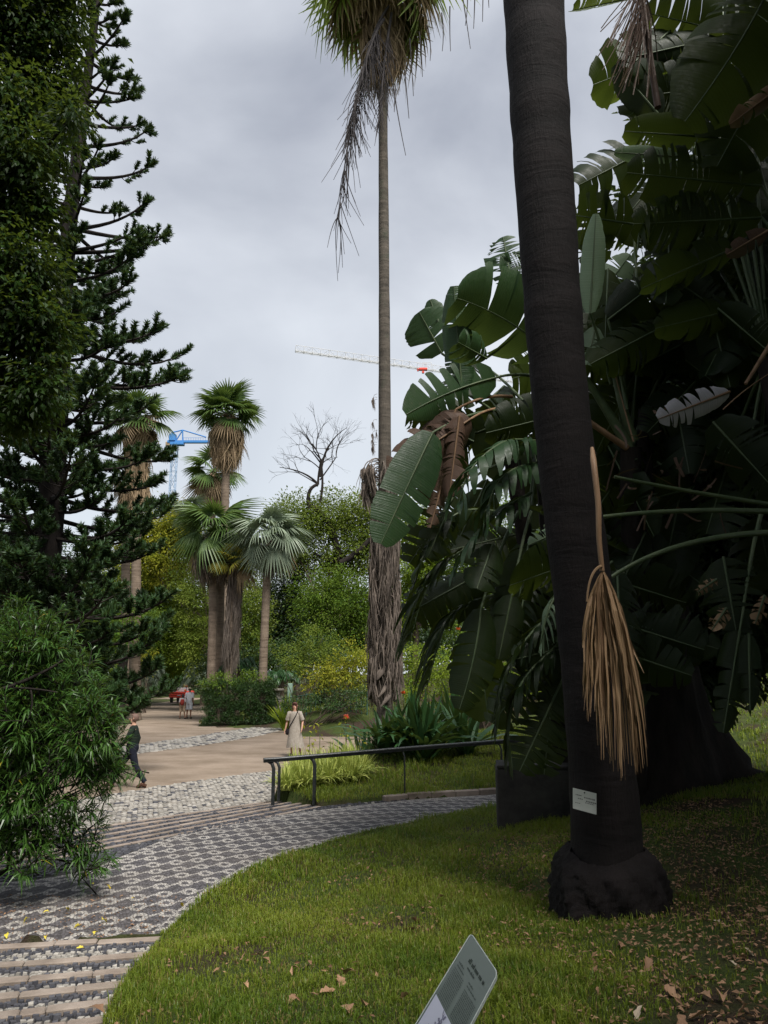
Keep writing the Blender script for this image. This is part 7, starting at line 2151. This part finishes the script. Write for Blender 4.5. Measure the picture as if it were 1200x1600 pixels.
def blue_crane():
    Y = 250
    base = P(266, 1000, Y); base[2] = 0
    root = thing('tower_crane', 'blue tower crane standing behind the distant palms', 'crane', base)
    blue = surf('crane_blue', (.035, .16, .42), (.06, .24, .55), .5, .4)
    top = P(273.5, 692, Y); bt = np.array([top[0], Y, 0])
    m_ = MB(); lattice(m_, bt, top, 1.75, 24, .15); m_.build('tower', surf('crane_pale', (.25, .36, .5), (.35, .45, .6), .5, .4), root)
    m_ = MB(); m_.box(P(277, 694, Y), (4.6, 2.2, .9), 0, 0, .1); m_.box(P(270, 684, Y), (2.2, 2, 2.6), 0, 0, .2); m_.build('turntable', blue, root, smooth=False)
    m_ = MB()
    a, e = P(262, 691, Y), P(352, 690, Y)
    m_.box((a + e) / 2, (np.linalg.norm(e - a), 1.3, .85), 0, 0, .05)
    m_.build('jib', blue, root, smooth=False)
    m_ = MB(); m_.tube([P(286, 684, Y), P(322, 684, Y)], .06, 5)
    for k in range(10): m_.tube([P(287 + k * 3.8, 684, Y), P(287 + k * 3.8, 689, Y)], .05, 4)
    m_.build('walkway_rail', blue, root)
    m_ = MB()
    for q in ((285.5, 672, 285.5, 690), (285.5, 672, 274, 690), (285.5, 672, 322, 683), (285.5, 672, 268, 676), (270, 674, 272, 690)): m_.tube([P(q[0], q[1], Y), P(q[2], q[3], Y)], .22, 6)
    m_.build('tie_frame', blue, root)
    m_ = MB(); m_.box(P(264, 694, Y + .3), (2.0, 1.5, 1.4), 0, 0, .1); m_.build('counterweight', surf('weights', (.3, .22, .15), (.4, .3, .2)), root, smooth=False)
blue_crane()
def white_crane():
    Y = 215
    a, e = P(462, 544, Y), P(980, 618, Y + 30)
    base = np.array([e[0], e[1], 0.0])
    root = thing('tower_crane', 'white lattice crane boom reaching across the sky behind the tall thin palm', 'crane', base)
    wh = surf('crane_white', (.5, .5, .5), (.62, .62, .62), .5, .4)
    m_ = MB(); lattice(m_, a, e, 1.95, 44, .075, True)
    m_.tube([a - (0, 0, .95), e - (0, 0, .95)], .16, 6)
    m_.build('boom', wh, root)
    m_ = MB(); lattice(m_, base, e + np.array([0, 0, 3]), 2.0, 26, .12); m_.build('tower', wh, root)
    t = a + (e - a) * (661 - 462) / (980 - 462) * .93
    t = P(661, 577, Y + 10)
    red = surf('trolley_red', (.6, .05, .03), (.7, .08, .05), .5, .4)
    m_ = MB(); m_.box(t, (2.6, 1.2, .7), 0, 0, .08); m_.box(t - (0, 0, .8), (.7, .7, 1.1), 0, 0, .08); m_.box(t + (-1.6, 0, -.2), (.5, .5, .9), 0, 0, .05); m_.build('trolley', red, root, smooth=False)
    m_ = MB()
    for dx in (0, 1.2, 2.6): m_.tube([t + (dx, 0, .3), t + (dx, 0, 2.2)], .08, 5)
    m_.tube([t + (0, 0, 2.2), t + (2.6, 0, 2.2)], .08, 5); m_.build('trolley_cage', wh, root)
white_crane()

# ================================================================== INFORMATION PLATE in the foreground
def info_plate():
    TL, TR = P(736, 1458, 1.86), P(778, 1521, 1.70)
    BL = P(612, 1662, 1.585)
    U, V_ = TR - TL, BL - TL
    BR = TL + U + V_
    n = unit(np.cross(V_, U)); n = n if np.dot(n, EYE - TL) > 0 else -n
    root = thing('information_plate', 'tilted grey-green acrylic plant information plate in the grass', 'sign', TL + U * .5 + V_ * .9 - (0, 0, .7))
    at = lambda u, v, o=0.0: TL + U * u + V_ * v + n * o
    def rounded(u0, v0, u1, v1, r, o):
        ru, rv = r / np.linalg.norm(U), r / np.linalg.norm(V_)
        out = []
        for cu, cv, a0 in ((u0 + ru, v0 + rv, 180), (u1 - ru, v0 + rv, 270), (u1 - ru, v1 - rv, 0), (u0 + ru, v1 - rv, 90)):
            for k in range(6):
                a = math.radians(a0 + 18 * k); out.append(at(cu + ru * math.cos(a), cv + rv * math.sin(a), o))
        return out
    m_ = MB()
    ft, bk = rounded(0, 0, 1, 1, .014, 0), rounded(0, 0, 1, 1, .014, -.006); N_ = len(ft)
    m_.add(ft + [at(.5, .5)], [(i, (i + 1) % N_, N_) for i in range(N_)], 0)
    m_.add(bk + [at(.5, .5, -.006)], [((i + 1) % N_, i, N_) for i in range(N_)], 0)
    m_.add(ft + bk, [(i, N_ + i, N_ + (i + 1) % N_, (i + 1) % N_) for i in range(N_)], 1)
    pm = surf('plate_green', (.115, .145, .12), (.135, .165, .14), .25, .5, 3); rim = surf('plate_rim', (.55, .6, .55), (.65, .7, .65), .2, .6, 3)
    m_.build('panel', [pm, rim], root, smooth=False)
    m_ = MB(); m_.tube(ft + [ft[0]], .0013, 6); m_.build('edge_highlight', rim, root)  # pale bead added as the bright highlight along the plate edge
    def quad(m_, u0, v0, u1, v1, o): m_.add([at(u0, v0, o), at(u1, v0, o), at(u1, v1, o), at(u0, v1, o)], [(0, 1, 2, 3)])
    m_ = MB(); quad(m_, .045, .50, .985, .985, .0006); m_.build('picture_panel', surf('plate_picture', (.50, .51, .60), (.55, .56, .64), .3, .4, 3), root, smooth=False)
    r_ = random.Random(4)
    m_ = MB()
    def words(u0, u1, v, h, lw, fill=1.0):
        u = u0
        while u < u1:
            w = min(r_.uniform(2.0, 5.5) * lw, u1 - u)
            x = u
            while x < u + w - lw * .2:          # letter-like strokes, too small to read
                hh = h * r_.choice([.65, .65, .65, 1.0]); quad(m_, x, v + (h - hh), x + lw * .62 * fill, v + h, .0011); x += lw
            u += w + lw * 1.1
    words(.30, .86, .115, .036, .030); words(.36, .60, .168, .02, .02)
    words(.12, .30, .205, .014, .014); words(.12, .36, .232, .012, .013)
    for k in range(15): words(.09, .44, .262 + k * .0155, .0085, .0095)
    words(.55, .70, .225, .013, .014); words(.55, .86, .25, .012, .013)
    for k in range(14): words(.54, .93, .285 + k * .0145, .0085, .0095)
    m_.build('print', surf('plate_print', (.02, .028, .022), None, .6, .2), root, smooth=False, kind='stuff')
    m_ = MB()                                   # printed sketch of a branch with narrow leaves
    stem = bez((.26, .80), (.36, .66), (.44, .545), 12)
    def stroke(p, q, w):
        p, q = np.array(p), np.array(q); d = q - p; s = np.array([-d[1], d[0]]); s = s / (np.linalg.norm(s) + 1e-9) * w
        mid = (p + q) / 2
        m_.add([at(*p, .0012), at(*(mid + s), .0012), at(*q, .0012), at(*(mid - s), .0012)], [(0, 1, 2, 3)])
    for i in range(11): stroke(stem[i], stem[i + 1], .012)
    for k in range(26):
        i = r_.randint(1, 11); a = r_.uniform(0, 6.28); l = r_.uniform(.05, .13)
        stroke(stem[i], stem[i] + np.array([math.cos(a) * l, math.sin(a) * l * .6]), r_.uniform(.008, .02))
    m_.build('sketch', surf('plate_sketch', (.14, .14, .20), (.2, .2, .27), .6, .2), root, smooth=False, kind='stuff')
    foot = at(.5, .8, -.02); gz_ = float(H(foot[None])[0])
    m_ = MB(); m_.box(np.array([foot[0], foot[1], (gz_ - .15 + foot[2]) / 2]), (.035, .02, foot[2] - gz_ + .15), 0, .3, .003); m_.build('stake', M['black_metal'], root, smooth=False)
info_plate()
